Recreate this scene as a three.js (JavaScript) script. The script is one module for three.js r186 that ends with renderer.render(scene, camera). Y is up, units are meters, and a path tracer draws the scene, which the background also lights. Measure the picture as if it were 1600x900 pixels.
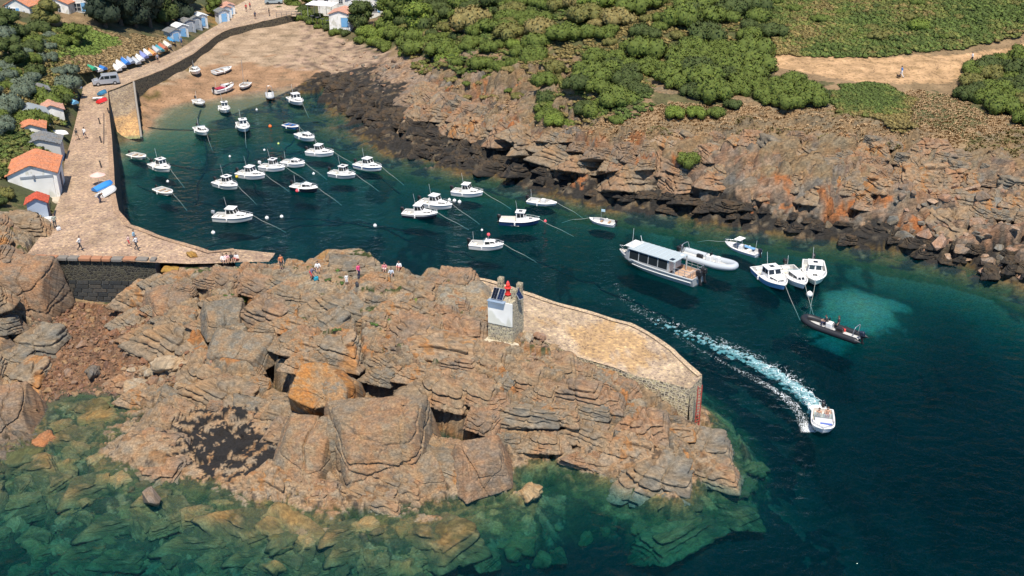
import * as THREE from 'three';
import { Sky } from 'three/addons/objects/Sky.js';
import { MarchingCubes } from 'three/addons/objects/MarchingCubes.js';
import { ConvexGeometry } from 'three/addons/geometries/ConvexGeometry.js';
import { RoundedBoxGeometry } from 'three/addons/geometries/RoundedBoxGeometry.js';
import { mergeGeometries, mergeVertices, toCreasedNormals } from 'three/addons/utils/BufferGeometryUtils.js';

// ---------------------------------------------------------------- camera, sky, sun, exposure
const EYE = 52, PITCH = 25 * Math.PI / 180, FOCAL = 1700;          // drone height in metres, tilt, focal length in pixels of a 1600 wide frame
const scene = new THREE.Scene();
const camera = new THREE.PerspectiveCamera(2 * Math.atan(450 / FOCAL) * 180 / Math.PI, 16 / 9, 1, 3000);
camera.position.set(0, EYE, 0);
camera.rotation.set(-PITCH, 0, 0);
const renderer = new THREE.WebGLRenderer({ antialias: true });
renderer.toneMapping = THREE.LinearToneMapping;
renderer.toneMappingExposure = 1.25;
renderer.shadowMap.enabled = true;
const sunDir = new THREE.Vector3(0.03, 1.0, 0.5).normalize();
const sky = new Sky();
sky.name = 'sky'; sky.scale.setScalar(2000);
Object.assign(sky.material.uniforms.sunPosition, { value: sunDir.clone() });
sky.material.uniforms.turbidity.value = 2.5; sky.material.uniforms.rayleigh.value = 1.0;
sky.material.uniforms.mieCoefficient.value = 0.004; sky.material.uniforms.mieDirectionalG.value = 0.8;
scene.add(sky);
scene.environmentIntensity = 0.115;
const sun = new THREE.DirectionalLight(new THREE.Color(1, 0.91, 0.78), 5.0);
sun.name = 'sun'; sun.position.copy(sunDir).multiplyScalar(300).add(new THREE.Vector3(0, 0, -130)); sun.target.position.set(0, 0, -130);
sun.castShadow = true; sun.shadow.radius = 1;
Object.assign(sun.shadow.camera, { left: -170, right: 170, top: 170, bottom: -170, near: 10, far: 700 });
sun.shadow.mapSize.set(4096, 4096);
scene.add(sun, sun.target);

// ---------------------------------------------------------------- helpers
const V3 = (x, y, z) => new THREE.Vector3(x, y, z);
const rng = (s) => () => { s = (s + 0x6d2b79f5) | 0; let t = Math.imul(s ^ (s >>> 15), 1 | s); t = (t + Math.imul(t ^ (t >>> 7), 61 | t)) ^ t; return ((t ^ (t >>> 14)) >>> 0) / 4294967296; };
const hash = (x, y, s = 0) => { let h = Math.imul(x | 0, 374761393) ^ Math.imul(y | 0, 668265263) ^ Math.imul(s | 0, 1442695041); h = Math.imul(h ^ (h >>> 13), 1274126177); h ^= h >>> 16; h = Math.imul(h, 0x85ebca6b); h ^= h >>> 13; return (h >>> 0) / 4294967296; };
const clamp = (x, a = 0, b = 1) => x < a ? a : x > b ? b : x;
const smooth = (a, b, x) => { const t = clamp((x - a) / (b - a)); return t * t * (3 - 2 * t); };
const lerp = (a, b, t) => a + (b - a) * t;
const noise = (x, y, s = 0) => { const ix = Math.floor(x), iy = Math.floor(y), fx = x - ix, fy = y - iy, u = fx * fx * (3 - 2 * fx), v = fy * fy * (3 - 2 * fy); return lerp(lerp(hash(ix, iy, s), hash(ix + 1, iy, s), u), lerp(hash(ix, iy + 1, s), hash(ix + 1, iy + 1, s), u), v) * 2 - 1; };
const fbm = (x, y, o = 4, s = 0) => { let a = 0.5, t = 0; for (let i = 0; i < o; i++, x *= 2.03, y *= 2.03, a *= 0.5) t += a * noise(x + i * 17.3, y - i * 9.1, s + i); return t; };
// the place as surveyed from the drone: bearing (across, down) and known height above the sea give a point on the ground
const cp = Math.cos(PITCH), sp = Math.sin(PITCH);
const at = (px, py, Y = 0) => { const cx = (px - 800) / FOCAL, cy = -(py - 450) / FOCAL, dy = -sp + cy * cp, dz = -cp - cy * sp, t = (Y - EYE) / dy; return V3(cx * t, Y, dz * t); };
const poly = (list) => list.map(([a, b, c = 0]) => { const p = at(a, b, c); return [p.x, p.z, c]; });
const segDist = (x, z, a, b) => { const dx = b[0] - a[0], dz = b[1] - a[1], t = clamp(((x - a[0]) * dx + (z - a[1]) * dz) / (dx * dx + dz * dz + 1e-9)); return [Math.hypot(x - a[0] - dx * t, z - a[1] - dz * t), t]; };
const lineDist = (x, z, line) => { let best = 1e9, bt = 0; for (let i = 0; i + 1 < line.length; i++) { const [d, t] = segDist(x, z, line[i], line[i + 1]); if (d < best) { best = d; bt = (i + t) / (line.length - 1); } } return [best, bt]; };
function boxed(p) { p.lo = [Math.min(...p.map((v) => v[0])), Math.min(...p.map((v) => v[1]))]; p.hi = [Math.max(...p.map((v) => v[0])), Math.max(...p.map((v) => v[1]))]; return p; }
const inside = (x, z, p, pad = 6) => {     // signed distance, positive inside; cut off at -pad
  if (p.lo && (x < p.lo[0] - pad || x > p.hi[0] + pad || z < p.lo[1] - pad || z > p.hi[1] + pad)) return -pad;
  let c = false, best = 1e9;
  for (let i = 0, j = p.length - 1; i < p.length; j = i++) {
    const a = p[i], b = p[j];
    if ((a[1] > z) !== (b[1] > z) && x < ((b[0] - a[0]) * (z - a[1])) / (b[1] - a[1]) + a[0]) c = !c;
    const d = segDist(x, z, a, b)[0]; if (d < best) best = d;
  }
  return c ? best : -Math.min(best, pad);
};
const region = (list) => boxed(poly(list));
const taken = new Map();
const numbered = (n) => { const k = taken.get(n) ?? 0; taken.set(n, k + 1); return k ? n + '_' + String(k).padStart(3, '0') : n; };
const setup = (m) => { m.castShadow = m.receiveShadow = true; return m; };
function thing(name, label, category, pos = [0, 0, 0], turn = 0, group) {
  const o = new THREE.Group(); o.name = numbered(name); o.position.set(...pos); o.rotation.y = turn; o.userData = { label, category }; if (group) o.userData.group = group; scene.add(o); return o;
}
function part(name, geo, mat, parent) { const m = setup(new THREE.Mesh(geo, mat)); m.name = name; parent.add(m); return m; }
function single(name, geo, mat, label, category, group) { const m = setup(new THREE.Mesh(geo, mat)); m.name = numbered(name); m.userData = { label, category }; if (group) m.userData.group = group; scene.add(m); return m; }
function struct(name, geo, mat) { const m = geo ? setup(new THREE.Mesh(geo, mat)) : new THREE.Group(); m.name = numbered(name); m.userData.kind = 'structure'; scene.add(m); return m; }
const rgb = (r, g, b) => new THREE.Color().setRGB(r, g, b);
const mats = new Map();
const M = (r, g, b, rough = 0.6, extra = {}) => { const k = [r, g, b, rough, JSON.stringify(extra)].join(); if (!mats.has(k)) mats.set(k, new THREE.MeshStandardMaterial({ color: rgb(r, g, b), roughness: rough, ...extra })); return mats.get(k); };
const box = (w, h, d, x = 0, y = 0, z = 0) => new THREE.BoxGeometry(w, h, d).translate(x, y, z);
const rbox = (w, h, d, r, x = 0, y = 0, z = 0) => new RoundedBoxGeometry(w, h, d, 2, r).translate(x, y, z);
const merge = (list) => mergeGeometries(list.map((g) => { g = g.index ? g.toNonIndexed() : g; for (const k of Object.keys(g.attributes)) if (!['position', 'normal', 'uv'].includes(k)) g.deleteAttribute(k); if (!g.attributes.uv) g.setAttribute('uv', new THREE.BufferAttribute(new Float32Array(g.attributes.position.count * 2), 2)); if (!g.attributes.normal) g.computeVertexNormals(); return g; }));
const tube = (pts, r, seg = 5, n = 0) => new THREE.TubeGeometry(new THREE.CatmullRomCurve3(pts.map((p) => p.isVector3 ? p : V3(...p)), false, 'catmullrom', 0.2), n || Math.max(4, pts.length * 4), r, seg);
const rod = (a, b, r, seg = 5) => { const d = b.clone().sub(a), g = new THREE.CylinderGeometry(r, r, d.length(), seg); g.applyQuaternion(new THREE.Quaternion().setFromUnitVectors(V3(0, 1, 0), d.clone().normalize())); return g.translate((a.x + b.x) / 2, (a.y + b.y) / 2, (a.z + b.z) / 2); };
function facets(pts, faces) {                // faces: lists of point numbers, flat shaded, uv in metres
  const p = [], uv = [];
  for (const f of faces) {
    const a = pts[f[0]], b = pts[f[1]], c = pts[f[2]], n = V3(b[0] - a[0], b[1] - a[1], b[2] - a[2]).cross(V3(c[0] - a[0], c[1] - a[1], c[2] - a[2])), ax = Math.abs(n.x), ay = Math.abs(n.y), az = Math.abs(n.z);
    for (let i = 1; i + 1 < f.length; i++) for (const k of [f[0], f[i], f[i + 1]]) { const q = pts[k]; p.push(...q); uv.push(...(ay >= ax && ay >= az ? [q[0], q[2]] : ax > az ? [q[2], q[1]] : [q[0], q[1]])); }
  }
  const g = new THREE.BufferGeometry(); g.setAttribute('position', new THREE.Float32BufferAttribute(p, 3)); g.setAttribute('uv', new THREE.Float32BufferAttribute(uv, 2)); g.computeVertexNormals(); return g;
}
// ---------------------------------------------------------------- surface textures: grain, cobbles, rubble, sand, ripples
function dataTex(n, fn, color) {             // fn(u, v) -> [r, g, b] in 0..1, tiles
  const d = new Uint8Array(n * n * 4);
  for (let y = 0, o = 0; y < n; y++) for (let x = 0; x < n; x++, o += 4) { const c = fn(x / n, y / n); d[o] = clamp(c[0]) * 255; d[o + 1] = clamp(c[1]) * 255; d[o + 2] = clamp(c[2]) * 255; d[o + 3] = 255; }
  const t = new THREE.DataTexture(d, n, n); t.wrapS = t.wrapT = THREE.RepeatWrapping; t.magFilter = THREE.LinearFilter; t.minFilter = THREE.LinearMipmapLinearFilter; t.generateMipmaps = true; if (color) t.colorSpace = THREE.SRGBColorSpace; t.needsUpdate = true; return t;
}
const tnoise = (u, v, f, s = 0) => { const x = u * f, y = v * f, ix = Math.floor(x), iy = Math.floor(y), fx = x - ix, fy = y - iy, a = fx * fx * (3 - 2 * fx), b = fy * fy * (3 - 2 * fy), w = (i) => ((i % f) + f) % f; return lerp(lerp(hash(w(ix), w(iy), s), hash(w(ix + 1), w(iy), s), a), lerp(hash(w(ix), w(iy + 1), s), hash(w(ix + 1), w(iy + 1), s), a), b) * 2 - 1; };
const tfbm = (u, v, f, o = 4, s = 0) => { let a = 0.5, t = 0; for (let i = 0; i < o; i++, f *= 2, a *= 0.5) t += a * tnoise(u, v, f, s + i); return t; };
function tcells(u, v, fx, fy, s = 0, j = 0.8) {   // tiling cells: [edge distance, random of the cell]
  const x = u * fx, y = v * fy, ix = Math.floor(x), iy = Math.floor(y); let b = 1e9, bx, by, id = 0; const pts = [];
  for (let dy = -1; dy < 2; dy++) for (let dx = -1; dx < 2; dx++) { const cx = ix + dx, cy = iy + dy, wx = ((cx % fx) + fx) % fx, wy = ((cy % fy) + fy) % fy, qx = cx + 0.5 + (hash(wx, wy, s) - 0.5) * j, qy = cy + 0.5 + (hash(wx, wy, s + 1) - 0.5) * j, d = (qx - x) ** 2 + (qy - y) ** 2; pts.push([qx, qy]); if (d < b) { b = d; bx = qx; by = qy; id = hash(wx, wy, s + 2); } }
  let e = 9; for (const [qx, qy] of pts) { const dx = qx - bx, dy = qy - by, l = Math.hypot(dx, dy); if (l > 1e-6) e = Math.min(e, ((qx + bx) / 2 - x) * dx / l + ((qy + by) / 2 - y) * dy / l); }
  return [e, id];
}
const grainTex = dataTex(512, (u, v) => { const g = tfbm(u, v, 22, 5, 3) * 0.2 + tfbm(u, v, 96, 2, 9) * 0.16, w = tfbm(u, v, 4, 3, 21) * 0.08; return [0.78 + g + w, 0.775 + g, 0.76 + g - w * 1.2]; }, true);
const grainBump = dataTex(512, (u, v) => { const e = tcells(u, v, 14, 9, 5)[0], f = 0.5 + tfbm(u, v, 8, 6, 3) * 0.5 + (smooth(0, 0.1, e) - 1) * 0.22; return [f, f, f]; });
const cobbleTex = dataTex(1024, (u, v) => { const [e, id] = tcells(u + tnoise(u, v, 16, 4) * 0.006, v + tnoise(u, v, 16, 5) * 0.006, 30, 34, 7, 0.9), m = smooth(0.04, 0.13, e), g = tfbm(u, v, 32, 4, 2) * 0.22, p = tfbm(u, v, 4, 3, 31) * 0.1, t = 0.62 + id * 0.3 + g + p; return [lerp(0.86, t, m) , lerp(0.8, t * 0.93, m), lerp(0.74, t * (0.88 - id * 0.08), m)]; }, true);
const cobbleBump = dataTex(1024, (u, v) => { const [e, id] = tcells(u + tnoise(u, v, 16, 4) * 0.006, v + tnoise(u, v, 16, 5) * 0.006, 30, 34, 7, 0.9), f = smooth(0.0, 0.25, e) * (0.6 + id * 0.4) + tfbm(u, v, 32, 3, 2) * 0.2; return [f, f, f]; });
const rubbleTex = dataTex(512, (u, v) => { const [e, id] = tcells(u + tnoise(u, v, 16, 4) * 0.008, v + tnoise(u, v, 16, 5) * 0.008, 11, 15, 17, 0.85), m = smooth(0.05, 0.14, e), g = tfbm(u, v, 16, 5, 2) * 0.3, t = 0.42 + id * 0.36 + g; return [lerp(0.88, t, m), lerp(0.85, t * 0.95, m), lerp(0.78, t * (0.9 - id * 0.12), m)]; }, true);
const rubbleBump = dataTex(512, (u, v) => { const [e, id] = tcells(u + tnoise(u, v, 16, 4) * 0.008, v + tnoise(u, v, 16, 5) * 0.008, 11, 15, 17, 0.85), f = smooth(0.02, 0.2, e) * (0.6 + id * 0.4) + tfbm(u, v, 16, 4, 2) * 0.25; return [f, f, f]; });
const sandTex = dataTex(512, (u, v) => { const g = tfbm(u, v, 6, 6, 13) * 0.17, f = tnoise(u, v, 170, 8) * 0.06, d = smooth(0.5, 0.62, tfbm(u, v, 40, 2, 77) + 0.25) * 0.2; return [0.86 + g + f - d, 0.85 + g + f - d, 0.84 + g * 1.1 + f - d]; }, true);
const sandBump = dataTex(512, (u, v) => { const f = 0.5 + tfbm(u, v, 10, 6, 13) * 0.6; return [f, f, f]; });
const rippleBump = dataTex(1024, (u, v) => { const wx = tnoise(u, v, 8, 41) * 0.03, f = 0.5 + tfbm(u + wx, v * 1 + wx, 14, 5, 43) * 0.55 + tnoise(u + wx, v, 48, 47) * 0.06; return [f, f, f]; });
const plasterTex = dataTex(256, (u, v) => { const g = tfbm(u, v, 5, 5, 83) * 0.12, d = smooth(0.2, 0.4, tfbm(u, v * 0.5, 12, 3, 85)) * 0.1; return [0.96 + g - d, 0.955 + g - d, 0.94 + g - d * 1.3]; }, true);
const scaled = (t, sx, sy = sx) => { const c = t.clone(); c.repeat.set(1 / sx, 1 / sy); c.needsUpdate = true; return c; };   // uv in metres -> one tile every sx metres
const rockMat = new THREE.MeshStandardMaterial({ vertexColors: true, color: rgb(1.0, 0.965, 0.91), roughness: 0.92, map: scaled(grainTex, 3.1), bumpMap: scaled(grainBump, 4.3), bumpScale: 0.1 });
const farRockMat = new THREE.MeshStandardMaterial({ vertexColors: true, roughness: 0.95, map: scaled(grainTex, 6.3), bumpMap: scaled(grainBump, 7.7), bumpScale: 0.2 });
const groundMat = new THREE.MeshStandardMaterial({ vertexColors: true, roughness: 1, map: scaled(sandTex, 9), bumpMap: scaled(sandBump, 7), bumpScale: 0.12 });
const pavingMat = (c, s = 12, b = 0.05) => new THREE.MeshStandardMaterial({ color: c, roughness: 0.95, map: scaled(cobbleTex, s), bumpMap: scaled(cobbleBump, s), bumpScale: b });
const rubbleMat = (c, s = 4, b = 0.05) => new THREE.MeshStandardMaterial({ color: c, roughness: 0.95, map: scaled(rubbleTex, s), bumpMap: scaled(rubbleBump, s), bumpScale: b });
const plasterMat = (r, g, b) => new THREE.MeshStandardMaterial({ color: rgb(r, g, b), roughness: 0.85, map: scaled(plasterTex, 5), bumpMap: scaled(grainBump, 3), bumpScale: 0.01 });
// ---------------------------------------------------------------- lie of the land: heights measured at many points, joined smoothly
const LAND = [
  // far shore: waterline, top of the weed band, cliff edge, hill
  [470,130,0],[520,180,0],[560,210,0],[640,250,0],[780,282,0],[900,312,0],[1050,337,0],[1200,362,0],[1300,377,0],[1450,407,0],[1600,455,0],[1720,500,0],
  [500,105,1.2],[570,150,1.6],[640,195,2],[720,225,2],[800,240,2.2],[900,275,2.2],[1000,295,2.2],[1100,307,2.2],[1200,328,2.2],[1300,338,2.4],[1400,348,2.6],[1500,362,2.6],[1600,388,2.6],[1720,420,2.6],
  [620,90,5],[700,120,6],[780,150,7],[850,185,7.6],[950,195,8.2],[1050,190,9],[1150,180,10],[1250,185,10],[1350,190,10.2],[1450,210,10],[1550,215,10],[1700,230,10],
  [700,170,4.2],[850,222,5],[1000,240,5.6],[1150,250,6],[1300,262,6.4],[1450,285,6],[1560,300,5.4],
  [1200,95,12.5],[1400,115,12.4],[1580,90,14],[1700,100,14],[1200,40,15],[1400,40,16],[1600,40,17.5],[1200,0,17],[1400,0,18.5],[1600,0,20],[1750,0,21],
  [900,100,9.8],[900,50,13],[900,0,16],[1050,100,11.5],[1050,40,15],[1050,0,17],[750,100,8],[750,50,11],[750,0,13.5],[650,60,7],[650,20,9],[600,20,6.5],
  // beach
  [232,168,0],[283,159,0],[350,150,0],[413,140,0],[214,153,1.8],[300,120,1.7],[400,100,1.8],[500,85,2.3],[450,60,2.6],[420,38,3.2],[560,70,3.2],[600,80,4],[520,50,3.6],[350,60,2.4],
  // road, quay, plaza
  [160,150,3.6],[180,130,3.6],[300,75,3.6],[350,42,3.7],[400,15,3.9],[470,15,4],[540,20,4.6],[130,200,3.8],[140,260,4.6],[140,330,5],[110,370,5],[200,375,4],[300,392,4],
  // left hill
  [95,200,6.2],[110,160,6.2],[150,115,6],[270,70,5.4],[310,35,5.2],[30,130,9.5],[60,70,10.5],[130,80,8],[200,70,7.5],[250,45,6.6],[60,30,12],[150,5,11.5],[0,60,13],[-80,100,13],[0,200,10],[-80,260,11],[10,270,8.6],[80,228,6.6],[0,320,8],[330,10,5.5],[280,8,7],
  // rocks left of the sea wall, boulder cove
  [0,395,7.4],[40,398,6.2],[66,440,4.2],[80,485,1.8],[0,480,4.6],[0,545,1.8],[30,350,7.2],[-60,420,8],[130,500,1.9],[200,500,2.0],[130,540,1.4],[60,570,1.0],[0,596,0.5],[100,600,0.2],[190,575,0.9],[0,640,0.7],[20,690,0.3],[-60,650,2],[0,735,-0.4],
  // headland
  [340,404,6.2],[440,408,6.5],[540,402,6.7],[620,418,6.7],[700,428,6.5],[750,440,6.3],[790,514,5.7],[862,547,5.1],[940,579,4.5],[995,598,4.1],[1040,614,3.4],
  [260,420,6.0],[220,450,4.6],[250,480,4.2],[330,450,5.8],[400,480,5.8],[500,480,6.0],[600,480,6.1],[700,490,5.9],[480,540,5.0],[560,540,5.1],[660,560,4.9],[760,560,5.0],[850,570,4.7],
  [900,600,3.9],[960,640,2.8],[1040,690,1.4],[1000,720,0.9],[900,690,1.3],[850,640,3.1],[750,620,3.6],[800,690,1.0],[330,520,4.2],[380,560,3.2],[420,600,2.0],[505,610,2.6],[300,560,1.8],[270,600,1.5],[350,650,1.4],[250,660,1.2],[200,690,0.5],[400,720,1.1],[500,740,1.0],[450,690,1.5],[560,700,1.4],[600,640,1.8],[600,700,1.2],[620,780,0.6],[700,750,0.9],[740,730,1.3],[660,690,1.4],
  [190,600,0],[168,690,0],[215,735,0],[330,762,0],[440,782,0],[640,803,0],[705,803,0],[722,775,0],[790,782,0],[805,735,0],[870,722,0],[960,745,0],[1060,780,0],[1130,740,0],[1116,680,0],[1112,640,0],
];
const DEEP = [ // water depth at places on the sea
  [100,700,-0.9],[50,800,-1.4],[150,850,-2.1],[300,810,-0.8],[450,850,-1.0],[600,860,-1.0],[690,840,-1.0],[735,850,-3.8],[850,860,-5.2],[845,795,-0.8],[900,800,-3.5],[850,735,-1.8],[60,890,-4],[200,895,-3.6],[330,780,-0.5],[500,820,-0.6],[640,835,-0.7],[1000,830,-5],[1000,890,-5.5],[1200,860,-6],[1400,860,-7],[1580,860,-7.5],[1160,725,-0.8],[1185,690,-2],[1150,790,-3.5],[1250,700,-5],[1400,700,-6.4],[1580,700,-7.2],[1160,620,-3],[1220,600,-4.6],[1400,600,-6.6],[1580,600,-7.4],[1130,545,-4],[1340,470,-1.5],[1395,465,-1.6],[1310,455,-1.7],[1360,492,-1.9],[1250,500,-4.2],[1330,540,-5.2],[1470,480,-4],[1500,510,-5.4],[1580,540,-5.4],[1460,445,-2.4],[1580,490,-3.4],[1350,410,-1.8],[1100,480,-3.8],[1000,440,-3.6],[900,420,-3.4],[1200,400,-2.6],[1100,365,-1.2],[1000,370,-2.8],[800,400,-3.2],[900,345,-2],[700,360,-2.9],[800,320,-2.4],[650,290,-2],[600,340,-2.8],[450,330,-2.7],[300,330,-2.6],[220,300,-2.2],[250,240,-1.5],[350,240,-1.7],[450,230,-1.7],[550,260,-2.0],[240,212,-0.8],[330,197,-0.7],[420,172,-0.6],[300,176,-0.32],[380,164,-0.35],[245,186,-0.3],[480,172,-0.7],[530,220,-0.8],[360,380,-2.8],[520,385,-3],[100,640,-0.6],[300,960,-2.6],[700,980,-3],[1100,1000,-6],[1600,1000,-8],[-200,900,-2.5],[1900,700,-7.5],[1900,1000,-8.5],
  [187,228,-1.0],[195,262,-1.9],[199,300,-2.2],[205,340,-2.5],[240,368,-2.6],[300,389,-2.8],[340,396,-2.9],[230,232,-1.2],
  [1075,615,-0.6],[1130,600,-2.4],[1060,790,-1.4],[960,765,-1.2],
];
const ctl = [];
for (const [a, b, c] of LAND) { const p = at(a, b, c); ctl.push([p.x, p.z, c]); }
for (const [a, b, c] of DEEP) { const p = at(a, b, 0); ctl.push([p.x, p.z, c]); }
for (const [a, b, c] of [[440,405,6.5],[540,399,7],[620,415,6.7],[700,425,6.5],[760,437,6.2],[870,475,5.4],[1000,511,4.6]]) { const p = at(a, b, c); ctl.push([p.x + 0.6, p.z - 2.6, -1.6], [p.x + 1.2, p.z - 6, -3]); }
for (const [a, b, c, y] of [[208,128,4.6,2.4],[230,119,4.6,2.5],[255,110,4.6,2.6],[280,98,4.6,2.7],[302,85,4.6,2.8],[326,66,4.6,2.9],[340,55,4.6,3.1],[362,45,4.6,3.4],[400,37,4.7,3.8]]) { const p = at(a, b, c); ctl.push([p.x + 0.4, p.z + 0.8, y]); }
for (const px of [50,90,130,170,205,230]) { const p = at(px, 404, 6.5); ctl.push([p.x, p.z + 1.7, 1.5]); }
for (const [x, z, y] of [[-230,-430,20],[-100,-430,18],[0,-430,20],[120,-430,26],[230,-430,28],[230,-250,24],[230,-150,12],[230,-60,-9],[-230,-250,18],[-230,-120,14],[-150,-60,4],[-60,-320,9],[20,-300,16],[100,-300,22],[0,-20,-4],[150,-20,-9],[-120,-20,-2]]) ctl.push([x, z, y]);
{ // radial basis fit, kernel r
  const n = ctl.length, m = n + 3, A = Array.from({ length: m }, () => new Float64Array(m + 1));
  for (let i = 0; i < n; i++) { for (let j = 0; j < n; j++) A[i][j] = Math.hypot(ctl[i][0] - ctl[j][0], ctl[i][1] - ctl[j][1]); A[i][i] = -0.25; A[i][n] = A[n][i] = 1; A[i][n + 1] = A[n + 1][i] = ctl[i][0]; A[i][n + 2] = A[n + 2][i] = ctl[i][1]; A[i][m] = ctl[i][2]; }
  for (let k = 0; k < m; k++) { let p = k; for (let i = k + 1; i < m; i++) if (Math.abs(A[i][k]) > Math.abs(A[p][k])) p = i; [A[k], A[p]] = [A[p], A[k]]; for (let i = 0; i < m; i++) if (i !== k && A[i][k]) { const f = A[i][k] / A[k][k]; for (let j = k; j <= m; j++) A[i][j] -= f * A[k][j]; } }
  ctl.w = A.map((r, i) => r[m] / r[i]);
}
const GX0 = -232, GZ0 = -432, GN = 466, GM = 416, base1 = new Float32Array(GN * GM);
for (let j = 0, o = 0; j < GM; j++) for (let i = 0; i < GN; i++, o++) { const x = GX0 + i, z = GZ0 + j, n = ctl.length; let s = ctl.w[n] + ctl.w[n + 1] * x + ctl.w[n + 2] * z; for (let k = 0; k < n; k++) { const dx = x - ctl[k][0], dz = z - ctl[k][1]; s += ctl.w[k] * Math.sqrt(dx * dx + dz * dz); } base1[o] = s; }
const baseH = (x, z) => { const u = clamp(x - GX0, 0, GN - 1.01), v = clamp(z - GZ0, 0, GM - 1.01), i = Math.floor(u), j = Math.floor(v), a = u - i, b = v - j, o = j * GN + i; return lerp(lerp(base1[o], base1[o + 1], a), lerp(base1[o + GN], base1[o + GN + 1], a), b); };

// ---------------------------------------------------------------- plan of the place
const R = {
  head: region([[190,600],[165,690],[210,738],[330,765],[440,786],[640,808],[708,808],[724,778],[792,786],[808,738],[870,724],[960,748],[1060,784],[1136,742],[1118,680],[1112,640],[1090,598,4],[1000,509,4.8],[870,472,5.5],[760,436,6.4],[620,412,6.9],[540,396,7.2],[440,402,6.8],[330,396,6.4],[240,402,6.4],[205,430,5],[195,480,2.5],[200,520,1.8],[260,560,1.5]]),
  crag: region([[-40,330,9],[40,335,7.5],[72,385,6.6],[40,396,6.6],[70,440,4.5],[86,484,1.9],[80,530,1.4],[40,590,0.8],[-10,600,0.6],[-200,620,1],[-260,400,9]]),
  nearcrag: region([[-60,590,1],[22,600,0.4],[44,660,0],[30,720,0],[-80,780,0]]),
  cove: region([[52,408,6.5],[236,412,6.5],[222,470,2.4],[240,540,1.6],[330,580,1.6],[340,610,1.6],[180,612,0.4],[120,610,0.2],[20,640,0.4],[-60,600,0.6],[40,560,1.2]]),
  sand: region([[205,222],[215,150,0.8],[300,96,1.6],[345,58,2.5],[400,36,3.2],[470,28,3.6],[520,60,3.4],[560,75,3.2],[600,95,3.6],[560,110,2.4],[500,112,1.4],[470,140,0],[420,160,0],[330,190,0]]),
  shingle: region([[470,28,3.6],[520,55,3.4],[600,78,4],[640,90,5],[680,120,5],[640,170,3],[560,150,1.6],[500,108,1.3],[430,105,1.3],[470,70,2.4]]),
  weedblack: region([[255,660,1.2],[300,640,1.4],[380,640,1.5],[430,660,1.6],[440,700,1.5],[430,735,1.0],[370,745,0.8],[300,738,0.7],[275,700,0.9]]),
  path: region([[1165,88,12.4],[1250,92,12.5],[1400,98,12.8],[1500,92,13.6],[1620,82,14.2],[1640,98,14],[1540,106,13.2],[1480,128,12.4],[1360,131,12],[1280,117,12.2],[1210,104,12.3],[1165,100,12.3]]),
  trail: region([[618,58,6.4],[628,56,6.4],[645,78,5.6],[650,90,5.4],[640,84,5.2],[625,72,5.8]]),
  lawn: region([[0,30,12.4],[46,40,11.6],[70,55,10.8],[40,56,10.8],[0,45,12]]),
  lawn2: region([[315,10,5.6],[338,20,5.2],[345,32,5],[335,36,5],[318,22,5.4]]),
  square: region([[345,22,4.9],[385,0,5],[470,0,5.2],[462,26,4.7],[430,22,4.8],[385,32,4.7]]),
};
// road and quay: left and right kerb, both with heights
const quayR = poly([[470,20,4.9],[440,27,4.8],[400,37,4.7],[362,45,4.6],[340,55,4.6],[326,66,4.6],[302,85,4.6],[255,110,4.6],[208,128,4.6],[169,143,4.6],[171,180,4.9],[175,215,5.2],[178,260,5.7],[180,300,6.1],[186,330,6.4],[205,352,6.5],[250,369,6.5],[330,393,6.5],[365,389,6.5],[430,395,6.5]]);
const quayL = poly([[400,10,5],[380,21,4.9],[352,32,4.8],[334,42,4.7],[316,53,4.7],[302,62,4.7],[282,76,4.7],[230,100,4.7],[180,116,4.7],[130,134,4.7],[121,178,4.95],[112,215,5.3],[100,255,5.7],[97,300,6.1],[82,338,6.4],[66,366,6.5],[42,397,6.55],[200,408,6.5],[290,412,6.45],[420,409,6.45]]);
const quay = boxed([...quayR, ...[...quayL].reverse()]);
const jettyH = poly([[745,434,6.3],[800,449,6.0],[870,474,5.5],[935,491,5.1],[962,500,4.9],[985,506,4.8],[1020,524,4.6],[1055,548,4.4],[1078,572,4.3],[1097,588,4.2]]);
const jettyR = poly([[750,470,6.1],[790,506,5.8],[862,538,5.2],[905,558,4.9],[940,570,4.7],[965,577,4.6],[995,588,4.4],[1025,594,4.3],[1050,600,4.2],[1078,608,4.1]]);
const jetty = boxed([...jettyH, ...[...jettyR].reverse()]);

const rampArea = region([[170,143,4.62],[173,170,3],[177,193,1.5],[185,219,-0.4],[221,218,-0.4],[217,187,1.5],[213,160,3],[209,129,4.62]]);
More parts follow.
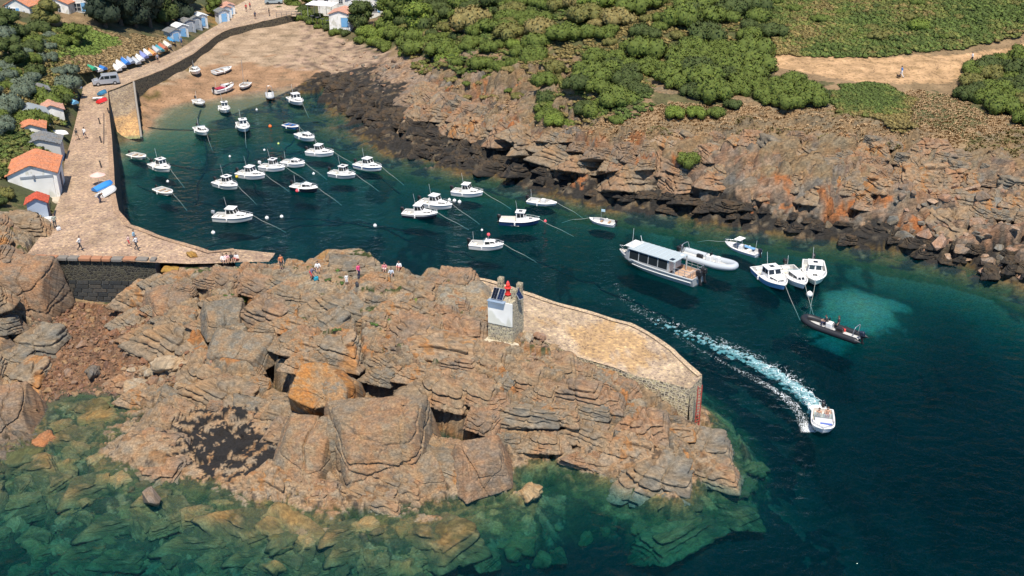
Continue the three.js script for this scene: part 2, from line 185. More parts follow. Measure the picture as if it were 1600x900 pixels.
// ---------------------------------------------------------------- jointed rock: blocks with their own tilt, parted by clefts
function joints(x, z, sx, sz, turn, seed, out) {
  const c = Math.cos(turn), s = Math.sin(turn), u = (x * c + z * s) / sx, v = (-x * s + z * c) / sz, iu = Math.floor(u), iv = Math.floor(v);
  let best = 1e9, bu = 0, bv = 0, bi = 0, bj = 0;
  for (let j = -1; j < 2; j++) for (let i = -1; i < 2; i++) { const ci = iu + i, cj = iv + j, qu = ci + 0.5 + (hash(ci, cj, seed) - 0.5) * 0.85, qv = cj + 0.5 + (hash(ci, cj, seed + 1) - 0.5) * 0.85, d = (qu - u) ** 2 + (qv - v) ** 2; if (d < best) { best = d; bu = qu; bv = qv; bi = ci; bj = cj; } }
  let e = 9;
  for (let j = -2; j < 3; j++) for (let i = -2; i < 3; i++) { if (!i && !j) continue; const ci = bi + i, cj = bj + j, qu = ci + 0.5 + (hash(ci, cj, seed) - 0.5) * 0.85, qv = cj + 0.5 + (hash(ci, cj, seed + 1) - 0.5) * 0.85, du = qu - bu, dv = qv - bv, l = Math.hypot(du, dv), d = (((qu + bu) / 2 - u) * du + ((qv + bv) / 2 - v) * dv) / l; if (d < e) e = d; }
  out.e = e * Math.min(sx, sz); out.du = (u - bu) * sx; out.dv = (v - bv) * sz; out.i = bi; out.j = bj; out.a = hash(bi, bj, seed + 2); out.b = hash(bi, bj, seed + 3); out.c = hash(bi, bj, seed + 4); out.d = hash(bi, bj, seed + 5);
  return out;
}
function courses(x, z, w, len, turn, seed, out) {   // slabs in long parallel courses, each course split crosswise
  const c = Math.cos(turn), s = Math.sin(turn), u0 = x * c + z * s, v0 = -x * s + z * c, v = v0 / w + 0.7 * noise(u0 * 0.09 / 1, v0 * 0.05, seed + 6), ev = (i) => i + (hash(i, 7, seed) - 0.5) * 0.6;
  let i = Math.floor(v); if (v < ev(i)) i--; else if (v >= ev(i + 1)) i++;
  const ln = len * (0.55 + hash(i, 8, seed)), u = u0 / ln + hash(i, 9, seed) * 9 + (v - i) * (hash(i, 10, seed) - 0.5) * 0.7, eu = (j) => j + (hash(j, i, seed + 1) - 0.5) * 0.6;
  let j = Math.floor(u); if (u < eu(j)) j--; else if (u >= eu(j + 1)) j++;
  const a = ev(i), b = ev(i + 1), p = eu(j), q = eu(j + 1);
  out.e = Math.min((v - a) * w, (b - v) * w, (u - p) * ln, (q - u) * ln); out.dv = (v - (a + b) / 2) * w; out.du = (u - (p + q) / 2) * ln; out.a = hash(i, j, seed + 2); out.b = hash(i, j, seed + 3); out.c = hash(i, j, seed + 4); out.d = hash(i, j, seed + 5); return out;
}
const J1 = {}, J2 = {}, J3 = {};
function blocks(x, z, k, seed, turn, tame = 1) {     // relief in metres for rock of block size k (1 = masses of about 5 m split into slabs)
  const wx = fbm(x * 0.35, z * 0.35, 3, seed) * 0.8 * k, wz = fbm(x * 0.35 + 40, z * 0.35, 3, seed) * 0.8 * k, X = x + wx, Z = z + wz;
  joints(X + wx, Z + wz, 6.4 * k, 3.8 * k, turn, seed, J1);
  const flip = J1.b > 0.68 ? 0.5 : J1.b < 0.14 ? -0.7 : 0;
  courses(X, Z, 1.3 * k, 2.5 * k, turn + flip, seed + 20, J2); courses(X + wz * 0.2, Z + wx * 0.2, 0.52 * k, 0.95 * k, turn + flip + 1.3 * (J1.d > 0.5 ? 1 : 0), seed + 40, J3);
  let h = (J1.c - 0.5) * 1.3 * k * tame + J1.du * (J1.a - 0.5) * 0.3 + J1.dv * (J1.d - 0.4) * 0.4;
  h += ((J2.c - 0.5) * 0.6 * k + J2.du * (J2.a - 0.5) * 0.3 + J2.dv * (0.12 + J2.b * 0.5)) * tame;
  h += (J3.c - 0.5) * 0.13 * k + J3.dv * (J3.b - 0.3) * 0.3;
  h -= (1 - smooth(0.04, 0.3 * k, J1.e)) * (0.3 + 1.1 * J1.d) * k + (1 - smooth(0.04, 0.2 * k, J2.e)) * (J2.d > 0.4 ? 0.7 : 0.25) * k * (0.4 + 0.6 * tame) + (1 - smooth(0.02, 0.13 * k, J3.e)) * (J3.d > 0.5 ? 0.24 : 0.06) * k;
  return h + fbm(x * 2.2, z * 2.2, 3, seed + 9) * 0.09 * k;
}
// marked features of the headland
const clefts = [
  [[[372,448,5.8],[392,490,5.6],[412,530,5],[434,570,3.8],[452,604,2.6]], 0.8, 3.6], [[[540,560,4.6],[570,592,3.6],[620,612,3],[670,642,2.4],[712,672,1.8],[760,705,1.2]], 1.5, 3.2],
  [[[300,440,5.8],[322,462,5.4],[318,500,4.6],[345,540,3.6]], 0.9, 2.2], [[[555,470,6],[560,520,5.4],[556,560,4.8]], 0.5, 1.4], [[[470,640,2.4],[520,662,2.4],[540,700,1.6]], 0.5, 1.4], [[[525,655,3],[532,720,1.4],[556,752,1]], 0.35, 1.2],
  [[[800,600,4],[860,640,3],[905,690,1.3]], 0.4, 1.0], [[[700,505,5.7],[690,560,4.8],[704,610,3.5]], 0.35, 0.9], [[[612,510,5.7],[650,560,4.8]], 0.35, 1.0], [[[890,560,4.6],[880,610,3.8],[930,650,2.7]], 0.3, 0.8], [[[330,585,2.2],[395,618,1.8],[450,640,1.8]], 0.7, 1.1],
].map(([l, w, d]) => [boxed(poly(l)), w, d]);
const domes = [   // centre, top height, half sizes, turn, squareness
  [[360,566,3.0], 3.9, 3.4, 1.6, 0.2, 4], [[395,640,1.6], 2.2, 3.4, 1.6, 0.2, 3.5],
  [[240,690,0.9], 1.5, 3.6, 2.6, 0.5, 3.5], [[700,712,1.4], 1.9, 2.2, 2.0, 0, 3], [[545,402,7], 7.9, 3.6, 1.1, 0, 3], [[470,425,6.8], 7.3, 2.0, 1.2, 0.2, 3], [[705,470,6], 6.6, 2.6, 1.8, 0.3, 4],
].map(([c, t, a, b, r, p]) => [at(...c), t, a, b, Math.cos(r), Math.sin(r), p]);
const slab = { p: region([[455,572,5.2],[500,568,5.4],[538,570,5.3],[553,598,4.4],[545,640,2.9],[508,655,2.2],[478,650,2.2],[466,615,3.6]]) };
{ const a = at(458,572,5.2), b = at(540,570,5.3), c = at(492,652,2.3), n = b.clone().sub(a).cross(c.clone().sub(a)).normalize(); slab.y = (x, z) => a.y - (n.x * (x - a.x) + n.z * (z - a.z)) / n.y; }
const NEAR = { x0: -70, x1: 30, z0: -123, z1: -53, step: 0.14 }, FAR = { x0: -52, x1: 104, z0: -206, z1: -96, step: 0.36 };
const inBox = (x, z, b) => Math.min(x - b.x0, b.x1 - x, z - b.z0, b.z1 - z);
const gname = { z: '', id: '' };
// height, with the zone written to gname
function ground(x, z, fine) {
  const b = baseH(x, z); let y = b; gname.z = b < -0.25 ? 'seabed' : 'hill'; gname.id = '';
  const dn = inBox(x, z, NEAR), dq = inside(x, z, quay), dj = inside(x, z, jetty);
  if (dn > 0) {
    const dh = inside(x, z, R.head), dc = inside(x, z, R.crag), dk = inside(x, z, R.nearcrag), dv = inside(x, z, R.cove);
    const rock = Math.max(smooth(-2.5, 1, dh) * smooth(-0.2, 0.4, -dq + 0.6), smooth(-1.5, 0.8, dc), smooth(-1.5, 0.8, dk));
    const wild = 0.45 + 0.55 * smooth(0.6, 2.6, b), r = blocks(x, z, 1, 11, 0.32, wild);
    let id = J1.i * 100 + J1.j;
    if (rock > 0) {
      const wv = inside(x, z, R.weedblack, 3); let h = b + r * rock * (b > 5.6 && dh > 0 ? 0.55 : wv > -1 ? 0.4 : 0.85);
      if (dh > -4) {
        for (const [l, w, d] of clefts) { if (x < l.lo[0] - 3 || x > l.hi[0] + 3 || z < l.lo[1] - 3 || z > l.hi[1] + 3) continue; const [e, t] = lineDist(x + fbm(x, z, 2, 70) * 0.5, z, l); h -= d * (1 - smooth(w * 0.35, w * 1.15, e)) * (0.35 + 0.65 * smooth(0, 0.3, t)); }
        for (let k = 0; k < domes.length; k++) { const [c, t, ax, az, co, si, p] = domes[k], dx = x - c.x + fbm(x * 0.8, z * 0.8, 2, 81) * 0.5, dz = z - c.z, q = (Math.abs((dx * co + dz * si) / ax) ** p + Math.abs((-dx * si + dz * co) / az) ** p) ** (1 / p); if (q < 1.15) { const v = t - (q < 0.6 ? q * q * 0.5 : 0.18 + (q - 0.6) ** 1.6 * (t + 0.5) * 3.2) + r * 0.28; if (v > h) { h = v; id = 900000 + k; } } }
        const ds = -1; if (ds > 0) { const v = slab.y(x, z) + r * 0.1 - (1 - smooth(0, 0.35, ds)) * 0.5; if (v > h) { h = v; id = 999999; } }
      }
      y = h; gname.z = dh > -2.5 ? 'head' : 'crag'; gname.id = id;
    }
    if (dv > 0 && rock < 0.5) { y = lerp(y, b + r * 0.12 + fbm(x * 1.4, z * 1.4, 3, 5) * 0.35, smooth(0, 1, dv)); gname.z = 'cove'; }
    if (b < -0.35 && rock <= 0.02) { // sea floor with rocks and gullies
      const g = fbm(x * 0.22, z * 0.22, 3, 61), near = smooth(-4.5, -1.2, y) * smooth(1, 7, dn); y += (r * 0.55 + Math.max(0, g) * 0.9) * near; y = Math.min(y, -0.12 + r * 0.1); gname.z = 'seabed';
    }
  }
  if (gname.z === 'seabed') y += fbm(x * 0.15, z * 0.15, 3, 62) * 0.5 * smooth(-0.3, -1.5, b);
  const df = inBox(x, z, FAR);
  if (df > 0 && b > -1.2 && dn <= 0) {
    const sand = Math.max(inside(x, z, R.sand), 0), q = inside(x, z, R.shingle);
    const steep = smooth(-1.0, 0.3, b) * (1 - smooth(8.2, 10.5, b + fbm(x * 0.12, z * 0.12, 3, 15) * 3)) * (1 - smooth(0, 2, sand));
    if (steep > 0.02 && dq < -2) { const r = blocks(x, z, 1.25, 171, -0.25), n = fbm(x * 0.16, z * 0.16, 3, 44); y += steep * (q > 0 ? 0.25 : 1) * (r * (b < 2.4 ? 0.7 : 1.15) + n * 2.2 * smooth(1.5, 4, b)); gname.z = 'cliff'; gname.id = J1.i * 100 + J1.j; }
  }
  if (b > 6 && gname.z === 'hill') y += fbm(x * 0.1, z * 0.1, 3, 33) * 0.7;
  if (dq > -0.6) { const lvl = 4.2 + 1.7 * smooth(-160, -125, z); y = Math.min(y, Math.max(b, y > lvl ? lvl : b), lvl); y -= 3 * smooth(0.9, 1.8, dq); }
  if (x < -52 && inside(x, z, rampArea) > -0.3) y = Math.min(y, b - 1.2);
  if (dj > -0.5) y = Math.min(y, lerp(y, b - 2.2, smooth(-0.5, 0.3, dj)));
  return y;
}
const mix3 = (a, b, t) => { a[0] += (b[0] - a[0]) * t; a[1] += (b[1] - a[1]) * t; a[2] += (b[2] - a[2]) * t; };
const tone = [0, 0, 0];
// colours of what lies there: rock kinds, lichen, barnacles, weed, sand, soil, dry grass
function matter(x, y, zz, zone) {
  const z = zone === 'head' || zone === 'crag' || zone === 'cliff' ? zz - y * 0.9 : zz;
  const n1 = fbm(x * 0.35, z * 0.35, 4, 201), n2 = fbm(x * 1.7, z * 1.7, 4, 211), n3 = noise(x * 6, z * 6, 221), c = tone;
  const set = (r, g, b) => { c[0] = r; c[1] = g; c[2] = b; };
  if (zone === 'head' || zone === 'crag') {
    set(0.4, 0.285, 0.175);
    const pick = J2.a + n1 * 0.5;
    if (pick > 0.72) mix3(c, [0.30, 0.255, 0.195], 0.85); else if (pick < 0.25) mix3(c, [0.43, 0.255, 0.145], 0.8);
    if (J3.a > 0.74) mix3(c, [0.24, 0.205, 0.16], 0.55); else if (J3.a < 0.2) mix3(c, [0.5, 0.375, 0.245], 0.5);
    mix3(c, [0.21, 0.185, 0.15], 0.35 * smooth(0.22, 0.3, n2 + n3 * 0.1));
    const dry = y + n1 * 1.5;
    if (dry > 3.2) { mix3(c, [0.46, 0.375, 0.265], 0.6 * smooth(0.1, 0.16, n2 + n3 * 0.06 + (J2.b - 0.5) * 0.3)); mix3(c, [0.5, 0.2, 0.045], 0.8 * smooth(0.24, 0.3, fbm(x * 0.5 + 9, z * 0.5, 3, 231) + n2 * 0.35 + n3 * 0.05 + (J2.c - 0.6) * 0.5)); }
    if (y > 5.6) mix3(c, [0.44, 0.37, 0.28], 0.45);
    if (dry < 1.7) { mix3(c, [0.48, 0.35, 0.23], 0.7); mix3(c, [0.07, 0.055, 0.045], 0.8 * smooth(0.2, 0.27, n2 + n3 * 0.14)); mix3(c, [0.34, 0.185, 0.08], 0.7 * smooth(0.2, 0.28, fbm(x * 0.7, z * 0.7, 3, 241) + n3 * 0.05)); }
    if (zone === 'crag' && y < 2.4 + n2) mix3(c, [0.13, 0.12, 0.105], 0.7);
    const wb = inside(x, zz, R.weedblack, 3) + n1 * 2; if (wb > -0.5 && n2 + n3 * 0.2 > 0.04 - wb * 0.09) set(0.02, 0.018, 0.018);
    if (y > 5 && fbm(x * 0.6 + 5, z * 0.9, 3, 251) + n3 * 0.08 > 0.33 && J2.e < 0.3) set(0.07, 0.1, 0.025);
    if (y < -0.05 + n2 * 0.3) { set(0.26, 0.17, 0.06); if (J2.a > 0.6) set(0.13, 0.13, 0.04); mix3(c, [0.05, 0.065, 0.02], 0.8 * smooth(0.05, 0.12, n2 + n3 * 0.08)); mix3(c, [0.42, 0.31, 0.13], 0.7 * smooth(0.2, 0.26, fbm(x * 0.8, z * 0.8, 3, 261))); }
  } else if (zone === 'cove') { set(0.3, 0.17, 0.095); mix3(c, [0.2, 0.115, 0.07], smooth(-0.2, 0.2, n2)); if (y < 0) mix3(c, [0.12, 0.1, 0.04], 0.7); }
  else if (zone === 'cliff') {
    set(0.37, 0.25, 0.16);
    const pick = J2.a + n1 * 0.6;
    if (pick > 0.66) mix3(c, [0.27, 0.245, 0.205], 0.85); else if (pick < 0.3) mix3(c, [0.36, 0.2, 0.12], 0.7);
    if (J3.a > 0.7) mix3(c, [0.16, 0.135, 0.105], 0.6); else if (J3.a < 0.2) mix3(c, [0.46, 0.33, 0.22], 0.5);
    mix3(c, [0.12, 0.105, 0.085], 0.6 * smooth(0.2, 0.28, n2 + n3 * 0.1));
    mix3(c, [0.48, 0.17, 0.045], 0.85 * smooth(0.3, 0.35, fbm(x * 0.22, z * 0.3, 3, 271) + n2 * 0.35 + (J2.c - 0.5) * 0.25));
    const g = y + n1 * 5 + n2 * 1.5; if (g > 6.4) mix3(c, [0.33, 0.235, 0.13], 0.9 * smooth(6.4, 7.2, g));
    const q = inside(x, zz, R.shingle); if (q > -1) { mix3(c, [0.44, 0.31, 0.21], 0.8 * smooth(-1, 1, q)); if (n2 > 0.2) mix3(c, [0.16, 0.11, 0.08], 0.6); }
    const w = y + n1 * 1.2 + n2 * 1.0 + (J2.c - 0.5) * 0.8, black = x < 0 ? 3.1 : x < 30 ? 2.5 : 2.1; if (w < black) { set(0.035, 0.03, 0.024); mix3(c, [0.25, 0.19, 0.12], 0.75 * smooth(0.22, 0.32, fbm(x * 1.1, z * 1.1, 3, 281) + n3 * 0.08)); }
    if (y < 0.25 + n2 * 0.5 && n1 > 0) mix3(c, [0.2, 0.13, 0.035], 0.7);
  } else if (zone === 'seabed') {
    const near = Math.min((z + 102) / 6, (26 - x) / 6) + n1 * 2 > 0;
    set(0.2, 0.19, 0.12);
    if (near) { set(0.11, 0.09, 0.04); if (J2.a > 0.74) set(0.28, 0.22, 0.1); else if (J2.a < 0.3) set(0.08, 0.09, 0.03); if (J3.a > 0.7) mix3(c, [0.42, 0.34, 0.18], 0.6); mix3(c, [0.04, 0.055, 0.02], 0.85 * smooth(0.06, 0.14, n1 + n2 * 0.3)); mix3(c, [0.025, 0.03, 0.025], smooth(-2.4, -3.2, y + n1)); }
    else { const s = inside(x, z, SANDPATCH, 10); mix3(c, [0.10, 0.115, 0.07], 0.9 * smooth(-0.06, 0.12, fbm(x * 0.09, z * 0.13, 4, 301) - clamp(s / 8, -0.12, 0.5))); mix3(c, [0.03, 0.036, 0.02], 0.8 * smooth(0.2, 0.26, fbm(x * 0.32, z * 0.1, 4, 311))); if (s > -3) mix3(c, [0.58, 0.53, 0.4], 0.9 * smooth(-1.5, 0.5, s + n1 * 3 + n2)); }
    const sd = inside(x, z, R.sand, 12); if (sd > -10) mix3(c, [0.42, 0.26, 0.14], smooth(-10, -3, sd + n1 * 3));
    if (y > -1.3 && !near && inBox(x, z, FAR) > 0 && sd < -3) { set(0.14, 0.105, 0.035); mix3(c, [0.06, 0.08, 0.02], smooth(0, 0.2, n2)); }
  } else {
    const sd = inside(x, z, R.sand, 3);
    set(0.15, 0.125, 0.055); mix3(c, [0.08, 0.095, 0.03], smooth(-0.1, 0.15, n1)); mix3(c, [0.3, 0.21, 0.11], smooth(0.05, 0.3, fbm(x * 0.12, z * 0.12, 3, 321) + n2 * 0.3));
    if (x > -20 && (y < 10 + n1 * 2.5 || inside(x, z, R.path, 6) > -4 + n1 * 4)) mix3(c, [0.34, 0.23, 0.125], 0.8); else if (x > -20) mix3(c, [0.085, 0.1, 0.03], 0.75);
    if (inside(x, z, R.lawn) > 0 || inside(x, z, R.lawn2) > 0) { set(0.34, 0.21, 0.075); mix3(c, [0.2, 0.17, 0.05], smooth(-0.1, 0.3, n2)); }
    if (inside(x, z, R.path, 2) > -0.3 + n2 * 0.9 || inside(x, z, R.trail, 2) > -0.2 + n2 * 0.4) { set(0.62, 0.40, 0.21); mix3(c, [0.45, 0.29, 0.14], smooth(0.0, 0.3, n2)); if (n3 > 0.75) mix3(c, [0.3, 0.2, 0.1], 0.6); }
    if (sd > -1 + n2 && y < 4.3) { set(0.5, 0.37, 0.245); mix3(c, [0.44, 0.32, 0.205], smooth(-0.1, 0.3, n1)); const wet = 1.5 + n1 * 1.0 + (x + 45) * -0.04; if (y < wet) mix3(c, [0.4, 0.235, 0.125], 0.85); if (fbm(x * 0.5, z * 0.9, 3, 331) + n3 * 0.06 > 0.36) mix3(c, [0.2, 0.15, 0.09], 0.6); { const [e] = lineDist(x, z, beachWeed); if (e < 2.6 && n2 + n3 * 0.15 > -0.05 + e * 0.13) { c[0] = 0.15; c[1] = 0.11; c[2] = 0.035; } } }
    if (inside(x, z, R.shingle, 2) > 0 && y < 5 && n2 > -0.1) { set(0.45, 0.32, 0.22); if (n3 + n2 > 0.4) set(0.2, 0.14, 0.1); }
  }
  return c;
}
const beachWeed = boxed(poly([[208,154,2.2],[226,141,2.3],[256,123,2.5],[290,108,2.6]]));
const SANDPATCH = region([[1285,450],[1340,440],[1410,455],[1400,490],[1330,505],[1290,480]]);
function sheet(b, keep, matOf) {             // a gridded stretch of ground, cut up by zone
  const nx = Math.round((b.x1 - b.x0) / b.step) + 1, nz = Math.round((b.z1 - b.z0) / b.step) + 1, H = new Float32Array(nx * nz), C = new Float32Array(nx * nz * 3), Z = new Array(nx * nz), out = new Map();
  for (let j = 0, o = 0; j < nz; j++) for (let i = 0; i < nx; i++, o++) {
    const x = b.x0 + i * b.step, z = b.z0 + j * b.step; let y = ground(x, z);
    const zone = gname.z === 'hill' || gname.z === 'seabed' ? (y < -0.25 ? 'seabed' : 'hill') : gname.z;
    if (b.dive) y -= 1.4 * (1 - smooth(0, 1.4, inBox(x, z, b)));
    H[o] = y; Z[o] = zone === 'head' || zone === 'crag' || zone === 'cliff' ? zone + ':' + gname.id : zone;
    C.set(matter(x, y, z, zone), o * 3);
  }
  for (let j = 0; j + 1 < nz; j++) for (let i = 0; i + 1 < nx; i++) { const o = j * nx + i, x = b.x0 + (i + 0.5) * b.step, z = b.z0 + (j + 0.5) * b.step; if (keep && !keep(x, z)) continue; const k = Z[o]; if (!out.has(k)) out.set(k, []); out.get(k).push(o); }
  const made = new Map();
  for (const [k, cells] of out) {
    const map = new Map(), pos = [], nor = [], col = [], uv = [], idx = [];
    const vert = (o) => { let v = map.get(o); if (v === undefined) { v = pos.length / 3; map.set(o, v); const i = o % nx, j = (o / nx) | 0, x = b.x0 + i * b.step, z = b.z0 + j * b.step, y = H[o], dx = (H[j * nx + Math.min(nx - 1, i + 1)] - H[j * nx + Math.max(0, i - 1)]) / (2 * b.step), dz = (H[Math.min(nz - 1, j + 1) * nx + i] - H[Math.max(0, j - 1) * nx + i]) / (2 * b.step), l = Math.hypot(dx, 1, dz); pos.push(x, y, z); nor.push(-dx / l, 1 / l, -dz / l); col.push(C[o * 3], C[o * 3 + 1], C[o * 3 + 2]); uv.push(x - y * 0.25, z - y); } return v; };
    for (const o of cells) { const a = vert(o), c = vert(o + 1), d = vert(o + nx), e = vert(o + nx + 1); if (Math.abs(H[o] - H[o + nx + 1]) < Math.abs(H[o + 1] - H[o + nx])) idx.push(a, d, e, a, e, c); else idx.push(a, d, c, c, d, e); }
    const g = new THREE.BufferGeometry(); g.setAttribute('position', new THREE.Float32BufferAttribute(pos, 3)); g.setAttribute('normal', new THREE.Float32BufferAttribute(nor, 3)); g.setAttribute('color', new THREE.Float32BufferAttribute(col, 3)); g.setAttribute('uv', new THREE.Float32BufferAttribute(uv, 2)); g.setIndex(idx);
    made.set(k, [g, cells.length]);
  }
  return made;
}
NEAR.dive = FAR.dive = true;
const ALL = { x0: -230, x1: 230, z0: -430, z1: -20, step: 1 };
const headland = struct('rocky_headland'), crags = struct('rocky_crag'), shore = struct('rocky_shore');
function place(made, mat, minor) {
  const rest = { head: [], crag: [], cliff: [] };
  for (const [k, [g, n]] of made) {
    const [zone] = k.split(':');
    if (zone in rest) { const home = { head: headland, crag: crags, cliff: shore }[zone]; if (n >= minor) part('rock_block', g, mat, home); else rest[zone].push(g); }
    else struct({ seabed: 'seabed', hill: 'hillside', cove: 'cove_beach' }[zone], g, zone === 'cove' ? rockMat : zone === 'seabed' ? rockMat : groundMat);
  }
  for (const zone in rest) if (rest[zone].length) part('rock_rubble', mergeGeometries(rest[zone]), mat, { head: headland, crag: crags, cliff: shore }[zone]).userData.kind = 'stuff';
}
place(sheet(NEAR), rockMat, 40);
place(sheet(FAR, (x, z) => inBox(x, z, NEAR) < 2.5), farRockMat, 30);
place(sheet(ALL, (x, z) => inBox(x, z, NEAR) < 3 && inBox(x, z, FAR) < 3), farRockMat, 1e9);
const groundY = (x, z) => ground(x, z);
// ---------------------------------------------------------------- the sea: a body of absorbing green water and its rippled surface
const waterBody = new THREE.MeshPhysicalMaterial({ name: 'sea water', color: rgb(0.0, 0.19, 0.25), roughness: 0.4, specularIntensity: 0, transparent: true, opacity: 0.036, thickness: 1, attenuationColor: rgb(0.585, 0.842, 0.88), attenuationDistance: 1 });
struct('sea', box(420, 14, 380, 0, -7.02, -210), waterBody);
const surfaceMat = new THREE.MeshPhysicalMaterial({ name: 'sea surface', color: 0xffffff, roughness: 0.06, transmission: 1, thickness: 0, ior: 1.33, specularIntensity: 0.32, bumpMap: scaled(rippleBump, 14), bumpScale: 0.3 });
{ const g = new THREE.PlaneGeometry(419, 379, 1, 1).rotateX(-Math.PI / 2).translate(0, 0, -210); const p = g.attributes.position, uv = g.attributes.uv; for (let i = 0; i < p.count; i++) uv.setXY(i, p.getX(i), p.getZ(i) * 1.3); struct('water', g, surfaceMat); }
// ---------------------------------------------------------------- road, quay, slipway, sea wall, breakwater
const stoneTan = rgb(0.50, 0.40, 0.30), stoneDark = rgb(0.17, 0.155, 0.13), stonePale = rgb(0.62, 0.52, 0.40);
const pavePlain = pavingMat(stoneTan, 12, 0.06), paveTint = pavingMat(rgb(1, 1, 1), 9, 0.07); paveTint.vertexColors = true; paveTint.side = THREE.DoubleSide;
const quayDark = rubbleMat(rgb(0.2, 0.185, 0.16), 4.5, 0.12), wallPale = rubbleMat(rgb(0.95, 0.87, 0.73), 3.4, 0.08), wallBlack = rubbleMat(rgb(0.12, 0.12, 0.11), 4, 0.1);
function loft(A, B, n, tint) {               // surface between two kerbs, uv in metres
  const pos = [], uv = [], idx = [], col = [], sub = 4, rows = [];
  for (let i = 0; i + 1 < A.length; i++) for (let s = 0; s < sub; s++) rows.push([i, s / sub]);
  rows.push([A.length - 2, 1]);
  for (const [i, t] of rows) for (let k = 0; k <= n; k++) { const a = A[i].map((v, c) => lerp(v, A[i + 1][c], t)), b = B[i].map((v, c) => lerp(v, B[i + 1][c], t)), q = k / n, x = lerp(a[0], b[0], q), z = lerp(a[1], b[1], q), y = lerp(a[2], b[2], q) + fbm(x * 0.5, z * 0.5, 3, 91) * 0.16; pos.push(x, y, z); uv.push(x, z); if (tint) col.push(...tint(x, y, z)); }
  for (let r = 0; r + 1 < rows.length; r++) for (let k = 0; k < n; k++) { const o = r * (n + 1) + k; idx.push(o, o + 1, o + n + 1, o + 1, o + n + 2, o + n + 1); }
  const g = new THREE.BufferGeometry(); g.setAttribute('position', new THREE.Float32BufferAttribute(pos, 3)); g.setAttribute('uv', new THREE.Float32BufferAttribute(uv, 2)); if (tint) g.setAttribute('color', new THREE.Float32BufferAttribute(col, 3)); g.setIndex(idx); g.computeVertexNormals(); return g;
}
function drop(line, low, lean = 0, cap = 0) {    // wall face hanging from a kerb line
  const pos = [], uv = [], idx = []; let run = 0;
  line.forEach(([x, z, y], i) => { const a = line[Math.max(0, i - 1)], b = line[Math.min(line.length - 1, i + 1)], l = Math.hypot(b[0] - a[0], b[1] - a[1]), nx = -(b[1] - a[1]) / l, nz = (b[0] - a[0]) / l; if (i) run += Math.hypot(x - a[0], z - a[1]); pos.push(x, y + cap, z, x + nx * lean, low, z + nz * lean); uv.push(run, y, run, low); });
  for (let i = 0; i + 1 < line.length; i++) idx.push(i * 2, i * 2 + 1, i * 2 + 2, i * 2 + 2, i * 2 + 1, i * 2 + 3);
  const g = new THREE.BufferGeometry(); g.setAttribute('position', new THREE.Float32BufferAttribute(pos, 3)); g.setAttribute('uv', new THREE.Float32BufferAttribute(uv, 2)); g.setIndex(idx); g.computeVertexNormals(); return g;
}
const offsetLine = (line, d) => line.map(([x, z, y], i) => { const a = line[Math.max(0, i - 1)], b = line[Math.min(line.length - 1, i + 1)], l = Math.hypot(b[0] - a[0], b[1] - a[1]); return [x - (b[1] - a[1]) / l * d, z + (b[0] - a[0]) / l * d, y]; });
struct('quay_road', loft(quayL, quayR, 8, (x, y, z) => { const n = fbm(x * 0.2, z * 0.2, 4, 93), m = fbm(x * 1.2, z * 1.2, 3, 94), road = z < -178; const c = road ? [0.64, 0.55, 0.47] : [0.68, 0.55, 0.455]; mix3(c, [0.54, 0.44, 0.36], smooth(0.02, 0.2, n)); mix3(c, [0.8, 0.68, 0.56], smooth(0.1, 0.25, m) * 0.6); if (noise(x * 2.3, z * 2.3, 99) > 0.72) mix3(c, [0.36, 0.29, 0.22], 0.6); return c; }), paveTint);
struct('village_square', (() => { const p = R.square, f = THREE.ShapeUtils.triangulateShape(p.map(([x, z]) => new THREE.Vector2(x, z)), []); const g = facets(p.map(([x, z, y]) => [x, y + 0.02, z]), f.map(([a, b, c]) => [a, c, b])); return g; })(), Object.assign(pavingMat(rgb(0.66, 0.58, 0.49), 9, 0.02), { side: THREE.DoubleSide }));
{
  const w1 = thing('harbour_wall', 'long dark stone wall between the curving road and the sandy beach', 'wall');
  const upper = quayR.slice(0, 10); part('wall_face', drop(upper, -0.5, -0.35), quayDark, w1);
  part('coping', loft(offsetLine(upper, 0.0).map(([x, z, y]) => [x, z, y + 0.09]), offsetLine(upper, 0.45).map(([x, z, y]) => [x, z, y + 0.09]), 1), pavingMat(rgb(0.6, 0.5, 0.4), 6, 0.04), w1);
  const w2 = thing('quay_wall', 'tall dark stone quay wall dropping straight into the harbour water', 'wall');
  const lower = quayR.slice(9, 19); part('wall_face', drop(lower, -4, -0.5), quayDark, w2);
  part('coping', loft(lower.map(([x, z, y]) => [x, z, y + 0.1]), offsetLine(lower, 0.6).map(([x, z, y]) => [x, z, y + 0.1]), 1), pavingMat(rgb(0.62, 0.48, 0.37), 6, 0.05), w2);
}
{ // slipway
  const L = poly([[170.5,144,4.62],[173,170,3],[177,193,1.5],[185,217,-0.4]]), Rr = poly([[209,129,4.62],[213,160,3],[217,187,1.5],[221,216,-0.4]]);
  const s = struct('slipway');
  part('ramp', loft(L, Rr, 5, (x, y, z) => { const n = fbm(x * 0.8, z * 0.8, 3, 95), c = [0.46, 0.41, 0.34]; if (y < 2.1 + n * 0.8) { c[0] = 0.78; c[1] = 0.55; c[2] = 0.3; } mix3(c, [0.35, 0.29, 0.21], smooth(0.1, 0.35, n) * 0.6); return c; }), paveTint, s);
  part('side_wall', drop(Rr, -1, -0.1), quayDark, s);
  part('kerb', merge(Rr.slice(0, 3).map((p, i) => { const q = Rr[i + 1]; return rod(V3(p[0], p[2] + 0.08, p[1]), V3(q[0], q[2] + 0.08, q[1]), 0.2, 6); })), M(0.27, 0.24, 0.2, 0.9), s);
}
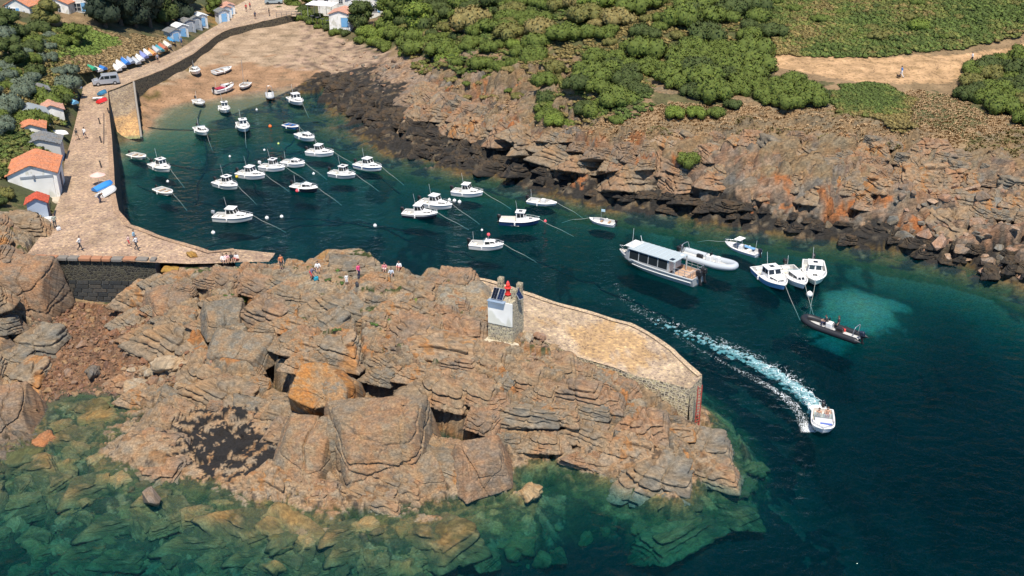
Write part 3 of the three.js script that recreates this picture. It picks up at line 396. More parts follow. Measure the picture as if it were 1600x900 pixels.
{ // sea wall with courses of dark blocks
  const a = at(38, 400, 6.6), b = at(242, 407, 6.4), len = a.distanceTo(b), turn = Math.atan2(-(b.z - a.z), b.x - a.x), o = thing('sea_wall', 'black stone sea wall with pale mortar above the boulder cove', 'wall', [a.x, 0, a.z], turn), r = rng(5);
  const H = 6.5, lo = 0.6, lean = 0.7, zAt = (y) => lerp(lean, 0, (y - lo) / (H - lo));
  part('core', facets([[0, lo, zAt(lo)], [len, lo, zAt(lo)], [len, H - 0.3, 0], [0, H - 0.3, 0], [0, H - 0.3, -1.2], [len, H - 0.3, -1.2], [0, lo, -1.2], [len, lo, -1.2]], [[0, 1, 2, 3], [3, 2, 5, 4], [1, 7, 5, 2], [6, 0, 3, 4]]), M(0.36, 0.35, 0.32, 0.95), o);
  const up0 = 4.1; part('rubble_face', facets([[0, up0, zAt(up0) + 0.05], [len, up0, zAt(up0) + 0.05], [len, H - 0.3, zAt(H - 0.3) + 0.05], [0, H - 0.3, zAt(H - 0.3) + 0.05]], [[0, 1, 2, 3]]), wallBlack, o);
  const tones = [[0.05, 0.052, 0.05], [0.075, 0.075, 0.07], [0.04, 0.045, 0.047], [0.1, 0.09, 0.075]].map(([x, y, z]) => new THREE.MeshStandardMaterial({ color: rgb(x, y, z), roughness: 0.85, map: scaled(grainTex, 1.5), bumpMap: scaled(grainBump, 1.2), bumpScale: 0.03 }));
  for (let y = lo; y < up0 - 0.05; y += 0.44) for (let x = 0.02 - r() * 0.5; x < len - 0.1;) { const w = 0.7 + r() * 0.85, x0 = Math.max(0, x), x1 = Math.min(len, x + w - 0.07), h = 0.38, z = zAt(y + 0.19) + 0.02 + r() * 0.05; if (x1 - x0 > 0.15) part('block', rbox(x1 - x0, h, 0.24, 0.03).rotateX(-0.118).translate((x0 + x1) / 2, y + 0.2, z), tones[(r() * 4) | 0], o); x += w; }
  for (let x = 0; x < len - 0.4;) { const w = 0.9 + r() * 0.5, red = r() > 0.62; part('coping_stone', rbox(Math.min(w, len - x) - 0.06, 0.42, 0.8, 0.12).translate(x + w / 2, H - 0.02 + r() * 0.05, 0.05), red ? M(0.36, 0.17, 0.09, 0.9) : M(0.19, 0.17, 0.145, 0.9), o); x += w; }
}
const breakwater = thing('breakwater', 'pale cobbled breakwater with a golden lichen patch, running out past the beacon', 'breakwater');
{
  const gold = region([[868,505,5.4],[955,498,5],[985,508,4.9],[1015,540,4.6],[1035,575,4.4],[1000,588,4.4],[930,566,4.7],[880,548,5]]);
  const dense = (l) => l;
  part('paving', loft(dense(jettyR), dense(jettyH), 10, (x, y, z) => { const n = fbm(x * 0.4, z * 0.4, 4, 97), m = fbm(x * 1.6, z * 1.6, 3, 98), c = [0.82, 0.72, 0.59]; mix3(c, [0.62, 0.54, 0.44], smooth(0, 0.25, n)); mix3(c, [0.36, 0.31, 0.25], 0.5 * smooth(0.2, 0.28, m)); if (inside(x, z, gold, 3) + n * 3.4 + m * 2.4 > 0.9) mix3(c, [0.74, 0.53, 0.28], 0.7); return c; }), paveTint, breakwater);
  const end = [jettyH[9], [(jettyH[9][0] + jettyR[9][0]) / 2, (jettyH[9][1] + jettyR[9][1]) / 2, 4.15], jettyR[9]];
  part('harbour_face', drop(jettyH, -4, -0.4), wallPale, breakwater);
  part('end_face', drop([...end], -1.5, -0.25), wallPale, breakwater);
  part('rock_side_face', drop([...jettyR].reverse(), 0.2, -0.15), wallPale, breakwater);
  part('edge_kerb', loft(jettyH.map(([x, z, y]) => [x, z, y + 0.12]), offsetLine(jettyH, 0.5).map(([x, z, y]) => [x, z, y + 0.12]), 1), pavingMat(rgb(0.8, 0.7, 0.56), 5, 0.04), breakwater);
  const lp = at(1087, 604, 4.15), ld = thing('ladder', 'rusty red ladder on the end of the breakwater', 'ladder', [lp.x + 0.3, 0, lp.z + 0.45], 0.5), red = M(0.42, 0.06, 0.04, 0.7);
  for (const s of [-0.22, 0.22]) part('rail', rod(V3(s, -0.2, 0), V3(s, 4.5, 0), 0.05), red, ld);
  for (let y = 0; y < 4.3; y += 0.3) part('rung', rod(V3(-0.22, y, 0), V3(0.22, y, 0), 0.03), red, ld);
}
// ---------------------------------------------------------------- beacon
{
  const o = thing('beacon', 'square stone beacon with a white painted front, solar panels and a red lantern', 'beacon', [-0.55, 0, -89.7], -0.44);
  const base = 4.6, top = 9.4, W = 2.5, stone = wallPale, concrete = plasterMat(0.62, 0.55, 0.45);
  part('plinth', rbox(3.4, 1.2, 3.6, 0.2, 0.1, 4.7, 0.3), concrete, o);
  part('tower', facets([[-1.25, base, 1.25], [1.25, base, 1.25], [1.25, base, -1.25], [-1.25, base, -1.25], [-1.2, top, 1.2], [1.2, top, 1.2], [1.2, top, -1.2], [-1.2, top, -1.2]], [[0, 1, 5, 4], [1, 2, 6, 5], [2, 3, 7, 6], [3, 0, 4, 7], [4, 5, 6, 7]]), rubbleMat(rgb(1, 0.96, 0.86), 2.2, 0.08), o);
  part('white_panel', rbox(2.46, 2.35, 0.12, 0.03, 0, 8.15, 1.23), plasterMat(0.85, 0.85, 0.82), o);
  for (const [x, z, h] of [[-0.95, -0.9, 1.3], [0.95, -0.9, 1.1], [0.95, 0.2, 0.95]]) part('merlon', rbox(0.5, h, 0.5, 0.05, x, top + h / 2, z), stone, o);
  const cell = M(0.012, 0.02, 0.05, 0.12), alu = M(0.4, 0.42, 0.44, 0.5);
  for (const [x, z, ry, dark] of [[-0.62, 0.95, 0, 1], [-0.02, 0.95, 0, 0], [1.32, 0.1, 1.2, 0]]) {
    const p = new THREE.Group(); p.name = 'solar_panel'; p.position.set(x, top + 0.35, z); p.rotation.set(0, ry, 0); p.scale.setScalar(0.82); o.add(p);
    part('frame', rbox(0.68, 1.35, 0.05, 0.01).rotateX(-0.75).translate(0, 0.2, 0), alu, p);
    for (let i = 0; i < 2; i++) for (let j = 0; j < 4; j++) part('cell', box(0.305, 0.315, 0.014, -0.158 + i * 0.316, -0.486 + j * 0.324, 0.03).rotateX(-0.75).translate(0, 0.2, 0), dark ? M(0.008, 0.01, 0.016, 0.15) : cell, p);
    part('strut', rod(V3(0, -0.3, -0.1), V3(0, 0.25, -0.3), 0.03), alu, p);
  }
  part('ledge', rbox(1.7, 0.08, 0.5, 0.02, -0.3, top - 0.02, 1.4), M(0.25, 0.33, 0.42, 0.4), o);
  const red = M(0.62, 0.035, 0.03, 0.4);
  const lantern = part('lantern', new THREE.LatheGeometry([[0, 0], [0.3, 0], [0.3, 0.1], [0.2, 0.16], [0.2, 0.62], [0.32, 0.66], [0.32, 0.74], [0.12, 0.78]].map(([x, y]) => new THREE.Vector2(x, y)), 14).translate(0.15, top + 0.1, -0.1), red, o);
  part('lens', new THREE.SphereGeometry(0.19, 12, 10).scale(1, 1.35, 1).translate(0.15, top + 1.08, -0.1), M(0.8, 0.06, 0.04, 0.15), lantern);
  part('cap', new THREE.ConeGeometry(0.15, 0.2, 10).translate(0.15, top + 1.42, -0.1), red, lantern);
}
// ---------------------------------------------------------------- buildings
function tileRoof(w, d, rise, mat, over = 0.25) {     // two slopes of half-round tile rows; ridge along z
  const g = [], slope = Math.hypot(w / 2 + over, rise * (w / 2 + over) / (w / 2)), cols = Math.max(6, Math.round((d + over * 2) / 0.28)), rowsN = Math.max(4, Math.round(slope / 0.4));
  for (const s of [-1, 1]) {
    const pos = [], uv = [], idx = [], nc = cols * 4;
    for (let r = 0; r <= rowsN * 2; r++) for (let c = 0; c <= nc; c++) { const row = Math.floor(r / 2), t = Math.min(1, (row + (r % 2 ? 0.999 : 0)) / rowsN), u = t * (w / 2 + over), lift = (r % 2 ? 0.05 : 0) + Math.abs(Math.sin(c / 4 * Math.PI)) * 0.09 + hash(c >> 2, row, 3) * 0.02; pos.push(s * u, rise - t * rise * (w / 2 + over) / (w / 2) + lift, -d / 2 - over + c / nc * (d + over * 2)); uv.push(c / nc * d, t * slope); }
    for (let r = 0; r < rowsN * 2; r++) for (let c = 0; c < nc; c++) { const o = r * (nc + 1) + c, q = [o, o + 1, o + nc + 1, o + 1, o + nc + 2, o + nc + 1]; idx.push(...(s > 0 ? [q[0], q[1], q[2], q[3], q[4], q[5]] : [q[0], q[2], q[1], q[3], q[5], q[4]])); }
    const q = new THREE.BufferGeometry(); q.setAttribute('position', new THREE.Float32BufferAttribute(pos, 3)); q.setAttribute('uv', new THREE.Float32BufferAttribute(uv, 2)); q.setIndex(idx); q.computeVertexNormals(); g.push(q);
  }
  g.push(facets([[-w / 2 - over, -rise * over / (w / 2) - 0.03, d / 2 + over], [w / 2 + over, -rise * over / (w / 2) - 0.03, d / 2 + over], [0, rise - 0.03, d / 2 + over], [-w / 2 - over, -rise * over / (w / 2) - 0.03, -d / 2 - over], [w / 2 + over, -rise * over / (w / 2) - 0.03, -d / 2 - over], [0, rise - 0.03, -d / 2 - over]], [[0, 2, 5, 3], [1, 4, 5, 2]]));
  return merge(g);
}
const roofTone = (r, g, b) => new THREE.MeshStandardMaterial({ color: rgb(r, g, b), roughness: 0.9, map: scaled(grainTex, 2.4), bumpMap: scaled(grainBump, 1.5), bumpScale: 0.02 });
const terracotta = roofTone(0.78, 0.34, 0.2), slate = roofTone(0.27, 0.28, 0.29), palePink = roofTone(0.75, 0.42, 0.32), orangeTile = roofTone(0.8, 0.32, 0.17);
const shutterBlue = M(0.16, 0.38, 0.62, 0.6), whitewash = plasterMat(0.82, 0.81, 0.78);
function house(name, label, cat, [px, py, Y], w, d, h, rise, turn, { wall = whitewash, roof = terracotta, door, doorCol = shutterBlue, windows = [], sideDoor, group, sink = 1.2 } = {}) {
  const p = at(px, py, Y), o = thing(name, label, cat, [p.x, Y, p.z], turn, group);   // position: middle of the front foot
  const walls = facets([[-w / 2, -sink, 0], [w / 2, -sink, 0], [w / 2, h, 0], [0, h + rise, 0], [-w / 2, h, 0], [-w / 2, -sink, -d], [w / 2, -sink, -d], [w / 2, h, -d], [0, h + rise, -d], [-w / 2, h, -d]], [[0, 1, 2, 3, 4], [6, 5, 9, 8, 7], [1, 6, 7, 2], [5, 0, 4, 9]]);
  part('wall', walls, wall, o);
  part('roof', tileRoof(w, d, rise, roof).translate(0, h + 0.02, -d / 2), roof, o);
  if (door) { const [x, dw, dh] = door, q = part('door', rbox(dw, dh, 0.08, 0.02, x, dh / 2, 0.03), doorCol, o); part('door_frame', merge([box(dw + 0.24, 0.12, 0.12, x, dh + 0.06, 0.03), box(0.12, dh, 0.12, x - dw / 2 - 0.06, dh / 2, 0.03), box(0.12, dh, 0.12, x + dw / 2 + 0.06, dh / 2, 0.03)]), M(0.6, 0.6, 0.58, 0.7), q); part('handle', box(0.06, 0.2, 0.08, x + dw * 0.36, dh * 0.48, 0.1), M(0.1, 0.1, 0.1, 0.4), q); }
  for (const [x, y, ww, wh, shut] of windows) {
    const q = part('window', box(ww, wh, 0.05, x, y, 0.02), M(0.03, 0.04, 0.05, 0.1), o);
    part('frame', merge([box(ww + 0.1, 0.07, 0.1, x, y + wh / 2, 0.03), box(ww + 0.1, 0.07, 0.1, x, y - wh / 2, 0.03), box(0.06, wh, 0.1, x - ww / 2, y, 0.03), box(0.06, wh, 0.1, x + ww / 2, y, 0.03), box(0.05, wh, 0.08, x, y, 0.04), box(ww, 0.05, 0.08, x, y, 0.04)]), M(0.75, 0.75, 0.73, 0.6), q);
    if (shut) for (const s of [-1, 1]) part('shutter', rbox(ww * 0.62, wh + 0.12, 0.06, 0.02, x + s * (ww * 0.86), y, 0.05), shutterBlue, o);
  }
  if (sideDoor) part('side_door', rbox(0.08, 2, 1.2, 0.02, w / 2 + 0.03, 1, -d * 0.5), M(0.05, 0.06, 0.09, 0.6), o);
  return o;
}
{ // the big garage by the quay
  const g = house('garage', 'white garage with orange tiled gable roof beside the quay', 'garage', [57, 311, 6.05], 5.5, 6.4, 3.2, 1.1, 0.28, { roof: orangeTile, sideDoor: true });
  part('roller_door', rbox(3.6, 2.6, 0.1, 0.03, 0.5, 1.3, 0.05), plasterMat(0.8, 0.8, 0.78), g);
  part('lintel', rbox(3.7, 0.34, 0.16, 0.03, 0.5, 2.78, 0.06), M(0.24, 0.27, 0.3, 0.6), g); part('wall_lamp', rbox(0.24, 0.5, 0.25, 0.05, 0.2, 2.85, 0.2), M(0.2, 0.22, 0.24, 0.5), g);
  part('gutter', rod(V3(2.98, 3.0, 0.2), V3(2.98, 3.0, -6.6), 0.1), M(0.2, 0.22, 0.27, 0.5), g);
  const ap = at(72, 318, 6.12); part('apron', rbox(4.2, 0.16, 2.2, 0.03, 0.6, 0.0, 1.15), plasterMat(0.56, 0.48, 0.38), g);
  house('boat_shed', 'low shed with grey fibre-cement roof behind the orange roofed garage', 'shed', [66, 249, 6.1], 5.0, 3.6, 2.0, 0.8, 0.28, { wall: M(0.5, 0.5, 0.48, 0.8), roof: slate });
  house('small_shed', 'small shed with plain orange roof on the slope above the garage', 'shed', [52, 224, 6.6], 3.6, 3.4, 2.0, 0.7, 0.35, { roof: orangeTile });
  house('white_shed', 'white shed with rounded front among the upper huts', 'shed', [56, 207, 6.0], 4.2, 4.2, 2.4, 0.9, 0.5, { roof: M(0.24, 0.27, 0.28, 0.8), windows: [[-0.3, 1.5, 0.8, 0.7]] });
  house('gable_shed', 'white gabled shed with pink tile roof and dark side doors', 'shed', [84, 196, 5.5], 3.4, 4, 2.3, 0.8, 0.45, { roof: palePink, sideDoor: true });
  house('slope_hut', 'small grey hut half hidden in the shrubs above the white sheds', 'shed', [66, 160, 7], 2.6, 2.6, 1.8, 0.6, 0.5, { wall: M(0.38, 0.38, 0.37, 0.8), roof: slate });
  const k = house('quay_kiosk', 'narrow blue hut with a red tiled roof by the rocks', 'kiosk', [62, 345, 6.5], 2.1, 2.0, 2.2, 0.55, 0.3, { wall: M(0.36, 0.42, 0.5, 0.7), roof: roofTone(0.7, 0.13, 0.07), sideDoor: true });
  part('white_plinth', rbox(2.6, 0.5, 0.7, 0.08, 0.2, 0.2, 0.4), whitewash, k);
}
{ // beach huts along the road
  const huts = [[276,66,'pale blue beach hut nearest the row of upturned dinghies',0],[287,58,'white beach hut with pale blue door, second along the road',1],[298,50,'grey plank beach hut with flat grey roof, third along the road',2],[308,45,'grey beach hut with dark roof, fourth along the road',3],[317,41,'white beach hut with dark open side, last of the roadside row',1],[351,34,'blue doored beach hut at the end of the road by the lawn',4],[355,28,'beach hut with pink tiled roof behind the blue doored one',5],[360,24,'pink roofed beach hut nearest the village square',5]];
  huts.forEach(([x, y, label, k], i) => house('beach_hut', label, 'hut', [x, y, 4.72], 2.3, 2.8, 2.1, 0.45, 0.75 - i * 0.04, { wall: [M(0.42, 0.56, 0.68, 0.7), whitewash, M(0.36, 0.38, 0.4, 0.8), M(0.4, 0.42, 0.43, 0.8), M(0.7, 0.72, 0.72, 0.7), M(0.74, 0.74, 0.72, 0.7)][k], roof: k === 5 ? palePink : k === 1 ? M(0.6, 0.62, 0.62, 0.7) : slate, door: [0, 1.2, 1.8], doorCol: k === 2 || k === 3 ? M(0.3, 0.33, 0.36, 0.7) : M(0.2, 0.42, 0.66, 0.6), group: 'beach huts along the road' }));
}
{ // houses on the hill and in the village
  house('villa', 'white house with terracotta roof and blue shutters on the wooded hill', 'house', [121, 26, 10.6], 6.2, 10, 3.2, 1.5, 0.1, { windows: [[0.2, 1.8, 1.5, 1.5, true]] });
  house('villa_wing', 'low white wing with blue shutters left of the wooded villa', 'house', [30, 31, 11.4], 5.2, 9, 2.6, 1.3, -0.25, { windows: [[-0.9, 1.3, 1.1, 1.6, true], [1.4, 1.6, 0.5, 0.4]] });
  house('link_house', 'middle range of the villa under a long terracotta roof', 'house', [78, 27, 10.9], 8, 9, 2.6, 1.6, -0.1, { windows: [[2, 1.6, 1, 1.2]] });
  house('cottage', 'small white cottage with pale pink roof and blue door by the hedge', 'house', [531, 42, 5.2], 4.4, 5.5, 2.6, 0.7, -0.1, { roof: palePink, door: [1.1, 1.5, 1.9] });
  house('seafront_house', 'white seafront house with bright terracotta roof behind the dark tree', 'house', [570, 26, 6.0], 8.5, 7, 3.4, 1.4, -0.2, { windows: [[-2, 1.8, 1, 1.4, true], [2.4, 1.8, 1, 1.4, true]], door: [0.2, 1.1, 2.1] });
  house('grey_house', 'white house with slate roof between the terrace awning and the terracotta roof', 'house', [522, 16, 5.4], 7, 7, 3.6, 1.3, 0.1, { roof: slate, windows: [[-1.6, 2, 0.9, 1.2], [1.6, 2, 0.9, 1.2]] });
  house('far_house', 'far white house with orange roof at the top edge beyond the terrace', 'house', [588, 8, 7], 8, 7, 3, 1.4, 0, { roof: orangeTile, windows: [[0, 1.6, 1, 1.2, true]] });
  const p = at(502, 26, 5), t = thing('terrace_awning', 'white terrace awning over cafe tables beside the square', 'awning', [p.x, 5, p.z], -0.35);
  part('canopy', rbox(6.5, 0.12, 3.4, 0.05, 0, 2.6, -1).rotateX(0.08), M(0.8, 0.79, 0.76, 0.8), t); for (const x of [-3, 0, 3]) for (const z of [0.5, -2.4]) part('post', rod(V3(x, 0, z), V3(x, 2.65, z), 0.05), M(0.4, 0.4, 0.4), t);
  for (let i = 0; i < 5; i++) { const a = at(488 + i * 8, 30 + i * 2.4, 4.95), q = thing('cafe_table', 'small dark cafe table in front of the terrace awning', 'table', [a.x, 4.95, a.z], i, 'cafe tables'); part('table_top', new THREE.CylinderGeometry(0.45, 0.45, 0.05, 10).translate(0, 0.74, 0), M(0.06, 0.06, 0.07), q); part('leg', rod(V3(0, -0.6, 0), V3(0, 0.74, 0), 0.05), M(0.06, 0.06, 0.07), q); }
}
// ---------------------------------------------------------------- footing: where a spot seen from the drone meets the built ground
const caster = new THREE.Raycaster(), treads = [];
scene.updateMatrixWorld(true);
scene.traverse((o) => { if (o.isMesh && ['quay_road', 'paving', 'ramp', 'village_square'].includes(o.name)) treads.push(o); });
function surfaceY(x, z) { let y = ground(x, z); if (inside(x, z, quay) > -1 || inside(x, z, jetty) > -1 || inside(x, z, R.square) > -1 || (x < -50 && z < -160)) { caster.set(V3(x, 40, z), V3(0, -1, 0)); const h = caster.intersectObjects(treads, false)[0]; if (h) y = Math.max(y, h.point.y); } return y; }
function footing(px, py, guess = 5) { let y = guess, p; for (let k = 0; k < 9; k++) { p = at(px, py, y); y = lerp(y, surfaceY(p.x, p.z), 0.7); } p = at(px, py, y); p.y = surfaceY(p.x, p.z); return p; }
// ---------------------------------------------------------------- people: one continuous body per pose, clothes as colours of the cloth
const POSES = {
  stand: { p: [0, 0.95, 0], c: [0, 1.32, 0], h: [0, 1.62, 0.02], k: [[-0.1, 0.5, 0.03], [0.1, 0.5, 0.03]], a: [[-0.11, 0.08, 0], [0.11, 0.08, -0.02]], e: [[-0.25, 1.13, -0.02], [0.25, 1.13, -0.02]], w: [[-0.26, 0.9, 0.08], [0.26, 0.9, 0.08]] },
  walk: { p: [0, 0.94, 0], c: [0, 1.32, 0.04], h: [0, 1.61, 0.08], k: [[-0.1, 0.52, 0.2], [0.1, 0.48, -0.05]], a: [[-0.1, 0.08, 0.3], [0.1, 0.12, -0.36]], e: [[-0.25, 1.14, -0.13], [0.25, 1.14, 0.08]], w: [[-0.25, 0.92, -0.16], [0.24, 0.98, 0.26]] },
  sit: { p: [0, 0.12, 0], c: [0, 0.5, -0.02], h: [0, 0.82, 0.06], k: [[-0.12, 0.42, 0.38], [0.12, 0.4, 0.4]], a: [[-0.12, 0.06, 0.55], [0.13, 0.06, 0.58]], e: [[-0.26, 0.33, 0.1], [0.26, 0.33, 0.1]], w: [[-0.16, 0.36, 0.32], [0.16, 0.36, 0.32]] },
  chair: { p: [0, 0.5, 0], c: [0, 0.88, -0.03], h: [0, 1.2, 0.04], k: [[-0.12, 0.52, 0.42], [0.12, 0.52, 0.42]], a: [[-0.12, 0.08, 0.46], [0.12, 0.08, 0.44]], e: [[-0.26, 0.72, 0.1], [0.26, 0.72, 0.1]], w: [[-0.16, 0.7, 0.36], [0.16, 0.7, 0.36]] },
  stoop: { p: [0, 0.82, -0.12], c: [0, 1.08, 0.16], h: [0, 1.24, 0.44], k: [[-0.12, 0.46, 0.1], [0.12, 0.46, 0.06]], a: [[-0.12, 0.08, -0.04], [0.12, 0.08, -0.1]], e: [[-0.24, 0.86, 0.3], [0.24, 0.86, 0.3]], w: [[-0.16, 0.62, 0.42], [0.16, 0.62, 0.42]] },
};
const bodies = {};
function body(pose) {
  if (bodies[pose]) return bodies[pose];
  const q = POSES[pose], v = (a) => V3(...a), P = v(q.p), C = v(q.c), Hd = v(q.h), up = C.clone().sub(P).normalize(), neck = C.clone().add(up.clone().multiplyScalar(0.15)), bones = [];
  const bone = (a, b, ra, rb, tag) => bones.push({ a, d: b.clone().sub(a), l: b.distanceToSquared(a) + 1e-9, ra, rb, tag });
  bone(P, C, 0.125, 0.145, 'top'); bone(P.clone().add(V3(-0.07, 0, 0)), P.clone().add(V3(0.07, 0, 0)), 0.12, 0.12, 'legs'); bone(C.clone().add(V3(-0.13, 0.06, 0)), C.clone().add(V3(0.13, 0.06, 0)), 0.085, 0.085, 'top');
  bone(neck, Hd, 0.055, 0.055, 'skin'); bone(Hd, Hd.clone().add(V3(0, 0.05, 0)), 0.095, 0.1, 'head'); bone(Hd.clone().add(V3(0, 0, 0.095)), Hd.clone().add(V3(0, -0.02, 0.11)), 0.012, 0.02, 'skin');
  for (const i of [0, 1]) {
    const s = i ? 1 : -1, hip = P.clone().add(V3(s * 0.09, -0.02, 0)), k = v(q.k[i]), an = v(q.a[i]), sh = C.clone().add(V3(s * 0.18, 0.06, 0)), e = v(q.e[i]), w = v(q.w[i]), hand = w.clone().add(w.clone().sub(e).normalize().multiplyScalar(0.1));
    bone(hip, k, 0.088, 0.06, 'legs'); bone(k, an, 0.058, 0.038, 'calf'); bone(an, an.clone().add(V3(s * 0.02, -0.035, 0.15)), 0.042, 0.034, 'shoe');
    bone(sh, e, 0.055, 0.043, 'sleeve'); bone(e, w, 0.042, 0.03, 'skin'); bone(w, hand, 0.036, 0.024, 'skin'); bone(w.clone().lerp(hand, 0.2), w.clone().lerp(hand, 0.6).add(V3(-s * 0.045, 0, 0.02)), 0.014, 0.011, 'skin');
    const across = V3(1, 0, 0); for (let f = 0; f < 4; f++) { const r0 = hand.clone().add(across.clone().multiplyScalar((f - 1.5) * 0.018)), dir = hand.clone().sub(w).normalize(), len = [0.055, 0.068, 0.064, 0.05][f]; bone(r0, r0.clone().add(dir.multiplyScalar(len)).add(V3(0, 0, 0.012)), 0.011, 0.008, 'skin'); }
  }
  const N = 84, half = 1.02, cy = 0.88, mc = new MarchingCubes(N, new THREE.MeshStandardMaterial(), false, false, 60000), t3 = V3(), hs = N / 2;
  const dist = (x, y, z, tagOut) => { let s = 1e9, best = 1e9, tag = ''; for (const b of bones) { const px = x - b.a.x, py = y - b.a.y, pz = z - b.a.z, t = clamp((px * b.d.x + py * b.d.y + pz * b.d.z) / b.l), d = Math.hypot(px - b.d.x * t, py - b.d.y * t, pz - b.d.z * t) - lerp(b.ra, b.rb, t); if (d < best) { best = d; tag = b.tag; } const h = clamp(0.5 + 0.5 * (s - d) / 0.035); s = s > 1e8 ? d : lerp(s, d, h) - 0.035 * h * (1 - h); } if (tagOut) tagOut.t = tag; return s; };
  mc.isolation = 0;
  for (let k = 0; k < N; k++) for (let j = 0; j < N; j++) for (let i = 0; i < N; i++) mc.field[i + j * N + k * N * N] = -dist((i - hs) / hs * half, (j - hs) / hs * half + cy, (k - hs) / hs * half);
  mc.update();
  const n = mc.count, pos = new Float32Array(n * 3), nor = mc.normalArray.slice(0, n * 3), tags = [], to = {};
  for (let i = 0; i < n; i++) { const x = mc.positionArray[i * 3] * half, y = mc.positionArray[i * 3 + 1] * half + cy, z = mc.positionArray[i * 3 + 2] * half; pos.set([x, y, z], i * 3); dist(x, y, z, to); tags.push(to.t === 'head' ? (y > Hd.y + 0.06 || z < Hd.z - 0.015 ? 'hair' : 'skin') : to.t); }
  return bodies[pose] = { pos, nor, tags };
}
const clothMat = new THREE.MeshStandardMaterial({ vertexColors: true, roughness: 0.85 });
const SKIN = [0.5, 0.3, 0.2];
function person(p, turn, pose, top, legs, label, { hair = [0.05, 0.035, 0.025], bare = false, shorts = true, size = 1, group, sleeve } = {}) {
  const b = body(pose), col = new Float32Array(b.pos.length), use = { skin: SKIN, head: SKIN, hair, top: bare ? SKIN : top, sleeve: bare ? SKIN : sleeve ?? top, legs, calf: shorts ? SKIN : legs, shoe: [0.08, 0.07, 0.06] };
  b.tags.forEach((t, i) => col.set(use[t] ?? SKIN, i * 3));
  const g = new THREE.BufferGeometry(); g.setAttribute('position', new THREE.BufferAttribute(b.pos, 3)); g.setAttribute('normal', new THREE.BufferAttribute(b.nor, 3)); g.setAttribute('color', new THREE.BufferAttribute(col, 3));
  peopleSpots.push([p.x, p.z]); const m = single('person', g, clothMat, label, 'person', group); m.position.copy(p); m.rotation.y = turn; m.scale.setScalar(size); return m;
}
const peopleSpots = [];
const WHITE = [0.75, 0.73, 0.7], NAVY = [0.03, 0.04, 0.09], RED = [0.5, 0.05, 0.05], DARK = [0.04, 0.04, 0.045], PINK = [0.75, 0.08, 0.2], BLUE = [0.08, 0.2, 0.45], SANDY = [0.4, 0.32, 0.22];
for (const [x, y, yaw, pose, top, legs, label, opt = {}] of [
  [121, 219, 2.9, 'walk', DARK, SANDY, 'person in dark top walking up the quay on the left of a pair'], [133, 217, 3.0, 'walk', WHITE, NAVY, 'person in white top walking up the quay on the right of a pair'],
  [126, 392, 1.6, 'walk', WHITE, DARK, 'person in white shirt and dark trousers walking along the sea wall', { shorts: false }], [202, 385, 1.4, 'walk', [0.7, 0.5, 0.45], RED, 'small person in pale pink walking beside a pair on the plaza', { size: 0.78 }], [214, 391, 1.3, 'walk', WHITE, DARK, 'person in white top following others across the plaza', { shorts: false }], [211, 382, 1.5, 'stand', [0.25, 0.4, 0.5], NAVY, 'person in grey blue top at the back of the plaza group'],
  [87, 357, 0.4, 'stand', [0.3, 0.33, 0.28], DARK, 'person with white bag standing by the narrow blue hut', { shorts: false }], [157, 317, 1.2, 'stoop', DARK, NAVY, 'person in dark clothes bending beside the blue and white dinghies', { shorts: false }],
  [349, 409, 0.5, 'sit', WHITE, WHITE, 'person in white sitting leftmost of the group at the causeway edge'], [355, 408, 0.2, 'sit', [0.7, 0.4, 0.4], SANDY, 'person in pink sitting second in the causeway group'], [362, 407, 0, 'sit', DARK, DARK, 'person in black sitting third in the causeway group'], [370, 407, -0.3, 'sit', WHITE, RED, 'person in white top with red shorts sitting rightmost of the causeway group'],
  [440, 422, 0.6, 'stand', [0.6, 0.2, 0.08], DARK, 'person in orange top standing alone on the headland top'], [488, 438, 0.9, 'stoop', [0.12, 0.12, 0.2], RED, 'person in dark top and red bending over a bag on the rocks'], [497, 426, 0.2, 'sit', WHITE, DARK, 'person in white hoodie sitting on the rock beside a blue bag', { size: 1.05 }], [542, 446, 0.3, 'stand', WHITE, WHITE, 'child with dark hair in white standing on the rocks', { size: 0.68 }], [561, 440, 1.0, 'stand', PINK, NAVY, 'person in bright pink jacket standing on the headland', { shorts: false }],
  [601, 424, 0.1, 'sit', [0.55, 0.2, 0.2], WHITE, 'person in red top sitting leftmost of three on the crest'], [611, 425, 0, 'sit', [0.5, 0.55, 0.6], DARK, 'person in pale blue sitting in the middle of three on the crest'], [624, 425, -0.2, 'sit', WHITE, RED, 'person in white sitting rightmost of three on the crest'],
  [1408, 121, -1.9, 'walk', BLUE, WHITE, 'walker in blue and white on the sandy clifftop path', { shorts: false }], [1518, 99, -1.7, 'walk', WHITE, DARK, 'walker in white with dark trousers beside the clifftop bush', { shorts: false }],
  [399, 30, 0.3, 'stand', NAVY, DARK, 'person in dark clothes standing on the road by the square'], [421, 25, 2, 'stand', DARK, DARK, 'person in black on the square by the railing', { shorts: false }], [284, 73, 0.8, 'walk', BLUE, NAVY, 'person in blue walking past the first beach hut'], [247, 98, 0.5, 'stand', [0.3, 0.3, 0.35], DARK, 'person standing on the road beside the orange dinghy'],
  [385, 18, 0.5, 'stand', RED, DARK, 'person in red at the edge of the square, left of two'], [391, 15, 2.5, 'stand', [0.45, 0.1, 0.08], NAVY, 'person in dark red at the edge of the square, right of two'],
]) person(footing(x, y, y > 360 ? 6.5 : y > 200 ? 5.5 : x > 1000 ? 12.5 : 4.8), yaw, pose, top, legs, label, opt);
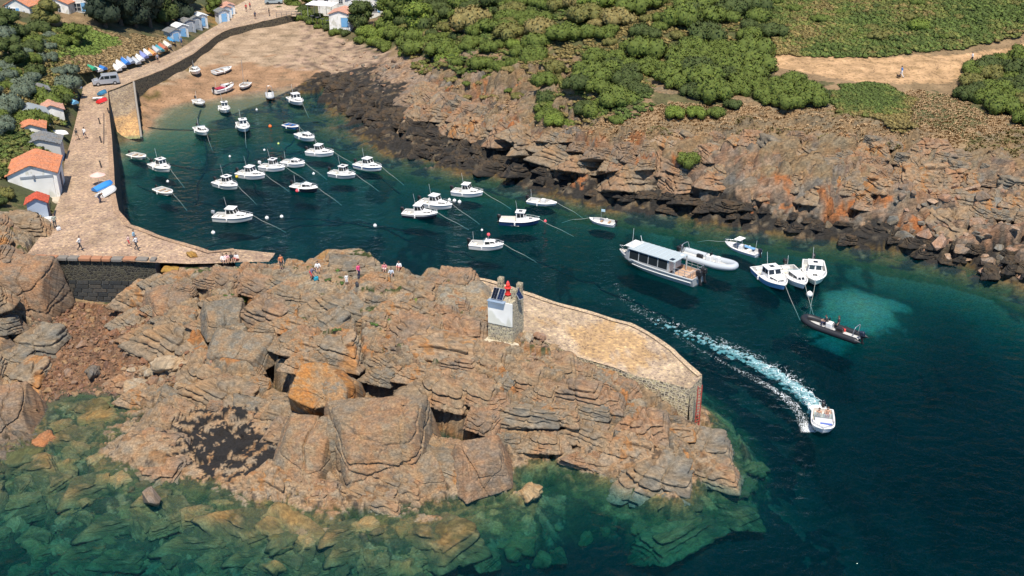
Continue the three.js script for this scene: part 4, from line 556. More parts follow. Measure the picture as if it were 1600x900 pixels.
{ // small belongings and a dog
  const d = footing(1403, 122, 12.4), g = thing('dog', 'small dark dog trotting beside the walker on the clifftop path', 'dog', [d.x, d.y, d.z], -1.2), m = M(0.05, 0.035, 0.03, 0.9);
  part('body', merge([new THREE.CapsuleGeometry(0.13, 0.4, 4, 8).rotateZ(Math.PI / 2).translate(0, 0.38, 0), new THREE.CapsuleGeometry(0.08, 0.16, 4, 8).rotateZ(-0.7).translate(0.3, 0.5, 0), new THREE.SphereGeometry(0.1, 8, 6).scale(1.2, 0.9, 0.8).translate(0.4, 0.6, 0), new THREE.CapsuleGeometry(0.04, 0.1, 3, 6).rotateZ(Math.PI / 2).translate(0.5, 0.57, 0)]), m, g);
  for (const [x, z] of [[0.2, 0.08], [0.2, -0.08], [-0.2, 0.08], [-0.2, -0.08]]) part('leg', merge([rod(V3(x, 0.35, z), V3(x + 0.03, 0.18, z), 0.045), rod(V3(x + 0.03, 0.18, z), V3(x, 0, z), 0.03)]), m, g);
  part('tail', tube([[-0.28, 0.42, 0], [-0.4, 0.55, 0], [-0.45, 0.68, 0]], 0.025), m, g);
  for (const [x, y, c, label] of [[494, 438, [0.02, 0.3, 0.4], 'blue bag on the rocks beside the person in a white hoodie'], [92, 360, WHITE, 'white bag on the ground beside the person near the blue hut'], [558, 447, DARK, 'dark bag at the feet of the person in pink']]) { const p = footing(x, y, 6.3), b = thing('bag', label, 'bag', [p.x, p.y, p.z], x); part('pouch', rbox(0.5, 0.42, 0.3, 0.12, 0, 0.2, 0), M(...c, 0.8), b); part('strap', tube([[-0.15, 0.38, 0], [0, 0.56, 0], [0.15, 0.38, 0]], 0.02), M(...c, 0.8), b); }
}
// ---------------------------------------------------------------- boats; bow along +x, waterline at y = 0
const gel = M(0.8, 0.79, 0.75, 0.32), cream = M(0.76, 0.72, 0.62, 0.4), glassDark = M(0.02, 0.026, 0.03, 0.08), greyDeck = M(0.52, 0.52, 0.5, 0.6), blackPlastic = M(0.02, 0.02, 0.022, 0.35), steel = M(0.6, 0.61, 0.62, 0.3, { metalness: 0.7 }), ropeMat = M(0.36, 0.38, 0.34, 0.9), wood = M(0.36, 0.22, 0.12, 0.6);
function lines(L, B, F, { blunt = 0.9, sheer = 0.42, full = 2.3, flat = false } = {}) {
  const N = 14, st = [];
  for (let i = 0; i <= N; i++) { const s = i / N, w = B / 2 * (s < 0.5 ? lerp(blunt, 1, Math.sin(s * Math.PI)) : Math.max(0.012, 1 - ((s - 0.5) / 0.5) ** full)), y = F * (1 + sheer * s * s), x = -L / 2 + s * L; st.push({ s, x, w, y, xc: -L / 2 + s * L * 0.965, wc: w * lerp(0.86, 0.55, s ** 3), yc: 0.04 + F * 0.55 * s ** 4, xk: -L / 2 + s * L * 0.9, yk: -0.22 + (F * 0.5) * s ** 5 }); }
  return st;
}
function strip(rows, flip) {                 // rows of points -> smooth surface
  const pos = [], idx = [], n = rows[0].length; for (const r of rows) for (const p of r) pos.push(...p);
  for (let i = 0; i + 1 < rows.length; i++) for (let j = 0; j + 1 < n; j++) { const a = i * n + j, b = a + 1, c = a + n, d = c + 1; idx.push(...(flip ? [a, b, c, b, d, c] : [a, c, b, b, c, d])); }
  const g = new THREE.BufferGeometry(); g.setAttribute('position', new THREE.Float32BufferAttribute(pos, 3)); g.setIndex(idx); g.computeVertexNormals(); return g;
}
function hullParts(o, L, B, F, side, bottom, opt = {}) {
  const st = lines(L, B, F, opt), fd = opt.fd ?? 0.5, rim = 0.11, floor = opt.floor ?? 0.14, deckMat = opt.deck ?? gel;
  const top = [], low = [];
  for (const s of [-1, 1]) { top.push(strip(st.map((q) => [[q.x, q.y, s * q.w], [lerp(q.x, q.xc, 0.5), lerp(q.y, q.yc, 0.5), s * lerp(q.w, q.wc, 0.42)], [q.xc, q.yc, s * q.wc]]), s > 0)); low.push(strip(st.map((q) => [[q.xc, q.yc, s * q.wc], [q.xk, q.yk, 0]]), s > 0)); }
  const q0 = st[0]; top.push(facets([[q0.x, q0.y, -q0.w], [q0.xc, q0.yc, -q0.wc], [q0.xc, q0.yc, q0.wc], [q0.x, q0.y, q0.w]], [[0, 1, 2, 3]])); low.push(facets([[q0.xc, q0.yc, -q0.wc], [q0.xk, q0.yk, 0], [q0.xc, q0.yc, q0.wc]], [[0, 1, 2]]));
  const hull = part('hull', merge(top), side, o); part('bottom', merge(low), bottom, hull);
  const inner = (q, d = rim) => Math.max(0, q.w - d);
  const gun = [-1, 1].map((s) => strip(st.map((q) => [[q.x, q.y - 0.05, s * (q.w + 0.03)], [q.x, q.y + 0.05, s * (q.w + 0.03)], [q.x, q.y + 0.05, s * inner(q)]]), s < 0));
  gun.push(box(0.1, 0.1, q0.w * 2, q0.x + 0.03, q0.y, 0));
  part('gunwale', merge(gun), opt.gunwale ?? gel, o);
  const aft = st.filter((q) => q.s <= fd + 1e-6), fore = st.filter((q) => q.s >= fd - 1e-6), e = aft[aft.length - 1];
  const well = []; for (const s of [-1, 1]) well.push(strip(aft.map((q) => [[q.x, q.y + 0.04, s * inner(q)], [q.x, floor, s * inner(q, rim + 0.04)]]), s > 0));
  well.push(strip(aft.map((q) => [[q.x, floor, -inner(q)], [q.x, floor, inner(q)]]), true)); well.push(facets([[e.x, floor, -inner(e)], [e.x, floor, inner(e)], [e.x, e.y + 0.05, inner(e)], [e.x, e.y + 0.05, -inner(e)]], [[0, 1, 2, 3]])); well.push(facets([[q0.x + 0.08, floor, -inner(q0)], [q0.x + 0.08, floor, inner(q0)], [q0.x + 0.08, q0.y, inner(q0)], [q0.x + 0.08, q0.y, -inner(q0)]], [[0, 1, 2, 3]]));
  part('cockpit', merge(well), opt.well ?? greyDeck, o);
  if (fore.length > 1) part('foredeck', strip(fore.map((q) => [-1, -0.5, 0, 0.5, 1].map((t) => [q.x, q.y + 0.05 + (1 - t * t) * 0.08, t * inner(q)])), true), deckMat, o);
  return st;
}
const sheerAt = (st, s) => { const i = Math.min(st.length - 2, Math.floor(s * (st.length - 1))), t = s * (st.length - 1) - i, a = st[i], b = st[i + 1]; return { x: lerp(a.x, b.x, t), y: lerp(a.y, b.y, t), w: lerp(a.w, b.w, t) }; };
function outboard(o, x, y, z, scale = 1, color = blackPlastic, tilt = 0.12) {
  const m = new THREE.Group(); m.name = 'outboard_motor'; m.position.set(x, y, z); m.rotation.z = -tilt; m.scale.setScalar(scale); o.add(m);
  part('cowling', rbox(0.52, 0.5, 0.36, 0.13, -0.22, 0.38, 0), color, m); part('leg', rbox(0.2, 0.8, 0.12, 0.05, -0.24, -0.2, 0), blackPlastic, m); part('bracket', box(0.16, 0.26, 0.22, -0.04, 0.02, 0), steel, m); part('propeller', new THREE.CylinderGeometry(0.12, 0.12, 0.06, 8).rotateZ(Math.PI / 2).translate(-0.36, -0.52, 0), blackPlastic, m);
}
function rail(o, st, from, to, h = 0.36) { const pts = [], posts = []; for (let i = 0; i <= 5; i++) { const q = sheerAt(st, lerp(from, to, i / 5)); pts.push(V3(q.x, q.y + h, q.w - 0.08)); if (i % 2 === 0) posts.push(q); } const all = [...pts, V3(sheerAt(st, 1).x + 0.05, sheerAt(st, 1).y + h, 0), ...pts.slice().reverse().map((p) => V3(p.x, p.y, -p.z))], g = [tube(all, 0.028, 5, 40)]; for (const q of posts) for (const s of [-1, 1]) g.push(rod(V3(q.x, q.y, s * (q.w - 0.08)), V3(q.x, q.y + h, s * (q.w - 0.08)), 0.022)); part('bow_rail', merge(g), steel, o); }
function house2(o, st, s0, s1, k, h, { rake = 0.5, back = 0.05, mat = gel, roof = gel, aftOpen = false, base = 0.03, side = true, frontSplit = 2, hatch = false, name = 'wheelhouse' } = {}) { // cabin between two stations
  const a = sheerAt(st, s0), b = sheerAt(st, s1), wa = a.w * k, wb = Math.min(b.w * k, a.w * k), y0 = a.y + base, y1 = b.y + base, yt = Math.max(y0, y1) + h, xa = a.x, xb = b.x, xt = xb - rake * h, xq = xa + back * h, ti = 0.86;
  const P = [[xa, y0 - 0.3, -wa], [xa, y0 - 0.3, wa], [xb, y1 - 0.1, wb], [xb, y1 - 0.1, -wb], [xq, yt, -wa * ti], [xq, yt, wa * ti], [xt, yt, wb * ti], [xt, yt, -wb * ti]];
  const c = part(name, facets(P, [...(aftOpen ? [] : [[0, 1, 5, 4]]), [1, 2, 6, 5], [2, 3, 7, 6], [3, 0, 4, 7], [4, 5, 6, 7]]), mat, o);
  const L3 = (p, q, t) => p.map((v, i) => lerp(v, q[i], t)), quad = (i, j, l, m, u0, u1, v0, v1, off) => { const pt = (u, v) => L3(L3(P[i], P[j], u), L3(P[m], P[l], u), v), A = pt(u0, v0), Bq = pt(u1, v0), C = pt(u1, v1), D = pt(u0, v1), n = V3(Bq[0] - A[0], Bq[1] - A[1], Bq[2] - A[2]).cross(V3(D[0] - A[0], D[1] - A[1], D[2] - A[2])).normalize().multiplyScalar(off), mv = (p) => [p[0] + n.x, p[1] + n.y, p[2] + n.z]; return facets([...[A, Bq, C, D].map(mv), ...[A, Bq, C, D]], [[0, 1, 2, 3], [4, 5, 1, 0], [5, 6, 2, 1], [6, 7, 3, 2], [7, 4, 0, 3]]); };
  const lo = h > 0.7 ? 0.5 : 0.45;
  for (let i = 0; i < frontSplit; i++) part('window', quad(2, 3, 7, 6, i / frontSplit + 0.05, (i + 1) / frontSplit - 0.05, lo, 0.93, 0.012), glassDark, c);
  if (side) for (const [i, j, l, m] of [[1, 2, 6, 5], [3, 0, 4, 7]]) { part('window', quad(i, j, l, m, 0.1, 0.5, lo + 0.02, 0.92, 0.012), glassDark, c); part('window', quad(i, j, l, m, 0.55, 0.9, lo + 0.02, 0.92, 0.012), glassDark, c); }
  if (h > 0.7) part('roof', rbox(xt - xq + 0.3, 0.08, wa * ti * 2 + 0.14, 0.035, (xt + xq) / 2, yt + 0.04, 0), roof, c);
  if (hatch) part('hatch', rbox(0.5, 0.05, 0.5, 0.02, (xt + xq) / 2, yt + 0.1, 0), glassDark, c);
  return { top: yt, x: xq, xt };
}
const fender = (o, x, y, z, c = gel, r = 0.1) => part('fender', new THREE.CapsuleGeometry(r, 0.3, 4, 8).translate(x, y, z), c, o);
const buoyAt = (o, x, y, z, c, r = 0.22) => part('buoy', new THREE.SphereGeometry(r, 10, 8).translate(x, y, z), c, o);
function moor(o, st, far = 2.6, spread = 0.3) { const q = sheerAt(st, 1); part('mooring_line', tube([[q.x - 0.1, q.y + 0.05, 0], [q.x + far * 0.45, q.y * 0.35, spread * 0.4], [q.x + far, -0.15, spread], [q.x + far * 1.6, -0.9, spread * 1.4]], 0.025, 4, 14), ropeMat, o); }
function boat({ a, b, kind, side = gel, bottom = M(0.16, 0.2, 0.22, 0.6), label, name = 'motorboat', beam, motor = 1, motorCol = blackPlastic, rails = true, dry = false, extra, wellMat, antenna = true, line = true, list = 0, stripe, len }) {
  const p = at(a[0], a[1], 0.2), q = at(b[0], b[1], 0.2), L = len ?? Math.min(7.2, Math.max(3.2, p.distanceTo(q))), mid = p.clone().lerp(q, 0.5), B = beam ?? L * 0.2 + 1.0, F = kind === 'open' || kind === 'dinghy' ? 0.42 : 0.34 + L * 0.065, y = dry ? surfaceY(mid.x, mid.z) + 0.2 : 0;
  const o = thing(name, label, 'boat', [mid.x, Math.max(0, y), mid.z], Math.atan2(-(q.z - p.z), q.x - p.x), 'boats moored in the harbour'); o.rotation.order = 'YXZ'; o.rotation.x = list;
  const fd = kind === 'cabin' ? 0.43 : kind === 'pilot' ? 0.5 : kind === 'cuddy' ? 0.45 : kind === 'open' ? 0.72 : 0.86;
  const st = hullParts(o, L, B, F, side, bottom, { fd: Math.round(fd * 14) / 14, well: wellMat });
  if (stripe) part('stripe', merge([-1, 1].map((s) => strip(st.map((v) => [[lerp(v.x, v.xc, 0.2), lerp(v.y, v.yc, 0.22), s * (lerp(v.w, v.wc, 0.17) + 0.012)], [lerp(v.x, v.xc, 0.4), lerp(v.y, v.yc, 0.42), s * (lerp(v.w, v.wc, 0.35) + 0.012)]]), s > 0))), stripe, o);
  let h = null;
  if (kind === 'cabin') { h = house2(o, st, 0.34, 0.64, 0.7, 0.95, { rake: 0.55, hatch: L > 5.6 }); part('hatch', rbox(0.45, 0.06, 0.45, 0.02, L * 0.29, sheerAt(st, 0.78).y + 0.14, 0), glassDark, o); house2(o, st, 0.6, 0.86, 0.62, 0.2, { rake: 1.2, frontSplit: 1, name: 'cuddy_cabin' }); }
  if (kind === 'pilot') { h = house2(o, st, 0.42, 0.66, 0.66, 1.0, { rake: 0.25, back: 0, hatch: true }); part('hatch', rbox(0.45, 0.06, 0.5, 0.02, L * 0.27, sheerAt(st, 0.78).y + 0.13, 0), glassDark, o); }
  if (kind === 'cuddy') { house2(o, st, 0.44, 0.86, 0.74, 0.36, { rake: 1.4, frontSplit: 2, name: 'cuddy_cabin' }); part('windscreen', strip([[-1, -0.6, 0, 0.6, 1].map((t) => [L * -0.02 - t * t * 0.2, F + 0.42, t * B * 0.36]), [-1, -0.6, 0, 0.6, 1].map((t) => [L * -0.05 - t * t * 0.2, F + 0.75, t * B * 0.33])]), new THREE.MeshPhysicalMaterial({ color: rgb(0.5, 0.6, 0.62), roughness: 0.06, transmission: 0.75, thickness: 0 }), o); }
  if (kind === 'open') { part('console', rbox(0.6, 0.7, 0.6, 0.08, L * 0.02, 0.48, 0), gel, o); part('wheel', new THREE.TorusGeometry(0.17, 0.025, 5, 12).rotateY(Math.PI / 2).translate(L * 0.02 - 0.36, 0.78, 0), blackPlastic, o); part('bench', rbox(0.45, 0.3, B * 0.6, 0.06, -L * 0.2, 0.3, 0), cream, o); }
  if (kind === 'dinghy') for (const s of [0.25, 0.55]) { const v = sheerAt(st, s); part('thwart', rbox(0.26, 0.05, v.w * 1.75, 0.02, v.x, F * 0.75, 0), wood, o); }
  if (kind !== 'dinghy' && kind !== 'open') { part('seat', rbox(0.4, 0.34, B * 0.6, 0.06, -L * 0.36, 0.32, 0), cream, o); part('engine_well', rbox(0.4, F * 0.6, B * 0.4, 0.05, -L * 0.46, F * 0.55, 0), gel, o); }
  if (motor) outboard(o, -L / 2 - 0.02, F, 0, kind === 'dinghy' ? 0.7 : L > 5.5 ? 1.15 : 0.95, motorCol);
  if (rails && kind !== 'dinghy') rail(o, st, 0.62, 0.96, 0.34);
  if (antenna && h) part('antenna', rod(V3(h.x + 0.15, h.top, 0.3), V3(h.x - 0.1, h.top + 1.6, 0.35), 0.016), gel, o); else if (antenna && kind !== 'dinghy') part('flagstaff', rod(V3(-L * 0.4, F, 0), V3(-L * 0.42, F + 1.5, 0), 0.018), gel, o);
  if (line && !dry) moor(o, st, 1.8 + L * 0.2, 0.4);
  fender(o, -L * 0.1, F * 0.7, B / 2 + 0.1);
  extra?.(o, { L, B, F, st }); return o;
}
const navy = M(0.012, 0.018, 0.035, 0.35), deepBlue = M(0.02, 0.11, 0.36, 0.35), skyBlue = M(0.16, 0.36, 0.62, 0.35), greyHull = M(0.42, 0.45, 0.46, 0.4), greenGrey = M(0.35, 0.42, 0.4, 0.4), redCover = M(0.34, 0.02, 0.05, 0.8), orangeBuoy = M(0.8, 0.16, 0.03, 0.5), pinkBuoy = M(0.85, 0.1, 0.12, 0.5), yellowBuoy = M(0.8, 0.55, 0.03, 0.5);
[
  { a: [308, 201], b: [324, 214], kind: 'cuddy', label: 'plain white cuddy boat nearest the slipway, bow towards the camera', len: 4.6 },
  { a: [376, 192], b: [385, 211], kind: 'pilot', side: M(0.55, 0.68, 0.75, 0.35), label: 'pale blue fishing boat with high white engine box in the upper harbour', len: 5.2 },
  { a: [446, 196], b: [466, 201], kind: 'dinghy', side: deepBlue, bottom: deepBlue, wellMat: M(0.03, 0.18, 0.45, 0.5), label: 'small bright blue open dinghy with a dark motor' },
  { a: [467, 212], b: [491, 222], kind: 'cuddy', label: 'white cuddy boat tied just below the blue dinghy', len: 4.7 },
  { a: [481, 239], b: [522, 244], kind: 'cabin', label: 'white cabin boat with dark windscreen, highest of the mid harbour cluster' },
  { a: [373, 273], b: [415, 280], kind: 'cabin', label: 'white cabin boat with yellow fender in the mid harbour cluster', extra: (o, { L, B, F }) => { buoyAt(o, -L * 0.4, 0.3, B / 2 + 0.1, yellowBuoy, 0.2); } },
  { a: [408, 262], b: [446, 267], kind: 'pilot', motorCol: M(0.7, 0.7, 0.7, 0.4), label: 'white pilot boat with pale outboard between two mid harbour boats' },
  { a: [443, 255], b: [477, 261], kind: 'cuddy', label: 'white cuddy boat right behind the pilot boat with pale outboard' },
  { a: [338, 287], b: [372, 297], kind: 'pilot', bottom: greenGrey, side: M(0.62, 0.67, 0.63, 0.35), label: 'white pilot boat with grey green hull, leftmost of the mid cluster' },
  { a: [458, 293], b: [497, 300], kind: 'cuddy', side: navy, bottom: navy, label: 'navy hulled cuddy boat with a pink buoy on its side', extra: (o, { L, B, F }) => buoyAt(o, -L * 0.15, 0.3, B / 2 + 0.15, pinkBuoy, 0.26) },
  { a: [517, 272], b: [556, 279], kind: 'pilot', side: greyHull, label: 'grey hulled pilot boat with white wheelhouse, right of the mid cluster' },
  { a: [557, 259], b: [597, 268], kind: 'cabin', stripe: deepBlue, side: gel, label: 'white cabin boat with a blue stripe, far right of the mid cluster' },
  { a: [336, 341], b: [396, 345], kind: 'cabin', stripe: M(0.25, 0.3, 0.34, 0.4), label: 'large white cabin boat with grey stripe, nearest the causeway', motorCol: M(0.3, 0.33, 0.36, 0.4) },
  { a: [204, 242], b: [228, 248], kind: 'dinghy', label: 'small white dinghy with dark motor close to the quay wall', len: 3.6 },
  { a: [239, 259], b: [266, 270], kind: 'pilot', label: 'white pilot boat closest to the quay wall', len: 4.8, bottom: M(0.5, 0.5, 0.48, 0.5) },
  { a: [246, 296], b: [269, 305], kind: 'dinghy', label: 'cream open dinghy below the pilot boat near the quay', side: cream, len: 3.7 },
  { a: [664, 319], b: [700, 326], kind: 'cabin', label: 'white cabin boat moored behind the navy hulled one', len: 5 },
  { a: [631, 335], b: [684, 340], kind: 'cabin', side: navy, bottom: navy, stripe: gel, label: 'navy hulled cabin boat rafted in front of a white one' },
  { a: [708, 301], b: [755, 307], kind: 'cabin', label: 'white cabin boat alone near the three white floats', stripe: M(0.5, 0.56, 0.6, 0.4) },
  { a: [782, 347], b: [843, 351], kind: 'pilot', side: M(0.015, 0.045, 0.13, 0.3), bottom: navy, label: 'dark blue fishing boat with cream deck and round wheelhouse', wellMat: cream },
  { a: [826, 314], b: [870, 321], kind: 'open', label: 'long plain white open boat in mid channel', rails: false, side: gel },
  { a: [961, 351], b: [921, 345], kind: 'dinghy', label: 'white open boat with a small flag, right of mid channel', extra: (o, { L, F }) => { part('mast', rod(V3(L * 0.05, 0.2, 0), V3(L * 0.05, 2.1, 0), 0.025), steel, o); part('flag', box(0.5, 0.34, 0.02, L * 0.05 - 0.27, 1.9, 0), M(0.5, 0.68, 0.75, 0.8), o); } },
  { a: [735, 384], b: [787, 389], kind: 'cuddy', label: 'white cuddy boat with a red buoy, nearest the beacon', extra: (o, { L, F }) => { buoyAt(o, L * 0.05, F + 1.3, 0, pinkBuoy, 0.22); part('mast', rod(V3(L * 0.05, F, 0), V3(L * 0.05, F + 1.2, 0), 0.025), steel, o); } },
  { a: [1185, 398], b: [1133, 382], kind: 'open', side: M(0.6, 0.68, 0.72, 0.35), label: 'pale blue open boat with console and dark motor by the far shore', motorCol: navy, extra: (o, { L }) => { part('canopy_frame', merge([tube([[L * 0.08, 0.5, -0.7], [L * 0.08, 1.5, -0.6], [L * 0.08, 1.5, 0.6], [L * 0.08, 0.5, 0.7]], 0.03, 5, 20)]), steel, o); part('canopy', rbox(0.9, 0.06, 1.3, 0.03, L * 0.08, 1.53, 0), gel, o); part('blue_mat', rbox(1.6, 0.12, 0.5, 0.05, -L * 0.14, 0.5, 0.6), skyBlue, o); } },
  { a: [1188, 424], b: [1224, 455], kind: 'cabin', side: skyBlue, gunwale: skyBlue, label: 'sky blue hulled cabin boat, leftmost of three rafted together', motor: 0, len: 6.2, beam: 2.7 },
  { a: [1229, 424], b: [1254, 452], kind: 'cuddy', label: 'white cuddy boat in the middle of three rafted together', len: 6, beam: 2.3 },
  { a: [1270, 413], b: [1273, 450], kind: 'pilot', side: cream, label: 'cream boat with tall wheelhouse and mast, rightmost of three rafted together', len: 6.6, beam: 2.7 },
  { a: [305, 125], b: [311, 135], kind: 'cuddy', label: 'white cuddy boat lying on wet sand nearest the beach wall', dry: true, len: 4.2, list: 0.08 },
  { a: [342, 126], b: [357, 122], kind: 'dinghy', label: 'white open boat aground highest up the sand', dry: true, len: 4.4, motor: 0, list: 0.1 },
  { a: [343, 146], b: [359, 142], kind: 'cuddy', label: 'white boat with dark red cover aground on the sand', dry: true, len: 4.4, extra: (o, { L, B, F }) => part('cover', rbox(L * 0.5, 0.24, B * 0.7, 0.1, -L * 0.16, F + 0.12, 0), redCover, o) },
  { a: [388, 133], b: [377, 143], kind: 'dinghy', label: 'white open boat with tall mast at the edge of the sand', dry: true, len: 4, extra: (o, { L }) => part('mast', rod(V3(0.3, 0.1, 0), V3(0.3, 5.2, 0), 0.04), steel, o) },
  { a: [306, 157], b: [317, 165], kind: 'open', label: 'small white open boat with bow rail in the brown shallows', dry: true, len: 3.9 },
  { a: [347, 166], b: [356, 180], kind: 'pilot', label: 'small white boat with low wheelhouse in the shallows', dry: true, len: 4.1 },
  { a: [453, 154], b: [474, 167], kind: 'cabin', label: 'white cabin cruiser furthest up the harbour by the weed', len: 5.4 },
].forEach(boat);
// inflatable boats
function inflatable(a, b, tubeMat, label, L, { bowUp = 0, deck = greyDeck } = {}) {
  const p = at(a[0], a[1], 0.2), q = at(b[0], b[1], 0.2), m = p.clone().lerp(q, 0.5), B = L * 0.36, o = thing('inflatable_boat', label, 'boat', [m.x, 0, m.z], Math.atan2(-(q.z - p.z), q.x - p.x)), r = L * 0.052;
  const path = []; for (let i = 0; i <= 24; i++) { const t = i / 24 * 2 - 1, k = Math.abs(t), s = Math.sign(t); path.push(k > 0.45 ? V3(lerp(L * 0.18, -L * 0.5, (k - 0.45) / 0.55), 0.42, s * (B / 2 - r)) : V3(L * 0.18 + Math.cos(k / 0.45 * Math.PI / 2) * L * 0.3, 0.42 + Math.cos(k / 0.45 * Math.PI / 2) * 0.22, s * Math.sin(k / 0.45 * Math.PI / 2) ** 0.8 * (B / 2 - r))); }
  part('tube_collar', new THREE.TubeGeometry(new THREE.CatmullRomCurve3(path), 60, r, 10), tubeMat, o); for (const s of [-1, 1]) part('tube_end', new THREE.ConeGeometry(r, r * 2, 10).rotateZ(Math.PI / 2).translate(-L * 0.5 - r * 0.95, 0.42, s * (B / 2 - r)), tubeMat, o);
  part('hull', strip([[-0.5, -0.1, 0], [-0.25, -0.15, 0], [0.1, -0.12, 0], [0.36, 0.1, 0], [0.46, 0.5, 0]].map(([x, y], i) => { const w = [1, 1, 1, 0.62, 0.08][i] * (B / 2 - r); return [[x * L, 0.36, -w], [x * L, y, 0], [x * L, 0.36, w]]; }), false), M(0.1, 0.11, 0.12, 0.5), o);
  part('deck', strip([[-0.5, 1], [0.1, 1], [0.24, 0.8], [0.38, 0.42]].map(([x, w]) => [[x * L, 0.37, -w * (B / 2 - r)], [x * L, 0.37, w * (B / 2 - r)]]), true), deck, o);
  part('console', rbox(0.7, 0.75, 0.7, 0.1, L * 0.02, 0.75, 0), gel, o); part('windscreen', box(0.03, 0.4, 0.6, L * 0.02 + 0.3, 1.25, 0).rotateZ(0.1), glassDark, o); part('wheel', new THREE.TorusGeometry(0.18, 0.025, 5, 12).rotateY(Math.PI / 2).translate(L * 0.02 - 0.42, 1.05, 0), blackPlastic, o);
  part('jockey_seat', rbox(0.8, 0.5, 0.42, 0.1, -L * 0.16, 0.62, 0), blackPlastic, o); part('a_frame', merge([tube([[-L * 0.42, 0.5, -B * 0.34], [-L * 0.45, 1.7, -B * 0.24], [-L * 0.45, 1.7, B * 0.24], [-L * 0.42, 0.5, B * 0.34]], 0.04, 6, 24)]), steel, o);
  return { o, L, B };
}
{
  const g = inflatable([1072, 399], [1142, 420], M(0.45, 0.49, 0.52, 0.6), 'long grey inflatable boat with white seat moored behind the passenger boat', 7.4); outboard(g.o, -3.75, 0.55, 0.3, 1.1); outboard(g.o, -3.75, 0.55, -0.3, 1.1); part('bow_seat', rbox(0.5, 0.9, 0.5, 0.1, 1.3, 0.8, 0), gel, g.o);
  const k = inflatable([1337, 530], [1259, 503], M(0.018, 0.02, 0.024, 0.5), 'black inflatable boat with two people by the turquoise sand patch', 6.4); outboard(k.o, -3.25, 0.55, 0, 1.15, M(0.02, 0.03, 0.05, 0.3)); part('red_bag', rbox(0.5, 0.3, 0.3, 0.08, -1.2, 0.5, 0.5), M(0.6, 0.05, 0.04, 0.7), k.o);
  const w = (x, y, z) => k.o.localToWorld(V3(x, y, z)); k.o.updateMatrixWorld(true);
  person(w(-0.75, 0.37, 0.1), -1.9, 'stand', DARK, DARK, 'standing person in black at the wheel of the black inflatable boat', { shorts: false }); person(w(0.75, 0.3, 0.3), -1.7, 'chair', DARK, NAVY, 'seated person in dark clothes ahead of the wheel in the black inflatable', { shorts: false });
  const d = inflatable([420, 141], [424, 163], M(0.4, 0.42, 0.43, 0.6), 'grey inflatable tender with pale deck in the upper harbour', 4.4); outboard(d.o, -2.2, 0.5, 0, 0.8);
}
